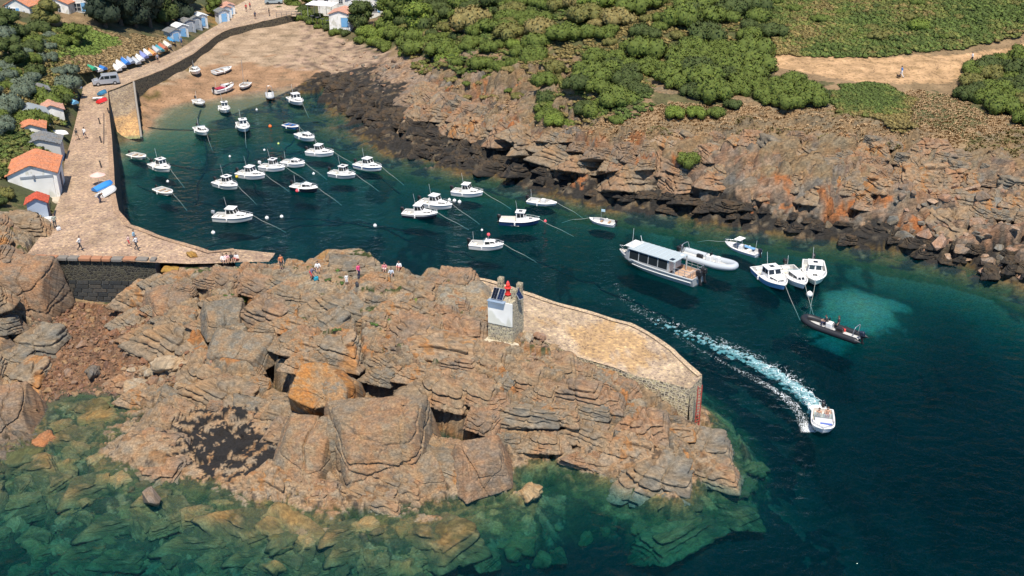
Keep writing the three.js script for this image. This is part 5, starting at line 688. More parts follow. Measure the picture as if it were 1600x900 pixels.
{ // passenger boat
  const s = at(1092, 441, 0.2), b = at(968, 402, 0.2), m = s.clone().lerp(b, 0.5), L = s.distanceTo(b), B = 3.3, o = thing('passenger_boat', 'aluminium passenger boat with ribbed grey roof and twin black outboards', 'boat', [m.x, 0, m.z], Math.atan2(-(b.z - s.z), b.x - s.x)), alu = M(0.5, 0.53, 0.53, 0.42, { metalness: 0.25 }), roofM = M(0.4, 0.46, 0.48, 0.5), F = 0.95;
  const st = hullParts(o, L, B, F, alu, M(0.12, 0.14, 0.15, 0.6), { fd: 10 / 14, deck: M(0.55, 0.52, 0.46, 0.6), gunwale: alu, well: M(0.45, 0.3, 0.2, 0.7), floor: 0.55, sheer: 0.3, full: 2.8 });
  for (const sd of [-1, 1]) part('rubbing_strake', tube([0.02, 0.2, 0.4, 0.6, 0.75].map((t) => { const q = sheerAt(st, t); return [q.x, q.y * 0.55, sd * (q.w * 0.97)]; }), 0.06), M(0.62, 0.64, 0.63, 0.5), o);
  const x0 = -L * 0.2, x1 = L * 0.3, w = 1.38, y0 = 0.9, y1 = 2.35;
  const c = part('cabin', facets([[x0, y0, -w], [x1, y0, -w], [x1, y1, -w * 0.93], [x0, y1, -w * 0.93], [x0, y0, w], [x1, y0, w], [x1, y1, w * 0.93], [x0, y1, w * 0.93], [x1 + 0.75, y0 + 0.1, -w * 0.8], [x1 + 0.75, y0 + 0.1, w * 0.8], [x1 + 0.4, y1 - 0.05, -w * 0.72], [x1 + 0.4, y1 - 0.05, w * 0.72]], [[1, 0, 3, 2], [4, 5, 6, 7], [0, 4, 7, 3], [8, 1, 2, 10], [5, 9, 11, 6], [9, 8, 10, 11], [2, 6, 11, 10]]), alu, o);
  for (const sd of [-1, 1]) for (let i = 0; i < 4; i++) { const a = lerp(x0, x1, 0.04 + i * 0.24), e = lerp(x0, x1, 0.26 + i * 0.24); part('window', facets([[a, y0 + 0.28, sd * (w * 0.985 + 0.012)], [e, y0 + 0.28, sd * (w * 0.985 + 0.012)], [e, y1 - 0.12, sd * (w * 0.935 + 0.014)], [a, y1 - 0.12, sd * (w * 0.935 + 0.014)]], [sd > 0 ? [0, 1, 2, 3] : [3, 2, 1, 0]]), glassDark, c); }
  for (const sd of [-1, 1]) part('windscreen', facets([[x1 + 0.69, y0 + 0.55, sd * 0.08], [x1 + 0.69, y0 + 0.55, sd * w * 0.74], [x1 + 0.46, y1 - 0.18, sd * w * 0.68], [x1 + 0.46, y1 - 0.18, sd * 0.08]], [sd > 0 ? [1, 0, 3, 2] : [0, 1, 2, 3]]).translate(0.02, 0, 0), glassDark, c);
  const rf = part('roof', rbox(L * 0.58, 0.07, 2.9, 0.03, (x0 + x1) / 2 - 0.35, y1 + 0.06, 0), roofM, o); for (let i = 0; i < 9; i++) part('rib', rbox(0.08, 0.05, 2.84, 0.02, lerp(x0 - 0.6, x1 - 0.2, i / 8), y1 + 0.12, 0), M(0.5, 0.57, 0.6, 0.5), rf);
  part('roof_sticker', box(0.5, 0.012, 0.5, x0 - 0.4, y1 + 0.11, 0.9), M(0.6, 0.65, 0.8, 0.6), rf); part('roof_hatch', box(0.5, 0.014, 0.6, x0 - 0.2, y1 + 0.11, -0.9), glassDark, rf);
  part('pilot_roof', rbox(1.3, 0.12, 2.2, 0.05, x1 + 0.15, y1 + 0.14, 0), M(0.62, 0.64, 0.62, 0.5), o); part('radar', new THREE.CylinderGeometry(0.22, 0.22, 0.16, 12).translate(x1 + 0.2, y1 + 0.28, 0.3), gel, o);
  for (const sd of [-1, 1]) part('aft_post', rbox(0.16, 1.8, 0.12, 0.03, x0 - 0.75, 1.5, sd * 1.3).rotateZ(0), alu, o);
  for (const sd of [-1, 1]) part('aft_rail', merge([rod(V3(-L * 0.47, 1.75, sd * 1.4), V3(x0 - 0.6, 1.75, sd * 1.45), 0.03), rod(V3(-L * 0.47, 1.4, sd * 1.4), V3(x0 - 0.6, 1.4, sd * 1.45), 0.025), ...[0, 0.33, 0.66, 1].map((t) => rod(V3(lerp(-L * 0.47, x0 - 0.6, t), 0.9, sd * 1.42), V3(lerp(-L * 0.47, x0 - 0.6, t), 1.75, sd * 1.42), 0.025))]), steel, o);
  part('stern_gate', merge([rod(V3(-L * 0.47, 1.75, -1.4), V3(-L * 0.47, 1.75, 1.4), 0.03), ...[-0.9, -0.3, 0.3, 0.9].map((z) => rod(V3(-L * 0.47, 0.9, z), V3(-L * 0.47, 1.75, z), 0.025))]), steel, o);
  part('aft_bench', rbox(0.5, 0.42, 2.2, 0.06, -L * 0.38, 0.78, 0), M(0.5, 0.36, 0.26, 0.7), o);
  rail(o, st, 0.76, 0.97, 0.55); outboard(o, -L / 2, F, 0.5, 1.45); outboard(o, -L / 2, F, -0.5, 1.45);
  buoyAt(o, L * 0.38, F + 0.55, 1.0, M(0.75, 0.4, 0.36, 0.6), 0.28); part('antenna', rod(V3(x1, y1 + 0.2, -0.7), V3(x1 - 0.1, y1 + 2.4, -0.7), 0.02), gel, o); part('mast', rod(V3(x1 - 0.5, y1 + 0.1, 0.7), V3(x1 - 0.2, y1 + 1.1, 0.7), 0.03), gel, o);
}
{ // speeding motorboat, bow towards the camera, lifted
  const p = at(1284, 668, 0), o = thing('speedboat', 'white speedboat leaving a curved foaming wake', 'boat', [p.x, 0.12, p.z], Math.atan2(-0.965, -0.26)); o.rotation.order = 'YXZ'; o.rotation.z = 0.1;
  const st = hullParts(o, 4.5, 2.0, 0.7, gel, gel, { fd: 9 / 14, full: 5.5, sheer: 0.2, deck: gel, well: M(0.66, 0.62, 0.56, 0.5) });
  part('windscreen', strip([[-1, -0.5, 0, 0.5, 1].map((t) => [0.3 - t * t * 0.25, 0.85, t * 0.85]), [-1, -0.5, 0, 0.5, 1].map((t) => [0.05 - t * t * 0.25, 1.25, t * 0.78])]), new THREE.MeshPhysicalMaterial({ color: rgb(0.5, 0.6, 0.62), roughness: 0.06, transmission: 0.75, thickness: 0 }), o);
  part('deck_mat', rbox(0.34, 0.03, 1.0, 0.01, 1.35, 0.93, -0.25), M(0.1, 0.16, 0.45, 0.7), o); part('grey_cushion', rbox(0.9, 0.08, 1.5, 0.03, 0.75, 0.92, -0.05), M(0.6, 0.6, 0.62, 0.7), o); part('rear_seat', rbox(0.5, 0.4, 1.5, 0.08, -1.6, 0.4, 0), cream, o); part('cool_box', rbox(0.4, 0.3, 0.5, 0.05, -0.5, 0.35, 0.5), M(0.3, 0.35, 0.33, 0.6), o); rail(o, st, 0.65, 0.9, 0.2);
  outboard(o, -2.25, 0.7, 0, 1.0); o.updateMatrixWorld(true); const w = (x, y, z) => o.localToWorld(V3(x, y, z));
  person(w(-1.35, 0.12, -0.4), -0.25, 'chair', [0.5, 0.2, 0.1], RED, 'bare chested person sitting at the stern of the speedboat', { bare: true }); person(w(-0.95, 0.1, 0.35), -0.3, 'chair', [0.5, 0.2, 0.1], DARK, 'person in dark shorts sitting on the right in the speedboat', { bare: true });
}
// buoys and floats
for (const [x, y, c, r, label] of [[422, 197, orangeBuoy, 0.3, 'orange buoy in the upper harbour below the grey tender'], [1265, 459, gel, 0.36, 'large white buoy at the bows of the three rafted boats'], [417, 340, gel, 0.26, 'white float nearest the large cabin boat by the causeway'], [440, 338, gel, 0.24, 'second white float right of the large cabin boat'], [586, 352, gel, 0.24, 'lone white float in mid harbour'], [852, 345, pinkBuoy, 0.2, 'small pink float ahead of the dark blue fishing boat'], [702, 312, gel, 0.24, 'left one of three white floats in a row'], [710, 313, gel, 0.26, 'middle one of three white floats in a row'], [718, 315, gel, 0.26, 'right one of three white floats in a row'], [333, 363, gel, 0.26, 'white float close to the causeway edge'], [359, 244, gel, 0.18, 'small white float left of the mid harbour cluster'], [413, 234, gel, 0.18, 'small white float above the mid harbour cluster'], [435, 224, M(0.6, 0.7, 0.2, 0.5), 0.18, 'small yellow green float in the upper harbour'], [753, 359, gel, 0.16, 'tiny white float above the boat with the red buoy'], [490, 271, gel, 0.2, 'white float right of the cuddy boat in mid harbour'], [262, 283, gel, 0.2, 'white float between the pilot boat and the cream dinghy'], [401, 171, gel, 0.2, 'white float in the shallows left of the grey tender']]) {
  const p = at(x, y, 0.1), o = thing('mooring_buoy', label, 'buoy', [p.x, 0.05, p.z], 0, 'mooring buoys'); part('float', new THREE.SphereGeometry(r, 14, 10), c, o); part('eye', new THREE.TorusGeometry(0.06, 0.02, 5, 8).translate(0, r + 0.03, 0), steel, o);
}
// ---------------------------------------------------------------- plants: leafy crowns made of many small leaf sprays round lumps of twigs
const land = (px, py) => { let y = 8; for (let k = 0; k < 12; k++) { const p = at(px, py, y); y = lerp(y, baseH(p.x, p.z), 0.6); } return y; };
const auto = (list) => region(list.map(([a, b]) => [a, b, land(a, b)]));
function crown(seed, { lumps = 13, leaves = 1500, size = 0.1, flat = 0.85, tall = 0, detail = 2 } = {}) {   // unit crown: radius about 1, base at y = 0
  const r = rng(seed), L = []; for (let i = 0; i < lumps; i++) { const a = i * 2.4 + r(), k = Math.sqrt((i + 0.4) / lumps) * 0.72, h = tall ? r() * tall : (1 - k * k) * 0.55 * flat; L.push([Math.cos(a) * k * (tall ? 0.75 : 1), h + 0.12, Math.sin(a) * k * (tall ? 0.75 : 1), 0.3 + r() * 0.16]); }
  const pos = [], nor = [], col = [], out = V3();
  const core = new THREE.IcosahedronGeometry(1, detail), cp2 = core.attributes.position;
  for (const [x, y, z, q] of L) for (let i = 0; i < cp2.count; i += 3) { const t = []; for (let k = 0; k < 3; k++) { const a = cp2.getX(i + k), b = cp2.getY(i + k), c = cp2.getZ(i + k), w = q * (0.9 + 0.22 * noise(a * 3 + x * 9, b * 3 + c * 4, seed)); t.push([x + a * w, Math.max(-0.08, y + b * w), z + c * w], [a, b, c]); } const v = 0.75 + r() * 0.3; for (let k = 0; k < 3; k++) { pos.push(...t[k * 2]); nor.push(...t[k * 2 + 1]); col.push(v, v, v); } }
  for (let i = 0; i < leaves; i++) {
    const [x, y, z, q] = L[(r() * lumps) | 0], a = r() * 6.283, u = r() * 1.5 - 0.5, s = Math.sqrt(Math.max(0, 1 - u * u)), d = [s * Math.cos(a), u, s * Math.sin(a)], w = q * (0.92 + r() * 0.25), c = [x + d[0] * w, y + d[1] * w, z + d[2] * w];
    if (c[1] < 0) continue; let hid = false; for (const [X, Y, Z, Q] of L) if (Math.hypot(c[0] - X, c[1] - Y, c[2] - Z) < Q * 0.82) hid = true; if (hid) continue;
    const e1 = V3(r() - 0.5, r() - 0.5, r() - 0.5).normalize(), e2 = out.set(...d).clone().cross(e1).normalize().add(V3(...d).multiplyScalar(0.7)), k = size * (0.6 + r() * 0.8), v = 0.72 + r() * 0.62, yl = (r() - 0.5) * 0.22;
    for (const [m, n] of [[-0.5, -0.3], [0.5, -0.3], [0, 0.7]]) { pos.push(c[0] + (e1.x * m + e2.x * n) * k, c[1] + (e1.y * m + e2.y * n) * k, c[2] + (e1.z * m + e2.z * n) * k); nor.push(d[0] * 0.8 + e2.x * 0.2, d[1] * 0.8 + 0.25, d[2] * 0.8 + e2.z * 0.2); col.push(v + yl, v, v - yl); }
  }
  const g = new THREE.BufferGeometry(); g.setAttribute('position', new THREE.Float32BufferAttribute(pos, 3)); g.setAttribute('normal', new THREE.Float32BufferAttribute(nor, 3)); g.setAttribute('color', new THREE.Float32BufferAttribute(col, 3)); return g;
}
const leafMat = (r, g, b) => new THREE.MeshStandardMaterial({ color: rgb(r, g, b), roughness: 0.85, vertexColors: true });
const LEAF = { green: leafMat(0.088, 0.12, 0.014), bright: leafMat(0.12, 0.165, 0.018), dark: leafMat(0.05, 0.072, 0.012), olive: leafMat(0.13, 0.125, 0.028), straw: leafMat(0.21, 0.17, 0.055), grey: leafMat(0.1, 0.13, 0.085), pine: leafMat(0.018, 0.032, 0.014) };
const DOME = [1, 2, 3, 4, 5].map((s) => crown(s * 31)), SMALL = [1, 2, 3].map((s) => crown(s * 57, { lumps: 7, leaves: 500, size: 0.16 })), TALL = [1, 2, 3].map((s) => crown(s * 91, { lumps: 17, leaves: 2000, size: 0.11, tall: 1.35 }));
function bush(name, x, z, rad, high, kind, label, group, geo) {
  const g = geo ?? (rad < 1.2 ? SMALL[(hash(x * 9, z * 9, 1) * 3) | 0] : DOME[(hash(x * 9, z * 9, 1) * 5) | 0]), m = single(name, g, LEAF[kind], label, 'bush', group);
  m.position.set(x, ground(x, z) - rad * 0.06, z); m.scale.set(rad, high, rad * (0.9 + hash(x * 7, z * 7, 2) * 0.2)); m.rotation.y = hash(x * 5, z * 5, 3) * 6.28; return m;
}
const placed = [];
function scatter(area, n, r0, r1, gap, kinds, label, group, seed, name = 'bush', lift = 0.9, singly = 1e9) {
  const r = rng(seed), all = []; let done = 0;
  for (let k = 0; k < n * 40 && done < n; k++) { const x = lerp(area.lo[0], area.hi[0], r()), z = lerp(area.lo[1], area.hi[1], r()); if (inside(x, z, area) < 0) continue; const rad = lerp(r0, r1, r() ** 1.6); if (placed.some(([a, b, c]) => Math.hypot(a - x, b - z) < (c + rad) * gap)) continue; placed.push([x, z, rad]); const t = fbm(x * 0.06, z * 0.06, 2, 400) + (r() - 0.5) * 0.7, kind = kinds[clamp(Math.floor((t + 0.5) * kinds.length), 0, kinds.length - 1)]; all.push([x, z, rad, rad * (lift + r() * 0.25), kind]); done++; }
  if (all.length > singly) all.sort((a, b) => b[2] / Math.hypot(b[0], b[1]) - a[2] / Math.hypot(a[0], a[1]));
  all.slice(0, singly).forEach(([x, z, rad, h, kind]) => bush(name, x, z, rad, h, kind, label, group));
  const rest = all.slice(singly); if (!rest.length) return;
  const m = setup(new THREE.InstancedMesh(DOME[1], new THREE.MeshStandardMaterial({ roughness: 0.85, vertexColors: true }), rest.length)), d = new THREE.Object3D(); m.name = 'scrub'; m.userData = { kind: 'stuff', label: 'smaller scrub filling the gaps of the upper hillside', category: 'scrub' };
  rest.forEach(([x, z, rad, h, kind], i) => { d.position.set(x, ground(x, z) - rad * 0.06, z); d.scale.set(rad, h, rad); d.rotation.set(0, i * 2.4, 0); d.updateMatrix(); m.setMatrixAt(i, d.matrix); m.setColorAt(i, LEAF[kind].color); }); scene.add(m);
}
const spot = (px, py) => { const p = at(px, py, land(px, py)); return [p.x, p.z]; };
// single clumps one can point at on the far slope
[[865,186,1.7,'bright','round bright green bush at the foot of the big dark scrub'],[905,190,1.0,'green','small green bush right of the round bright one on the cliff edge'],[931,191,0.9,'olive','small olive bush on the cliff edge below the scrub'],[963,194,1.2,'green','upright small green bush at the head of the cliff'],[1054,184,1.6,'bright','leftmost of three round bushes in a row on the cliff top'],[1086,183,1.6,'bright','middle one of three round bushes in a row on the cliff top'],[1118,180,1.4,'green','rightmost of three round bushes in a row on the cliff top'],[1145,168,1.3,'dark','dark bush at the corner of the large scrub mass'],[1076,248,1.9,'green','green bush clinging to the cliff face below the round bushes'],[1204,112,1.1,'green','lone small bush beside the sandy path'],[1435,46,2.0,'bright','bright bush standing alone in the heath above the path'],[1210,58,2.2,'dark','dark bush at the left end of the heath'],[745,170,1.6,'dark','dark bush in the notch of the low cliff'],[1590,80,1.0,'green','small bush by the pale stones at the right edge']].forEach(([x, y, r, k, label]) => { const [a, b] = spot(x, y); placed.push([a, b, r]); bush('bush', a, b, r, r * 0.95, k, label); });
scatter(auto([[838,125],[900,98],[960,95],[1012,88],[1020,125],[1000,160],[955,190],[880,190],[845,178]]), 30, 1.9, 3.4, 0.52, ['dark', 'green', 'green', 'olive', 'bright'], 'rounded bush in the dark scrub clump above the cliff edge', 'clump above the cliff edge', 11);
scatter(auto([[1042,95],[1100,72],[1188,88],[1190,140],[1140,154],[1060,150],[1040,130]]), 28, 2.0, 3.6, 0.5, ['green', 'green', 'dark', 'bright'], 'dense green bush in the large scrub mass left of the sandy path', 'scrub mass left of the path', 12);
scatter(auto([[1182,158],[1230,128],[1292,142],[1285,172],[1220,170]]), 12, 1.5, 2.6, 0.5, ['green', 'dark'], 'dark green bush in the clump below the sandy path', 'clump below the path', 13);
scatter(auto([[1492,120],[1540,96],[1640,98],[1640,205],[1570,190],[1505,150]]), 26, 1.7, 3.2, 0.5, ['green', 'dark', 'green', 'olive'], 'dark green bush in the clump at the right edge below the path', 'clump at the right edge', 14);
scatter(auto([[600,-40],[1230,-40],[1200,40],[1190,75],[1100,66],[1000,84],[930,74],[850,78],[800,62],[720,88],[650,84],[625,40]]), 270, 1.4, 3.6, 0.48, ['dark', 'green', 'green', 'olive', 'straw', 'green', 'bright'], 'rounded bush of the green scrub covering the upper hillside', 'scrub on the upper hillside', 15, 'bush', 0.9, 120);
scatter(auto([[690,85],[790,70],[840,82],[840,110],[770,120],[700,112]]), 16, 1.3, 2.6, 0.62, ['bright', 'green'], 'bright green bush in the open scrub above the beach end', 'open scrub above the beach', 16);
scatter(auto([[1200,-30],[1640,-30],[1640,60],[1200,70]]), 34, 0.8, 1.9, 1.2, ['green', 'olive', 'dark'], 'low bush scattered over the heath at the top right', 'bushes in the heath', 17, 'bush', 0.6);
scatter(auto([[0,60],[60,44],[120,62],[135,112],[105,160],[45,200],[0,215],[-60,160]]), 46, 1.3, 2.7, 0.55, ['grey', 'grey', 'green', 'dark', 'grey'], 'grey green shrub on the slope above the quay sheds', 'shrubs above the sheds', 18, 'shrub');
scatter(auto([[-20,250],[15,262],[12,310],[20,340],[-30,380],[-60,300]]), 10, 1.0, 1.9, 0.6, ['green', 'olive', 'dark'], 'bush on the bank beside the orange roofed garage', 'bushes beside the garage', 19);
scatter(auto([[436,20],[470,14],[530,40],[545,60],[600,66],[610,84],[560,66],[500,48]]), 34, 1.0, 1.7, 0.5, ['dark', 'green', 'green'], 'clipped green shrub of the hedge at the head of the beach', 'hedge above the beach', 20, 'hedge_shrub');
scatter(auto([[545,45],[640,40],[650,85],[600,78],[550,60]]), 12, 1.6, 3.0, 0.55, ['green', 'bright', 'green'], 'leafy bush beside the sandy trail behind the beach', 'bushes by the trail', 21);
scatter(auto([[630,92],[700,115],[760,135],[830,120],[830,160],[740,150],[680,130]]), 16, 0.7, 1.4, 1.1, ['olive', 'green', 'straw'], 'low olive bush on the grassy cliff top', 'low bushes on the cliff top', 22, 'bush', 0.6);
// trees
function tree(px, py, h, rad, kind, label, group) {
  const y0 = land(px, py), p = at(px, py, y0), y = ground(p.x, p.z), o = thing('tree', label, 'tree', [p.x, y, p.z], hash(px, py, 4) * 6, group), bark = M(0.09, 0.065, 0.045, 0.95), limbs = [];
  part('trunk', new THREE.CylinderGeometry(rad * 0.07, rad * 0.13, h * 0.62, 7).translate(0, h * 0.31 - 0.3, 0), bark, o);
  for (let i = 0; i < 5; i++) { const a = i * 1.26; limbs.push(rod(V3(0, h * (0.3 + i * 0.06), 0), V3(Math.cos(a) * rad * 0.6, h * (0.55 + i * 0.05), Math.sin(a) * rad * 0.6), rad * 0.035)); } part('limbs', merge(limbs), bark, o);
  const c = part('crown', TALL[(hash(px, py, 5) * 3) | 0], LEAF[kind], o); c.scale.set(rad, h * 0.47, rad); c.position.y = h * 0.16;
}
for (const [x, y, h, r, k, label] of [[165,44,8.5,3.6,'pine','dark pine at the left end of the black grove behind the road'],[190,40,9,3.8,'pine','dark pine second from the left in the black grove'],[212,42,8,3.4,'pine','dark pine in the middle of the black grove'],[235,42,8.5,3.6,'pine','tall dark pine right of the middle of the grove'],[262,40,7.5,3.2,'dark','dark tree above the first beach huts'],[285,34,7,3.2,'pine','dark pine behind the beach huts'],[180,20,9,4,'pine','tall pine at the back of the grove beside the villa'],[215,14,9,4,'pine','pine at the back centre of the grove'],[250,14,9,4,'dark','tree at the back right of the grove'],[290,12,8,3.6,'dark','tree at the top edge behind the beach huts'],[335,26,4.6,2.0,'green','small green tree beside the pink roofed huts'],[74,38,4.6,2.8,'olive','olive coloured tree in front of the white villa'],[565,46,6.2,3.1,'dark','dark round tree in front of the seafront house'],[612,40,7,3.6,'green','large green tree right of the seafront house'],[636,34,7.5,3.8,'green','large green tree at the foot of the scrub hillside'],[655,50,6,3.2,'bright','bright green tree beside the sandy trail'],[460,14,4,2.4,'green','small tree left of the terrace awning'],[486,8,4.2,2.4,'green','small tree behind the terrace awning'],[20,100,4.5,2.6,'dark','dark tree at the left edge above the shrubs'],[8,60,5,3,'dark','dark tree at the left edge below the lawn'],[120,70,4,2.4,'green','green tree at the left foot of the ivy slope']]) tree(x, y, h, r, k, label, 'trees of the village and the grove');
// ground cover
function cover(name, area, n, geo, mat, tint, seed, s0, s1, ok) {
  const r = rng(seed), list = [], c = new THREE.Color(), d = new THREE.Object3D();
  for (let k = 0; k < n * 6 && list.length < n; k++) { const x = lerp(area.lo[0], area.hi[0], r()), z = lerp(area.lo[1], area.hi[1], r()); if (inside(x, z, area) + fbm(x * 0.3, z * 0.3, 2, seed) * 3 < 0 || inside(x, z, R.path, 2) > -0.2 || inside(x, z, quay) > -0.3 || inside(x, z, R.sand, 2) > 0 || inside(x, z, R.lawn, 2) > 0) continue; const y = ground(x, z); if (ok && !ok(x, y, z)) continue; list.push([x, y, z]); }
  const m = setup(new THREE.InstancedMesh(geo, mat, list.length)); m.name = numbered(name); m.userData = { kind: 'stuff', label: { heather: 'low green heather and gorse covering the open slopes', dry_grass: 'tufts of dry tan grass along the cliff top' }[name] ?? 'low plants', category: 'plants' };
  list.forEach(([x, y, z], i) => { const s = lerp(s0, s1, r() ** 1.5); d.position.set(x, y - 0.03, z); d.rotation.set(0, r() * 6.28, 0); d.scale.set(s, s * (0.4 + r() * 0.35), s); d.updateMatrix(); m.setMatrixAt(i, d.matrix); m.setColorAt(i, tint(x, z, r, c)); }); scene.add(m);
}
const tuftGeo = (n, up, seed) => { const r = rng(seed), p = [], nn = []; for (let i = 0; i < n; i++) { const a = r() * 6.28, k = r() * 0.7, t = r() * 0.6 - 0.3, w = 0.2 + r() * 0.16, x = Math.cos(a) * k, z = Math.sin(a) * k, dx = -Math.sin(a + t) * w, dz = Math.cos(a + t) * w; p.push(x - dx, 0, z - dz, x + dx, 0, z + dz, x * 1.35 + (r() - 0.5) * 0.3, up * (0.55 + r() * 0.6), z * 1.35 + (r() - 0.5) * 0.3); for (let j = 0; j < 3; j++) nn.push(x * 0.5, 0.85, z * 0.5); } const g = new THREE.BufferGeometry(); g.setAttribute('position', new THREE.Float32BufferAttribute(p, 3)); g.setAttribute('normal', new THREE.Float32BufferAttribute(nn, 3)); return g; };
const coverMat = new THREE.MeshStandardMaterial({ roughness: 0.9 }), heath = (x, z, r, c) => { const t = fbm(x * 0.12, z * 0.12, 3, 410) + (r() - 0.5) * 0.4, v = 0.75 + r() * 0.5; return t > 0.12 ? c.setRGB(0.19 * v, 0.15 * v, 0.05 * v) : t < -0.12 ? c.setRGB(0.075 * v, 0.11 * v, 0.02 * v) : c.setRGB(0.12 * v, 0.135 * v, 0.03 * v); };
const heatherGeo = crown(123, { lumps: 4, leaves: 90, size: 0.3, detail: 1, flat: 0.6 }), heatherMat = new THREE.MeshStandardMaterial({ roughness: 0.9, vertexColors: true }), grassGeo = tuftGeo(12, 0.9, 5);
cover('heather', auto([[1160,-60],[1700,-60],[1700,66],[1580,66],[1500,72],[1440,84],[1300,88],[1190,86]]), 15000, heatherGeo, heatherMat, heath, 31, 0.5, 1.05);
cover('heather', auto([[1285,140],[1330,132],[1400,140],[1440,150],[1420,170],[1425,205],[1380,190],[1330,180]]), 1800, heatherGeo, heatherMat, heath, 32, 0.4, 0.8);
cover('heather', auto([[100,40],[150,48],[205,60],[262,60],[262,80],[180,112],[132,122],[100,100]]), 4200, heatherGeo, heatherMat, (x, z, r, c) => { const v = 0.75 + r() * 0.5; return x > -78 + fbm(z * 0.2, x * 0.2, 2, 5) * 14 ? c.setRGB(0.24 * v, 0.17 * v, 0.08 * v) : c.setRGB(0.12 * v, 0.17 * v, 0.03 * v); }, 33, 0.4, 0.9);
cover('heather', auto([[-30,40],[120,40],[120,130],[70,200],[70,240],[30,270],[-60,300]]), 5200, heatherGeo, heatherMat, heath, 34, 0.4, 0.9);
cover('heather', auto([[600,-40],[1230,-40],[1190,90],[1100,72],[1010,110],[1015,170],[960,195],[850,180],[840,120],[700,120],[640,90]]), 9000, heatherGeo, heatherMat, heath, 35, 0.4, 0.9);
cover('dry_grass', auto([[640,110],[760,145],[850,190],[960,190],[1050,165],[1180,160],[1300,170],[1440,130],[1500,150],[1640,215],[1640,260],[1400,225],[1200,215],[1050,215],[900,220],[760,180]]), 15000, grassGeo, coverMat, (x, z, r, c) => { const v = 0.7 + r() * 0.5; return fbm(x * 0.2, z * 0.2, 2, 77) > 0.22 ? c.setRGB(0.2 * v, 0.18 * v, 0.07 * v) : c.setRGB(0.46 * v, 0.32 * v, 0.18 * v); }, 36, 0.16, 0.4, (x, y) => y > 6.2);
cover('heather', R.head, 260, heatherGeo, heatherMat, (x, z, r, c) => { const v = 0.7 + r() * 0.6; return c.setRGB(0.06 * v, 0.11 * v, 0.02 * v); }, 37, 0.2, 0.42, (x, y, z) => y > 5.2 && fbm(x * 0.35, z * 0.35, 3, 255) > 0.3 && inside(x, z, jetty) < -0.4);
[[655,470,0.9],[385,478,0.7],[715,434,0.8],[575,402,0.5]].forEach(([x, y, r], i) => { const p = footing(x, y, 6.2), m = single('rock_plant', SMALL[i % 3], LEAF[i === 2 ? 'olive' : 'bright'], ['bright green plant growing in the rock near the beacon', 'green plant in the cleft at the left of the headland', 'olive plant on the crest just left of the beacon', 'small green plant on the crest behind the seated people'][i], 'plant'); m.position.set(p.x, p.y - 0.1, p.z); m.scale.set(r, r * 0.6, r); });
// ---------------------------------------------------------------- loose boulders
const stoneGeo = [...Array(9)].map((_, k) => { const r = rng(700 + k), p = []; for (let i = 0; i < 15; i++) { const u = r() * 2 - 1, a = r() * 6.28, s = Math.sqrt(1 - u * u), q = 0.82 + r() * 0.18; p.push(V3(s * Math.cos(a) * q, u * q * (0.62 + (k % 3) * 0.12), s * Math.sin(a) * q * (0.72 + (k % 4) * 0.09))); } const g = new ConvexGeometry(p), P = g.attributes.position, uv = []; for (let i = 0; i < P.count; i++) uv.push(P.getX(i) + P.getY(i) * 0.4, P.getZ(i) - P.getY(i)); g.setAttribute('uv', new THREE.Float32BufferAttribute(uv, 2)); return g; });
const roundGeo = [...Array(6)].map((_, k) => { const r = rng(1200 + k), q = mergeVertices(new THREE.IcosahedronGeometry(1, 7).deleteAttribute('uv').deleteAttribute('normal')), P = q.attributes.position, uv = [], pl = [...Array(9)].map(() => { const v = V3(r() - 0.5, r() - 0.4, r() - 0.5).normalize(); return [v.x, v.y, v.z, 0.75 + r() * 0.25]; }); for (let i = 0; i < P.count; i++) { const x = P.getX(i), y = P.getY(i), z = P.getZ(i); let inv = 1; for (const [a, b, c, d] of pl) { const t = (a * x + b * y + c * z) / d; if (t > 0) inv += t ** 9; } const k2 = inv ** (-1 / 9) * (1 + fbm(x * 1.9 + k * 9, z * 1.9 + y, 4, k) * 0.6); P.setXYZ(i, x * k2, y * k2 * 0.75, z * k2 * 0.9); uv.push(x + y * 0.4, z - y); } q.setAttribute('uv', new THREE.Float32BufferAttribute(uv, 2)); q.computeVertexNormals(); return q; });
const stoneMat = (r, g, b) => new THREE.MeshStandardMaterial({ color: rgb(r, g, b), roughness: 0.92, map: scaled(grainTex, 2.3), bumpMap: scaled(grainBump, 1.7), bumpScale: 0.05 });
const RUST = [stoneMat(0.44, 0.24, 0.13), stoneMat(0.36, 0.18, 0.1), stoneMat(0.5, 0.32, 0.17), stoneMat(0.3, 0.16, 0.1), stoneMat(0.42, 0.27, 0.18)], PALE = [stoneMat(0.55, 0.4, 0.25), stoneMat(0.48, 0.36, 0.24), stoneMat(0.56, 0.43, 0.29)], PINK2 = [stoneMat(0.5, 0.31, 0.21), stoneMat(0.42, 0.28, 0.19), stoneMat(0.34, 0.25, 0.18), stoneMat(0.55, 0.38, 0.26), stoneMat(0.3, 0.27, 0.22)], BLACK = [stoneMat(0.07, 0.06, 0.05), stoneMat(0.12, 0.1, 0.075), stoneMat(0.22, 0.17, 0.11)], SUNK = [stoneMat(0.34, 0.22, 0.075), stoneMat(0.22, 0.18, 0.06), stoneMat(0.42, 0.29, 0.12), stoneMat(0.12, 0.13, 0.045), stoneMat(0.17, 0.13, 0.05)];
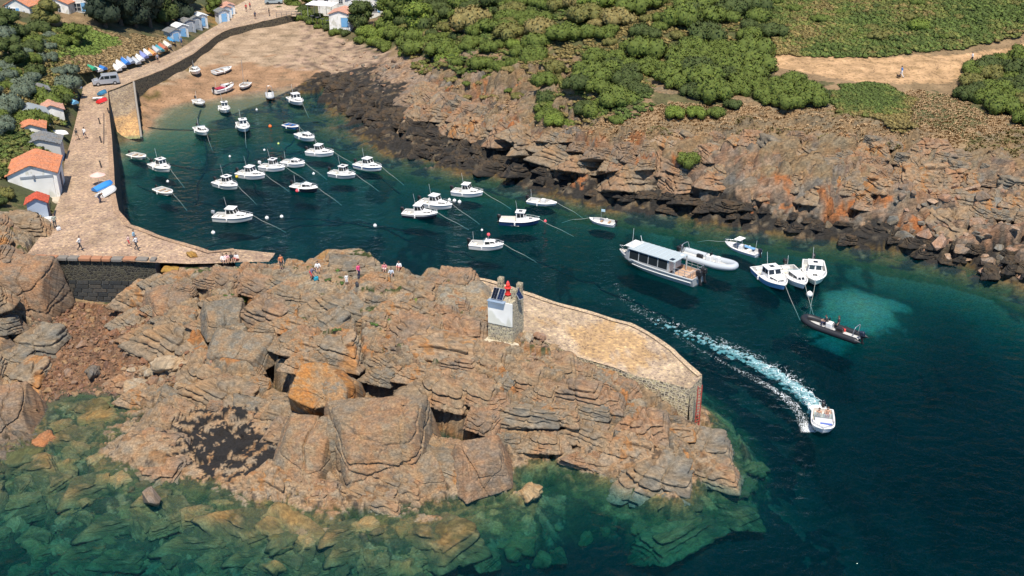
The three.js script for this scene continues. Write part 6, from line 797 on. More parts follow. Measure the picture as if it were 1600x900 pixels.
function stone(x, z, rad, mats, home, r, sunk = 0.3, flatK = 1) { const m = part('boulder', mats === SUNK ? roundGeo[(r() * 6) | 0] : stoneGeo[(r() * 9) | 0], mats[(r() * mats.length) | 0], home); m.position.set(x, ground(x, z) + rad * (0.4 - sunk), z); m.scale.set(rad * (0.85 + r() * 0.4), rad * (0.75 + r() * 0.35) * flatK, rad * (0.8 + r() * 0.35)); m.rotation.set((r() - 0.5) * 0.6, r() * 6.28, (r() - 0.5) * 0.6); return m; }
function strew(area, n, r0, r1, mats, home, seed, gap = 0.7, ok, sunk, flatK) { const r = rng(seed), had = []; for (let k = 0, done = 0; k < n * 30 && done < n; k++) { const x = lerp(area.lo[0], area.hi[0], r()), z = lerp(area.lo[1], area.hi[1], r()); if (inside(x, z, area) < 0) continue; const rad = lerp(r0, r1, r() ** 2.2); if (had.some(([a, b, c]) => Math.hypot(a - x, b - z) < (c + rad) * gap) || (ok && !ok(x, ground(x, z), z))) continue; had.push([x, z, rad]); stone(x, z, rad, mats, home, r, sunk, flatK); done++; } }
const coveStones = struct('boulder_beach');
strew(boxed(R.cove), 290, 0.26, 0.72, RUST, coveStones, 41, 0.62);
{ // the pebbles between them
  const r = rng(42), d = new THREE.Object3D(), N = 2600, m = setup(new THREE.InstancedMesh(stoneGeo[3], RUST[4], N)), c = new THREE.Color(); m.name = 'cove_pebbles'; m.userData = { kind: 'stuff', label: 'rust brown pebbles between the cove boulders', category: 'pebbles' };
  for (let i = 0; i < N;) { const x = lerp(R.cove.lo[0], R.cove.hi[0], r()), z = lerp(R.cove.lo[1], R.cove.hi[1], r()); if (inside(x, z, R.cove) < 0) continue; const s = 0.1 + r() * 0.16; d.position.set(x, ground(x, z) + s * 0.2, z); d.rotation.set(r() * 3, r() * 6, r() * 3); d.scale.setScalar(s); d.updateMatrix(); m.setMatrixAt(i, d.matrix); const v = 0.5 + r() * 0.9; m.setColorAt(i, c.setRGB(v, v * (0.85 + r() * 0.15), v * 0.85)); i++; } scene.add(m);
}
{ // marked boulders
  const r = rng(43), big = [[272,580,2.0,PALE,'large flat topped pale boulder at the right of the cove',0.55],[213,607,1.15,PALE,'pale wedge shaped boulder at the water edge of the cove',0.7],[312,596,1.3,PALE,'pale rounded boulder below the large flat topped one',0.7],[330,604,0.9,PALE,'small pale boulder tucked against the headland shelf',0.7],[236,580,0.8,PALE,'pale tilted boulder between the rust ones and the large flat one',0.8],[205,552,0.8,PALE,'yellowish boulder in the middle of the cove',0.6],[237,797,1.25,PINK2,'pointed tan boulder standing out of the shallows',1.5],[70,690,1.3,[stoneMat(0.55,0.24,0.1)],'wet orange boulder awash in the inlet',0.45],[145,585,1.0,[stoneMat(0.24,0.2,0.16)],'dark brown lumpy boulder at the edge of the inlet',0.8],[828,777,1.5,[stoneMat(0.55,0.37,0.19)],'low tan boulder just off the headland front',0.5],[865,545,0.85,RUST,'rust coloured boulder beside the breakwater, left of a pair',0.9],[888,552,0.8,RUST,'rust coloured boulder beside the breakwater, right of a pair',0.9],[824,532,0.95,PALE,'pale boulder at the right foot of the beacon',0.8],[842,528,0.7,PINK2,'small pinkish boulder between the beacon and the breakwater',0.8],[300,400,0.7,[stoneMat(0.56,0.32,0.08)],'yellow lichened block beside the causeway',0.7],[265,412,0.9,[stoneMat(0.58,0.33,0.07)],'orange lichened slab at the right end of the sea wall',0.5]];
  for (const [x, y, rad, m, label, fl] of big) { const p = footing(x, y, y > 760 ? 0 : y > 560 ? 1.4 : 5.5), o = single('boulder', (fl > 1 ? stoneGeo : roundGeo)[(r() * 6) | 0], m[(r() * m.length) | 0], label, 'boulder'); o.position.set(p.x, Math.max(p.y, y > 680 && x < 900 ? -0.5 : p.y) + rad * fl * 0.35, p.z); o.scale.set(rad, rad * fl, rad * 0.85); o.rotation.y = r() * 6; o.rotation.z = (r() - 0.5) * 0.3; }
}
const bank = auto([[1420,300],[1500,285],[1660,310],[1660,460],[1560,440],[1460,405],[1400,385],[1380,350]]);
strew(bank, 150, 0.5, 1.7, PINK2, shore, 44, 0.6, (x, y) => y > 0.2);
strew(auto([[640,230],[760,262],[900,295],[1050,322],[1200,345],[1330,362],[1400,375],[1400,350],[1200,325],[1000,295],[800,245],[700,220],[640,195]]), 150, 0.35, 0.95, BLACK, shore, 45, 0.7, (x, y) => y > 0.1 && y < 2.6);
strew(auto([[500,100],[560,120],[640,170],[700,190],[680,140],[600,90],[540,60]]), 60, 0.3, 0.9, PINK2, shore, 46, 0.9, (x, y) => y > 0.5);
strew(region([[800,520,5.6],[870,545,5.1],[905,565,4.8],[880,590,4.2],[820,560,4.9]]), 14, 0.35, 0.75, [...RUST, ...PINK2], headland, 47, 0.7, (x, y, z) => inside(x, z, jetty) < -0.5);
strew(region([[190,560,1.6],[260,555,1.6],[330,585,1.8],[330,625,1.4],[240,625,0.8],[190,600,0.5]]), 30, 0.3, 0.75, PALE, coveStones, 48, 0.7);
const seabedStones = struct('seabed_boulders');
strew(region([[-20,640],[150,620],[170,700],[220,750],[330,780],[500,800],[690,815],[740,790],[830,800],[900,780],[1120,760],[1175,715],[1150,650],[1190,690],[1180,760],[1050,830],[900,850],[720,880],[500,930],[100,930],[-40,800]]), 170, 0.22, 1.7, SUNK, seabedStones, 49, 0.62, (x, y) => y < -0.3 && y > -3.4, 0.45, 0.7);
// ---------------------------------------------------------------- large single rocks of the headland: faceted bodies with cracks, standing free of the ground
function cragGeo(size, planes, cracks, pal, seed, detail = 34) {
  const g0 = mergeVertices(new THREE.IcosahedronGeometry(1, detail).deleteAttribute('uv').deleteAttribute('normal')), P = g0.attributes.position, col = [], uv = [], n = P.count, tmp = [0, 0, 0];
  const pl = planes.map(([x, y, z, d]) => { const l = Math.hypot(x, y, z); return [x / l, y / l, z / l, d]; }), ck = cracks.map(([x, y, z, d, w, dep]) => { const l = Math.hypot(x, y, z); return [x / l, y / l, z / l, d, w ?? 0.07, dep ?? 0.2]; });
  for (let i = 0; i < n; i++) {
    const dx = P.getX(i), dy = P.getY(i), dz = P.getZ(i); let inv = 0; for (const [x, y, z, d] of pl) { const k = (x * dx + y * dy + z * dz) / d; if (k > 0) inv += k ** 22; } let r = 1 / Math.max(0.3, inv ** (1 / 22));
    let x = dx * r * size[0], y = dy * r * size[1], z = dz * r * size[2];
    let dip = fbm(x * 0.9 + seed, z * 0.9 + y * 0.8, 4, seed) * 0.16 + fbm(x * 3 + y * 2, z * 3 - y * 2, 3, seed + 1) * 0.05;
    for (const [a, b, e, d, w, dep] of ck) { const q = Math.abs(a * x + b * y + e * z - d + fbm(x * 0.8 + y, z * 0.8, 3, seed + 2) * 0.35); dip -= dep * (1 - smooth(0, w, q)); }
    P.setXYZ(i, x + dx * dip, y + dy * dip, z + dz * dip);
    const n1 = fbm(x * 0.55 + seed * 3, z * 0.55 + y * 0.5, 3, seed + 3), n2 = fbm(x * 2.4 + y, z * 2.4 - y * 1.3, 4, seed + 4);
    tmp[0] = pal[0][0]; tmp[1] = pal[0][1]; tmp[2] = pal[0][2]; mix3(tmp, pal[1], 0.85 * smooth(0.0, 0.12, n1 + n2 * 0.3)); mix3(tmp, pal[2], 0.8 * smooth(0.14, 0.22, -n1 + n2 * 0.45)); mix3(tmp, pal[3] ?? [0.19, 0.165, 0.135], 0.32 * smooth(0.2, 0.3, n2)); mix3(tmp, pal[4] ?? [0.5, 0.38, 0.25], 0.3 * smooth(0.22, 0.3, -n2)); col.push(...tmp);
    uv.push(x * 1 + y * 0.3, z - y);
  }
  g0.setAttribute('color', new THREE.Float32BufferAttribute(col, 3)); g0.setAttribute('uv', new THREE.Float32BufferAttribute(uv, 2)); g0.computeVertexNormals(); return g0;
}
function crag(name, label, [px, py, Y], size, turn, planes, cracks, pal, seed, lift = 0) {
  const c = at(px, py, Y), g0 = cragGeo(size, planes, cracks, pal, seed), o = single(name, g0, rockMat, label, 'rock'); o.position.set(c.x, c.y + lift, c.z); o.rotation.y = turn; return o;
}
const TAN = [[0.40, 0.285, 0.18], [0.33, 0.26, 0.185], [0.43, 0.265, 0.155]], ORANGE = [[0.46, 0.28, 0.14], [0.27, 0.255, 0.215], [0.56, 0.25, 0.06]], PINKISH = [[0.39, 0.255, 0.165], [0.31, 0.23, 0.165], [0.43, 0.26, 0.155]], GREYISH = [[0.31, 0.265, 0.205], [0.24, 0.215, 0.175], [0.38, 0.27, 0.17]];
const up = [0, 1, 0], faceL = [-1, 0.1, 0.2], faceR = [1, 0.15, 0.1];
crag('great_rock', 'great rounded block of cracked tan rock at the middle of the headland front', [594, 690, 2.2], [3.9, 2.7, 3.4], 0.12, [[0, 1, -0.08, 0.98], [0.1, 0.36, 1, 0.95], [1, 0.2, 0.25, 0.95], [-1, 0.15, 0.3, 0.95], [0, 0, -1, 1], [0.8, 0.55, 0.7, 1.08], [-0.6, 0.7, 0.7, 1.1], [0, -1, 0, 1]], [[0.1, 1, 0.35, 1.1, 0.09, 0.3], [-0.25, 1, 0.1, -0.2, 0.1, 0.34], [0.12, 1, 0.3, 2.35, 0.07, 0.2], [1, 0.1, 0.1, 2.3, 0.09, 0.3], [0.5, 1, 0, -1.2, 0.09, 0.3], [1, 0.35, 0, -1.2, 0.05, 0.12], [0.9, -0.3, 0.3, 0.7, 0.05, 0.14]], TAN, 3);
crag('orange_slab', 'tilted orange and grey slab propped on the rocks left of the great rock', [505, 618, 3.6], [2.75, 1.75, 2.2], -0.05, [[0.05, 1, 0.95, 0.72], [-0.25, 0.2, -1, 0.9], [1, 0.1, 0.1, 0.93], [-1, 0.1, -0.15, 0.95], [-0.6, -0.4, 0.9, 0.9], [0.35, -0.4, 1, 0.85], [0, -1, 0, 0.9], [0.8, 0.6, -0.2, 1.05]], [[1, 0.2, -0.15, 0.5, 0.07, 0.2], [0.75, -0.5, 0.1, 0.1, 0.05, 0.14], [0.3, 1, 0.2, 0.9, 0.06, 0.16], [0.6, 0.8, -0.4, 0.2, 0.05, 0.12]], ORANGE, 7);
crag('grey_block', 'weathered grey tan block standing left against the great rock', [478, 700, 1.9], [2.5, 1.7, 2.3], -0.2, [[0, 1, 0.2, 0.9], [-0.3, 0.5, 1, 0.85], [1, 0.1, 0.2, 0.95], [-1, 0.4, 0.3, 0.85], [0, 0, -1, 1], [0, -1, 0, 1], [0.7, 0.5, 0.8, 1]], [[1, 0.15, 0, 0.7, 0.12, 0.4], [0.2, 1, 0.3, 0.4, 0.06, 0.16], [1, -0.2, 0.3, -0.6, 0.06, 0.16]], TAN, 11);
crag('pillar_block', 'upright narrow block wedged between the grey block and the great rock', [529, 692, 1.9], [1.0, 1.9, 1.7], 0.05, [[0, 1, 0.1, 0.95], [0.1, 0.3, 1, 0.9], [1, 0, 0.1, 0.9], [-1, 0.05, 0.1, 0.9], [0, 0, -1, 1], [0, -1, 0, 1]], [[0.1, 1, 0.2, 0.3, 0.06, 0.16]], GREYISH, 13);
crag('front_boulder', 'rounded pinkish boulder with curved bands at the headland front', [752, 728, 1.3], [2.2, 1.5, 1.8], 0.35, [[0, 1, 0.15, 0.9], [0.2, 0.35, 1, 0.9], [1, 0.3, 0.3, 0.9], [-1, 0.4, 0.2, 0.85], [0, 0, -1, 1], [0, -1, 0, 1], [-0.6, 0.9, 0.5, 0.95]], [[0.2, 1, 0.5, 0.75, 0.05, 0.12], [-0.4, 1, 0.3, 0.2, 0.05, 0.12], [1, 0.5, 0, -0.7, 0.08, 0.25]], PINKISH, 17);
crag('wedge_block', 'small wedge of tan rock at the right foot of the great rock', [665, 745, 0.9], [1.5, 1.1, 1.3], 0.5, [[-0.5, 1, 0.3, 0.7], [0.2, 0.4, 1, 0.85], [1, 0.2, 0.1, 0.9], [-1, 0.2, 0.2, 0.9], [0, 0, -1, 1], [0, -1, 0, 1]], [[0.2, 1, 0.2, 0.2, 0.05, 0.12]], TAN, 19);
crag('long_slab', 'long dark grey slab leaning over the left cleft of the headland', [370, 552, 3.5], [3.1, 1.2, 1.7], -0.2, [[0.1, 1, 0.5, 0.75], [0, -0.1, 1, 0.9], [1, 0.1, 0.2, 0.95], [-1, 0.2, 0.2, 0.9], [0, 0, -1, 1], [0, -1, 0, 1], [-0.6, 0.8, 0.6, 0.9]], [[0.1, 1, 0.6, 0.3, 0.06, 0.18], [1, 0.3, 0.1, 0.9, 0.06, 0.2]], GREYISH, 23);
crag('left_buttress', 'brown buttress at the left flank of the headland above the cove', [272, 490, 3.2], [2.6, 2.2, 2.2], 0.3, [[-0.1, 1, 0.2, 0.9], [-0.2, 0.4, 1, 0.85], [1, 0.2, 0.2, 0.9], [-1, 0.3, 0.3, 0.9], [0, 0, -1, 1], [0, -1, 0, 1], [0.6, 0.6, 0.8, 0.95]], [[0.2, 1, 0.4, 0.8, 0.07, 0.22], [1, 0.3, 0.2, 0.3, 0.07, 0.25], [-0.5, 1, 0.2, -0.6, 0.06, 0.2]], PINKISH, 29);
crag('cleft_block', 'grey block at the head of the dark diagonal cleft', [350, 500, 4.9], [2.0, 1.2, 1.6], 0.25, [[0, 1, 0.35, 0.85], [0.1, 0.3, 1, 0.9], [1, 0.1, 0.2, 0.9], [-1, 0.2, 0.2, 0.9], [0, 0, -1, 1], [0, -1, 0, 1]], [[0.2, 1, 0.4, 0.4, 0.06, 0.16], [1, 0.2, 0, 0.2, 0.06, 0.2]], GREYISH, 31);
crag('crest_rock', 'orange topped rock on the crest behind the standing people', [532, 404, 6.9], [2.1, 0.75, 0.9], 0.05, [[0, 1, 0.1, 0.9], [0, 0.3, 1, 0.9], [1, 0.4, 0.2, 0.95], [-1, 0.5, 0.2, 0.9], [0, 0, -1, 1], [0, -1, 0, 1]], [[0, 1, 0.2, 0.3, 0.05, 0.14]], [[0.46, 0.33, 0.2], [0.5, 0.27, 0.09], [0.4, 0.3, 0.21]], 37);
crag('beacon_rock', 'broad pale grey rock left of the beacon', [722, 468, 6.1], [2.8, 0.9, 1.9], 0.25, [[-0.1, 1, 0.25, 0.85], [0, 0.4, 1, 0.9], [1, 0.3, 0.2, 0.95], [-1, 0.4, 0.2, 0.9], [0, 0, -1, 1], [0, -1, 0, 1]], [[0.1, 1, 0.2, 0.3, 0.05, 0.14], [1, 0.2, 0.3, 0.6, 0.06, 0.2]], [[0.42, 0.37, 0.29], [0.34, 0.31, 0.26], [0.44, 0.33, 0.21]], 41);
crag('sea_crag', 'bulging brown crag at the left end of the sea wall', [36, 455, 4.4], [3.2, 2.9, 2.4], 0.1, [[0.1, 1, 0.2, 0.9], [0.2, 0.3, 1, 0.88], [1, 0.2, 0.25, 0.92], [-1, 0.2, 0.2, 1], [0, 0, -1, 1], [0, -1, 0, 1], [0.7, 0.6, 0.6, 1]], [[-0.3, 1, 0.3, 1.0, 0.08, 0.28], [0.35, 1, 0.2, -0.3, 0.08, 0.28], [1, 0.3, 0.2, 1.2, 0.08, 0.3], [-0.2, 1, 0.2, -1.4, 0.07, 0.24]], PINKISH, 43);
crag('inlet_crag', 'brown crag at the left edge beside the inlet', [4, 650, 0.9], [2.6, 1.7, 2.6], 0.3, [[0, 1, 0.2, 0.9], [0.3, 0.4, 1, 0.88], [1, 0.3, 0.2, 0.9], [-1, 0.2, 0.2, 1], [0, 0, -1, 1], [0, -1, 0, 1]], [[-0.3, 1, 0.3, 0.5, 0.08, 0.28], [1, 0.3, 0.2, 0.9, 0.08, 0.3]], PINKISH, 47);
// jointed masses breaking up the headland and the cliff, set deep in the ground along the bedding
const WEEDY = [[0.05, 0.042, 0.034], [0.03, 0.027, 0.024], [0.12, 0.085, 0.05], [0.025, 0.022, 0.02], [0.22, 0.17, 0.11]];
const SUNKEN = [[0.24, 0.165, 0.06], [0.12, 0.11, 0.04], [0.36, 0.25, 0.1], [0.05, 0.055, 0.025], [0.44, 0.34, 0.17]];
const massGeo = [...Array(17)].map((_, k) => {
  const r = rng(950 + k * 7), pl = [[(r() - 0.5) * 0.5, 1, 0.15 + r() * 0.4, 0.7 + r() * 0.15], [(r() - 0.5) * 0.4, 0.1 + r() * 0.4, 1, 0.8 + r() * 0.15], [1, 0.1 + r() * 0.3, (r() - 0.5) * 0.5, 0.9], [-1, 0.1 + r() * 0.4, (r() - 0.5) * 0.5, 0.88], [(r() - 0.5) * 0.3, 0.1, -1, 0.95], [0, -1, 0, 1], [r() - 0.5, 0.8, r() - 0.2, 0.9], [r() - 0.5, 0.6, 0.9, 0.95]], ck = [];
  const bx = (r() - 0.5) * 0.5, bz = 0.2 + r() * 0.5; for (let i = 0; i < 5; i++) ck.push([bx + (r() - 0.5) * 0.16, 1, bz + (r() - 0.5) * 0.16, -0.55 + i * 0.33 + (r() - 0.5) * 0.2, 0.05 + r() * 0.05, 0.13 + r() * 0.2]);   // bedding
  for (let i = 0; i < 4; i++) ck.push([1, (r() - 0.5) * 0.5, (r() - 0.5) * 0.8, -1.3 + i * 0.8 + (r() - 0.5) * 0.5, 0.045 + r() * 0.05, 0.1 + r() * 0.2]);
  const lich = [[0.44, 0.31, 0.2], [0.34, 0.285, 0.215], [0.52, 0.24, 0.07]]; return cragGeo([1.7, 1.0, 1.15], pl, ck, [TAN, GREYISH, PINKISH, TAN, lich, PINKISH, TAN, GREYISH, lich, PINKISH, WEEDY, WEEDY, WEEDY, WEEDY, SUNKEN, SUNKEN, SUNKEN][k], 60 + k * 5, k < 10 ? 20 : 12);
});
function masses(area, n, s0, s1, home, seed, turn, ok, sink = 0.35, tall = 1, jit = 0.3, from = 0, kinds = 10) {
  const r = rng(seed), had = [];
  for (let k = 0, done = 0; k < n * 40 && done < n; k++) { const x = lerp(area.lo[0], area.hi[0], r()), z = lerp(area.lo[1], area.hi[1], r()); if (inside(x, z, area) < 0.5) continue; const s = lerp(s0, s1, r() ** 1.6), y = ground(x, z); if (had.some(([a, b, c]) => Math.hypot((a - x) * 0.75, b - z) < (c + s) * 0.78) || !ok(x, y, z) || peopleSpots.some(([a, b]) => Math.hypot(a - x, b - z) < s * 1.7 + 0.4)) continue; had.push([x, z, s]);
    const e = 0.8, gx = (baseH(x + e, z) - baseH(x - e, z)) / (2 * e), gz = (baseH(x, z + e) - baseH(x, z - e)) / (2 * e), m = part('rock_block', massGeo[from + ((r() * kinds) | 0)], rockMat, home);
    m.scale.set(s * (0.85 + r() * 0.5), s * tall * (0.7 + r() * 0.4), s * (0.75 + r() * 0.35)); m.position.set(x, baseH(x, z) - s * sink * tall, z); m.rotation.order = 'YXZ'; m.rotation.set(Math.atan(gz) * 0.5 + (r() - 0.5) * 0.24, -turn + (r() - 0.5) * jit, -Math.atan(gx) * 0.5 + (r() - 0.5) * 0.24); done++; }
}
const clear = (x, z, d) => clefts.every(([l, w], i) => i > 4 || lineDist(x, z, l)[0] > w * 0.6 + d + 0.75) && [[594, 690, 2.2, 4], [505, 618, 3.6, 2.6], [478, 700, 1.9, 2.6], [752, 728, 1.3, 2.2], [370, 552, 3.5, 2.4], [272, 490, 3.2, 2.2], [350, 500, 4.9, 1.6], [722, 468, 6.1, 2.4], [530, 403, 7.1, 2.4]].every(([a, b, c, q]) => { const p = at(a, b, c); return Math.hypot(p.x - x, p.z - z) > q + d; });
masses(R.head, 96, 0.8, 1.9, headland, 71, 0.32, (x, y, z) => y > 0.7 && inside(x, z, jetty) < -2.2 && inside(x, z, quay) < -2.2 && inside(x, z, R.weedblack) < -0.5 && clear(x, z, 0.3) && !(y > 5.9 && hash(x * 9, z * 9) > 0.5) && Math.hypot(x + 0.5, z + 89.5) > 3.4);
masses(R.head, 60, 0.45, 0.8, headland, 77, 0.32, (x, y, z) => y > 0.4 && inside(x, z, jetty) < -1.2 && inside(x, z, quay) < -1.6 && inside(x, z, R.weedblack) < 0 && Math.hypot(x + 0.5, z + 89.5) > 2.6, 0.15);
masses(boxed(R.crag), 26, 0.9, 2.0, crags, 72, 0.2, (x, y, z) => y > 0.4 && inside(x, z, quay) < -2.4);
const cliffArea = auto([[640,190],[760,215],[850,235],[1000,265],[1150,280],[1300,300],[1450,320],[1640,350],[1640,235],[1450,215],[1250,200],[1100,205],[950,210],[850,200],[760,165],[660,130]]);
masses(cliffArea, 60, 1.3, 2.4, shore, 73, -0.25, (x, y) => y > 2.8 && y < 9, 0.75, 1.0, 1.4);
masses(cliffArea, 130, 0.6, 1.3, shore, 74, -0.25, (x, y) => y > 2.4 && y < 9.6, 0.3, 1.1, 1.6);
masses(auto([[480,115],[560,195],[640,246],[760,276],[900,308],[1050,333],[1200,358],[1330,376],[1450,404],[1640,460],[1640,400],[1450,350],[1300,330],[1150,305],[1000,285],[850,250],[740,215],[640,170],[540,110]]), 150, 0.5, 1.25, shore, 75, -0.3, (x, y) => y > 0.15 && y < 2.7, 0.35, 0.85, 1.6, 10, 4);
{ const r = rng(79); for (let i = 0; i < 15; i++) { const t = 0.6 + i * 0.36, k = Math.min(8, Math.floor(t)), f = t - k, a = jettyR[k], b = jettyR[k + 1], dx = b[0] - a[0], dz = b[1] - a[1], l = Math.hypot(dx, dz), x = lerp(a[0], b[0], f) - dz / l * 1.0, z = lerp(a[1], b[1], f) + dx / l * 1.0, s = 0.62 + r() * 0.3; if (inside(x, z, jetty) > -0.3) continue; const m = part('rock_block', massGeo[(r() * 10) | 0], rockMat, headland); m.scale.set(s, s * 0.85, s * 0.8); m.position.set(x, lerp(a[2], b[2], f) - s * (0.75 + i * 0.03), z); m.rotation.set((r() - 0.5) * 0.3, -0.45 + (r() - 0.5) * 0.8, (r() - 0.5) * 0.3); } }
masses(region([[-20,640],[150,620],[170,700],[220,750],[330,785],[500,805],[690,815],[740,790],[830,805],[900,790],[1120,770],[1185,715],[1180,760],[1050,820],[900,840],[720,870],[500,930],[100,930],[-40,800]]), 60, 0.7, 2.1, seabedStones, 76, 0.32, (x, y) => y < -0.35 && y > -3, 0.25, 0.6, 2, 14, 3);
// ---------------------------------------------------------------- the speedboat's wake: foam flecks on the water, bubbles below
{
  const main = poly([[962,440],[972,462],[1000,486],[1050,506],[1110,530],[1165,553],[1215,580],[1252,606],[1272,628],[1281,646]]), bow = poly([[985,475],[1040,514],[1110,556],[1180,592],[1225,618],[1246,640],[1258,662],[1264,676]]), r = rng(61), flecks = [], deep = [];
  const along = (l, t) => { const f = t * (l.length - 1), i = Math.min(l.length - 2, Math.floor(f)), k = f - i, a = l[i], b = l[i + 1], dx = b[0] - a[0], dz = b[1] - a[1], n = Math.hypot(dx, dz); return [lerp(a[0], b[0], k), lerp(a[1], b[1], k), -dz / n, dx / n]; };
  const lace = (x, z) => Math.abs(fbm(x * 0.9, z * 0.9, 3, 71)) < 0.026 || Math.abs(fbm(x * 1.9 + 7, z * 1.9, 2, 73)) < 0.02;
  for (let k = 0; k < 400000 && flecks.length < 6500; k++) {
    const t = r() ** 0.55, [x, z, nx, nz] = along(main, t), w = 0.35 + 0.95 * Math.sin(Math.min(1, 0.15 + t * 0.8) * Math.PI) * (0.5 + t * 0.7), q = (r() + r() + r() - 1.5) * 0.95, X = x + nx * q * w, Z = z + nz * q * w;
    const thick = smooth(0.9, 1, t); if (r() > thick && !lace(X, Z)) continue; if (r() > 0.3 + t ** 2) continue;
    flecks.push([X, Z, 0.011 + r() * 0.018 + thick * r() * 0.05, r() * 0.02 + thick * r() * 0.2]);
  }
  for (let k = 0; k < 200000 && flecks.length < 9000; k++) { const t = r() ** 0.7, [x, z, nx, nz] = along(bow, t), w = 0.18 + 0.35 * t, q = (r() + r() - 1) * 1.4, X = x + nx * q * w, Z = z + nz * q * w, thick = smooth(0.8, 1, t); if (r() > thick * 0.7 + 0.12 && !lace(X, Z)) continue; if (t < 0.5 && r() > t * 1.2) continue; flecks.push([X, Z, 0.011 + r() * 0.018, r() * 0.02 + thick * r() * 0.12]); }
  for (let k = 0; k < 1300; k++) { const t = 0.25 + 0.75 * r() ** 0.45, [x, z, nx, nz] = along(main, t), q = (r() + r() - 1) * 0.75; deep.push([x + nx * (q - 0.3), z + nz * (q - 0.3), 0.09 + r() * 0.16, -0.35 - r() * 0.7]); }
  const foamGeo = new THREE.IcosahedronGeometry(1, 0), d = new THREE.Object3D();
  const put = (name, list, mat, flat, label) => { const m = setup(new THREE.InstancedMesh(foamGeo, mat, list.length)); m.name = name; m.userData = { kind: 'stuff', label, category: 'foam' }; list.forEach(([x, z, s, y], i) => { d.position.set(x, y, z); d.rotation.set(0, r() * 6, 0); d.scale.set(s * (0.7 + r() * 0.9), s * flat, s); d.updateMatrix(); m.setMatrixAt(i, d.matrix); }); scene.add(m); };
  put('wake_foam', flecks, M(0.82, 0.86, 0.86, 0.9), 0.45, 'white foam of the curved wake behind the speedboat');
  put('wake_bubbles', deep, new THREE.MeshStandardMaterial({ color: rgb(0.75, 0.8, 0.8), roughness: 1, transparent: true, opacity: 0.3 }), 0.4, 'pale bubbles under the water of the wake');
}
{ // ground chains and old mooring warps lying on the harbour floor
  const chain = M(0.025, 0.03, 0.022, 1), lay = (pts, w, label) => { const l = poly(pts), q = []; for (let i = 0; i + 1 < l.length; i++) for (let k = 0; k < 8; k++) { const t = k / 8, x = lerp(l[i][0], l[i + 1][0], t) + fbm(i * 3 + t * 4, w * 9, 2, 5) * 1.2, z = lerp(l[i][1], l[i + 1][1], t) + fbm(i * 3 + t * 4, w * 17, 2, 6) * 1.2; q.push(V3(x, ground(x, z) + 0.06, z)); } single('mooring_chain', new THREE.TubeGeometry(new THREE.CatmullRomCurve3(q), q.length * 2, w, 5), chain, label, 'chain', 'weed covered chains on the harbour floor'); };
  [[[[220,200],[330,196],[420,190],[520,185]],0.17,'weedy chain across the brown shallows nearest the beach'],[[[230,240],[330,245],[420,228],[520,222],[560,230]],0.17,'weedy chain crossing the upper harbour above the mid cluster'],[[[210,275],[330,290],[450,310],[600,330],[760,380]],0.17,'long weedy chain running under the mid cluster towards the beacon'],[[[300,360],[420,330],[560,318],[700,345]],0.16,'weedy chain under the large cabin boat by the causeway'],[[[380,175],[378,215],[395,260],[420,300]],0.15,'weedy chain running down from the tall masted boat'],[[[310,170],[318,230],[300,300]],0.15,'weedy chain on the left side of the upper harbour'],[[[440,160],[460,190],[540,240],[640,290]],0.15,'weedy chain along the far side of the harbour'],[[[790,360],[900,400],[1000,430],[1080,470]],0.16,'weedy chain running out past the passenger boat'],[[[480,190],[440,220],[400,236],[340,260]],0.12,'thin weedy warp crossing the upper harbour']].forEach((a) => lay(...a));
}
// ---------------------------------------------------------------- quayside: stored dinghies, van, kayaks, rails
function storedDinghy(px, py, Y, L, turn, col, label, tilt = 0.25, keelCol) {
  const p = at(px, py, Y), o = thing('stored_dinghy', label, 'dinghy', [p.x, surfaceY(p.x, p.z), p.z], turn, 'dinghies stored along the quay'), B = L * 0.42, F = 0.34, st = lines(L, B, F, { full: 2.4 }), m = M(...col, 0.45), g = [];
  for (const s of [-1, 1]) g.push(strip(st.map((q) => [[q.x, q.y, s * q.w], [lerp(q.x, q.xc, 0.5), lerp(q.y, q.yc, 0.5), s * lerp(q.w, q.wc, 0.4)], [q.xc, q.yc, s * q.wc], [q.xk, q.yk, 0]]), s > 0));
  const q0 = st[0]; g.push(facets([[q0.x, q0.y, -q0.w], [q0.xc, q0.yc, -q0.wc], [q0.xk, q0.yk, 0], [q0.xc, q0.yc, q0.wc], [q0.x, q0.y, q0.w]], [[0, 1, 2, 3, 4]]));
  const up = new THREE.Group(); const flip = (q) => q.rotateX(Math.PI).translate(0, F * 1.42, 0).rotateZ(tilt).translate(0, Math.sin(tilt) * L * 0.42, 0);
  part('hull', flip(merge(g)), m, o); part('keel_strip', flip(tube(st.slice(1, 13).map((q) => [q.xk, q.yk - 0.02, 0]), 0.03)), keelCol ? M(...keelCol, 0.5) : M(0.3, 0.3, 0.3, 0.6), o);
  part('rim', flip(merge([-1, 1].map((s) => tube(st.map((q) => [q.x, q.y, s * q.w]), 0.035)))), M(0.35, 0.3, 0.24, 0.6), o);
}
const wht = [0.75, 0.74, 0.7], dblue = [0.03, 0.17, 0.5], slateB = [0.3, 0.36, 0.45], gry = [0.42, 0.44, 0.46];
const roadTurn = 2.35;
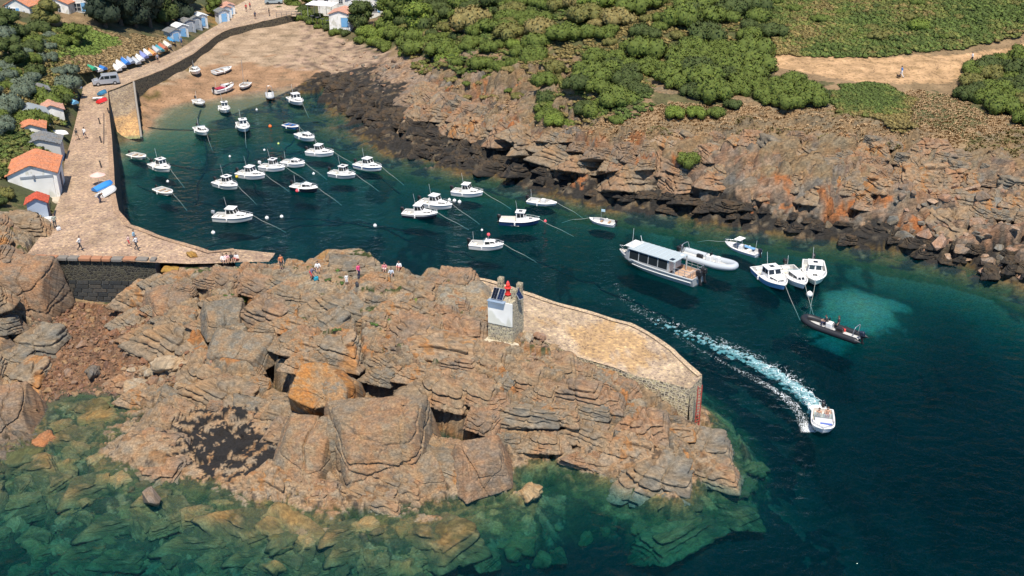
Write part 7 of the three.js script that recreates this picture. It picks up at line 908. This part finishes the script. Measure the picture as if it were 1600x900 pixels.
for (const [x, y, L, c, label, k] of [[182,110,2.6,wht,'white dinghy leaning nearest the silver van, first of the roadside row'],[188,107,3.0,wht,'long white dinghy second in the roadside row'],[195,104,2.9,dblue,'blue dinghy with white edge third in the roadside row',wht],[203,102,2.7,slateB,'slate blue dinghy fourth in the roadside row'],[212,101,2.7,gry,'grey dinghy fifth in the roadside row'],[218,98,2.7,wht,'white dinghy between the grey and the lilac ones'],[224,95,2.8,[0.2,0.24,0.48],'lilac blue dinghy in the middle of the roadside row'],[230,92,2.6,wht,'white dinghy beside the orange one'],[237,90,2.7,[0.75,0.3,0.1],'orange dinghy in the roadside row'],[244,86,2.7,gry,'grey green dinghy right of the orange one'],[249,84,2.7,[0.05,0.28,0.35],'teal dinghy in the roadside row'],[254,81,2.8,[0.42,0.13,0.07],'terracotta dinghy in the roadside row'],[261,77,2.6,[0.7,0.66,0.55],'cream dinghy at the upper end of the row'],[267,70,2.5,[0.05,0.26,0.5],'blue dinghy standing beside the first beach hut']]) storedDinghy(x, y, 5, L, roadTurn, c, label, 0.3, k);
for (const [x, y, L, c, label, t] of [[143,119,2.9,[0.03,0.3,0.16],'green dinghy behind the silver van'],[151,117,2.9,wht,'white dinghy behind the silver van'],[158,113,2.8,dblue,'blue dinghy half hidden behind the silver van'],[106,148,2.8,[0.5,0.6,0.7],'pale blue dinghy at the top of the shed side pile'],[113,146,2.7,dblue,'blue dinghy in the shed side pile'],[119,144,2.6,slateB,'slate dinghy at the right of the shed side pile'],[106,157,2.8,[0.8,0.16,0.03],'orange dinghy in the shed side pile'],[106,164,3.0,wht,'white dinghy under the orange one'],[112,170,2.9,[0.15,0.4,0.6],'light blue dinghy lowest in the shed side pile']]) storedDinghy(x, y, 5.2, L, 2.5, c, label, 0.12);
storedDinghy(90, 212, 5.8, 3.2, 0.1, wht, 'white dinghy lying on the dry grass below the white sheds', 0.05);
storedDinghy(163, 296, 6, 2.9, 1.0, [0.04, 0.24, 0.62], 'bright blue dinghy on the quay edge beside the bending person', 0.15);
storedDinghy(169, 305, 6, 3.3, 1.25, wht, 'white dinghy on the quay edge in front of the blue one', 0.1);
storedDinghy(161, 146, 4.8, 2.2, 1.3, [0.05, 0.2, 0.33], 'dark blue dinghy lying by the top of the slipway', 0.05);
storedDinghy(161, 160, 4.8, 2.3, 1.2, [0.75, 0.03, 0.03], 'bright red dinghy lying on the quay by the slipway', 0.05);
{ const p = footing(153, 157, 4.8), o = thing('boat_trolley', 'white dinghy trolley with dark frame beside the red dinghy', 'trolley', [p.x, p.y, p.z], 0.2); part('frame', merge([rod(V3(-0.9, 0.35, -0.4), V3(0.9, 0.35, -0.4), 0.04), rod(V3(-0.9, 0.35, 0.4), V3(0.9, 0.35, 0.4), 0.04), rod(V3(0, 0.35, -0.5), V3(0, 0.35, 0.5), 0.04)]), M(0.05, 0.05, 0.05), o); for (const s of [-1, 1]) part('wheel', new THREE.TorusGeometry(0.2, 0.07, 6, 12).translate(0, 0.27, s * 0.55), M(0.03, 0.03, 0.03), o); part('board', rbox(1.5, 0.1, 0.7, 0.04, 0, 0.45, 0), M(0.75, 0.74, 0.72), o); }
{ const p = footing(155, 289, 6), o = thing('parasol', 'pale pink parasol opened beside the blue dinghy', 'parasol', [p.x, p.y, p.z], 0); part('canopy', new THREE.ConeGeometry(0.95, 0.4, 10, 1, true).translate(0, 1.5, 0), M(0.75, 0.46, 0.4, 0.8), o); part('pole', rod(V3(0, 0, 0), V3(0, 1.7, 0), 0.03), gel, o); }
{ // silver van
  const p = at(166, 131, 4.75), o = thing('van', 'silver van parked at the bend of the road by the slipway', 'van', [p.x, surfaceY(p.x, p.z), p.z], 3.55), paint = M(0.45, 0.48, 0.52, 0.3, { metalness: 0.4 }), prof = new THREE.Shape();
  [[2.1, 0.35], [2.12, 0.75], [1.85, 0.98], [1.2, 1.08], [0.55, 1.72], [-1.95, 1.78], [-2.1, 1.2], [-2.12, 0.35]].forEach(([x, y], i) => i ? prof.lineTo(x, y) : prof.moveTo(x, y)); prof.closePath();
  const bodyG = new THREE.ExtrudeGeometry(prof, { depth: 1.6, bevelEnabled: true, bevelSize: 0.07, bevelThickness: 0.07, bevelSegments: 2 }).translate(0, 0, -0.8); part('body', bodyG, paint, o);
  part('windscreen', facets([[1.16, 1.14, -0.74], [1.16, 1.14, 0.74], [0.62, 1.74, 0.66], [0.62, 1.74, -0.66]], [[0, 3, 2, 1]]).translate(0.08, 0.02, 0), glassDark, o);
  for (const s of [-1, 1]) for (const [a, b] of [[-1.75, -0.75], [-0.6, 0.2], [0.3, 0.95]]) part('window', facets([[a, 1.12, 0], [b, 1.12, 0], [Math.min(b, 0.62), 1.62, 0], [a, 1.62, 0]], [s > 0 ? [0, 1, 2, 3] : [3, 2, 1, 0]]).translate(0, 0, s * 0.885), glassDark, o);
  for (const x of [1.35, -1.4]) for (const s of [-1, 1]) { const w = part('wheel', new THREE.CylinderGeometry(0.33, 0.33, 0.22, 16).rotateX(Math.PI / 2).translate(x, 0.33, s * 0.8), M(0.02, 0.02, 0.02, 0.9), o); part('rim', new THREE.CylinderGeometry(0.19, 0.19, 0.24, 12).rotateX(Math.PI / 2).translate(x, 0.33, s * 0.8), steel, w); }
  for (const s of [-1, 1]) { part('headlight', rbox(0.08, 0.18, 0.32, 0.03, 2.16, 0.8, s * 0.6), M(0.8, 0.8, 0.8, 0.1), o); part('tail_light', rbox(0.06, 0.3, 0.14, 0.02, -2.17, 1.1, s * 0.74), M(0.4, 0.02, 0.02, 0.3), o); } part('bumper', rbox(0.12, 0.24, 1.6, 0.05, 2.16, 0.45, 0), M(0.06, 0.06, 0.07, 0.6), o);
  const q = footing(428, 6, 5), c = thing('parked_car', 'grey car parked on the village square at the top edge', 'car', [q.x, q.y, q.z], 0.1); const s2 = new THREE.Shape(); [[2, 0.35], [2, 0.8], [1, 0.95], [0.5, 1.4], [-1.2, 1.42], [-1.9, 0.95], [-2, 0.35]].forEach(([x, y], i) => i ? s2.lineTo(x, y) : s2.moveTo(x, y)); s2.closePath(); part('body', new THREE.ExtrudeGeometry(s2, { depth: 1.5, bevelEnabled: true, bevelSize: 0.06, bevelThickness: 0.06, bevelSegments: 2 }).translate(0, 0, -0.75), M(0.3, 0.36, 0.38, 0.3), c); for (const s of [-1, 1]) part('window', box(1.7, 0.34, 0.02, -0.35, 1.15, s * 0.83), glassDark, c); for (const x of [1.3, -1.3]) for (const s of [-1, 1]) part('wheel', new THREE.CylinderGeometry(0.31, 0.31, 0.2, 14).rotateX(Math.PI / 2).translate(x, 0.31, s * 0.76), M(0.02, 0.02, 0.02, 0.9), c);
}
// mooring posts and chain along the quay edge
for (const [i, [x, y]] of [[156, 194], [158, 223], [158, 262], [170, 178]].entries()) { const p = footing(x, y, 5.2), o = thing('mooring_post', ['iron mooring post on the quay level with the slipway foot', 'iron mooring post on the quay beside the pair of walkers', 'iron mooring post on the quay opposite the orange roofed garage', 'iron mooring post at the edge of the quay above the slipway'][i], 'bollard', [p.x, p.y, p.z], 0, 'mooring posts'); part('post', new THREE.CylinderGeometry(0.09, 0.12, 0.9, 8).rotateZ(0.12).translate(0, 0.42, 0), M(0.06, 0.05, 0.045, 0.7), o); part('cap', new THREE.SphereGeometry(0.13, 8, 6).translate(-0.06, 0.88, 0), M(0.06, 0.05, 0.045, 0.7), o); }
{ const a = footing(172, 182, 5), b = footing(172, 225, 5.4), o = thing('quay_chain', 'dark chain lying along the quay edge', 'chain', [0, 0, 0]); const q = []; for (let i = 0; i <= 10; i++) { const p = a.clone().lerp(b, i / 10); q.push(V3(p.x - 0.9, surfaceY(p.x - 0.9, p.z) + 0.07, p.z)); } part('links', new THREE.TubeGeometry(new THREE.CatmullRomCurve3(q), 40, 0.06, 5), M(0.09, 0.07, 0.06, 0.9), o); }
{ const p = footing(432, 27, 4.8), o = thing('railing', 'metal railing and gate where the square meets the beach', 'railing', [p.x, p.y, p.z], 0.3); for (let i = 0; i < 6; i++) part('post', rod(V3(i * 1.1, 0, 0), V3(i * 1.1, 1.1, 0), 0.05), M(0.15, 0.15, 0.15), o); for (const y of [0.6, 1.05]) part('rail', rod(V3(0, y, 0), V3(5.5, y, 0), 0.035), M(0.15, 0.15, 0.15), o); }
// steps down the causeway to the water
{ const a = at(292, 383, 6.4), o = thing('stone_steps', 'pale stone steps at the harbour edge of the causeway', 'steps', [a.x, 0, a.z], -0.5); for (let i = 0; i < 6; i++) part('step', rbox(0.9, 0.22, 0.7, 0.04, i * 0.85, 6.45 - i * 0.05, 0.3 + i * 0.05), pavingMat(rgb(0.62, 0.47, 0.3), 3, 0.02), o); }
renderer.render(scene, camera);
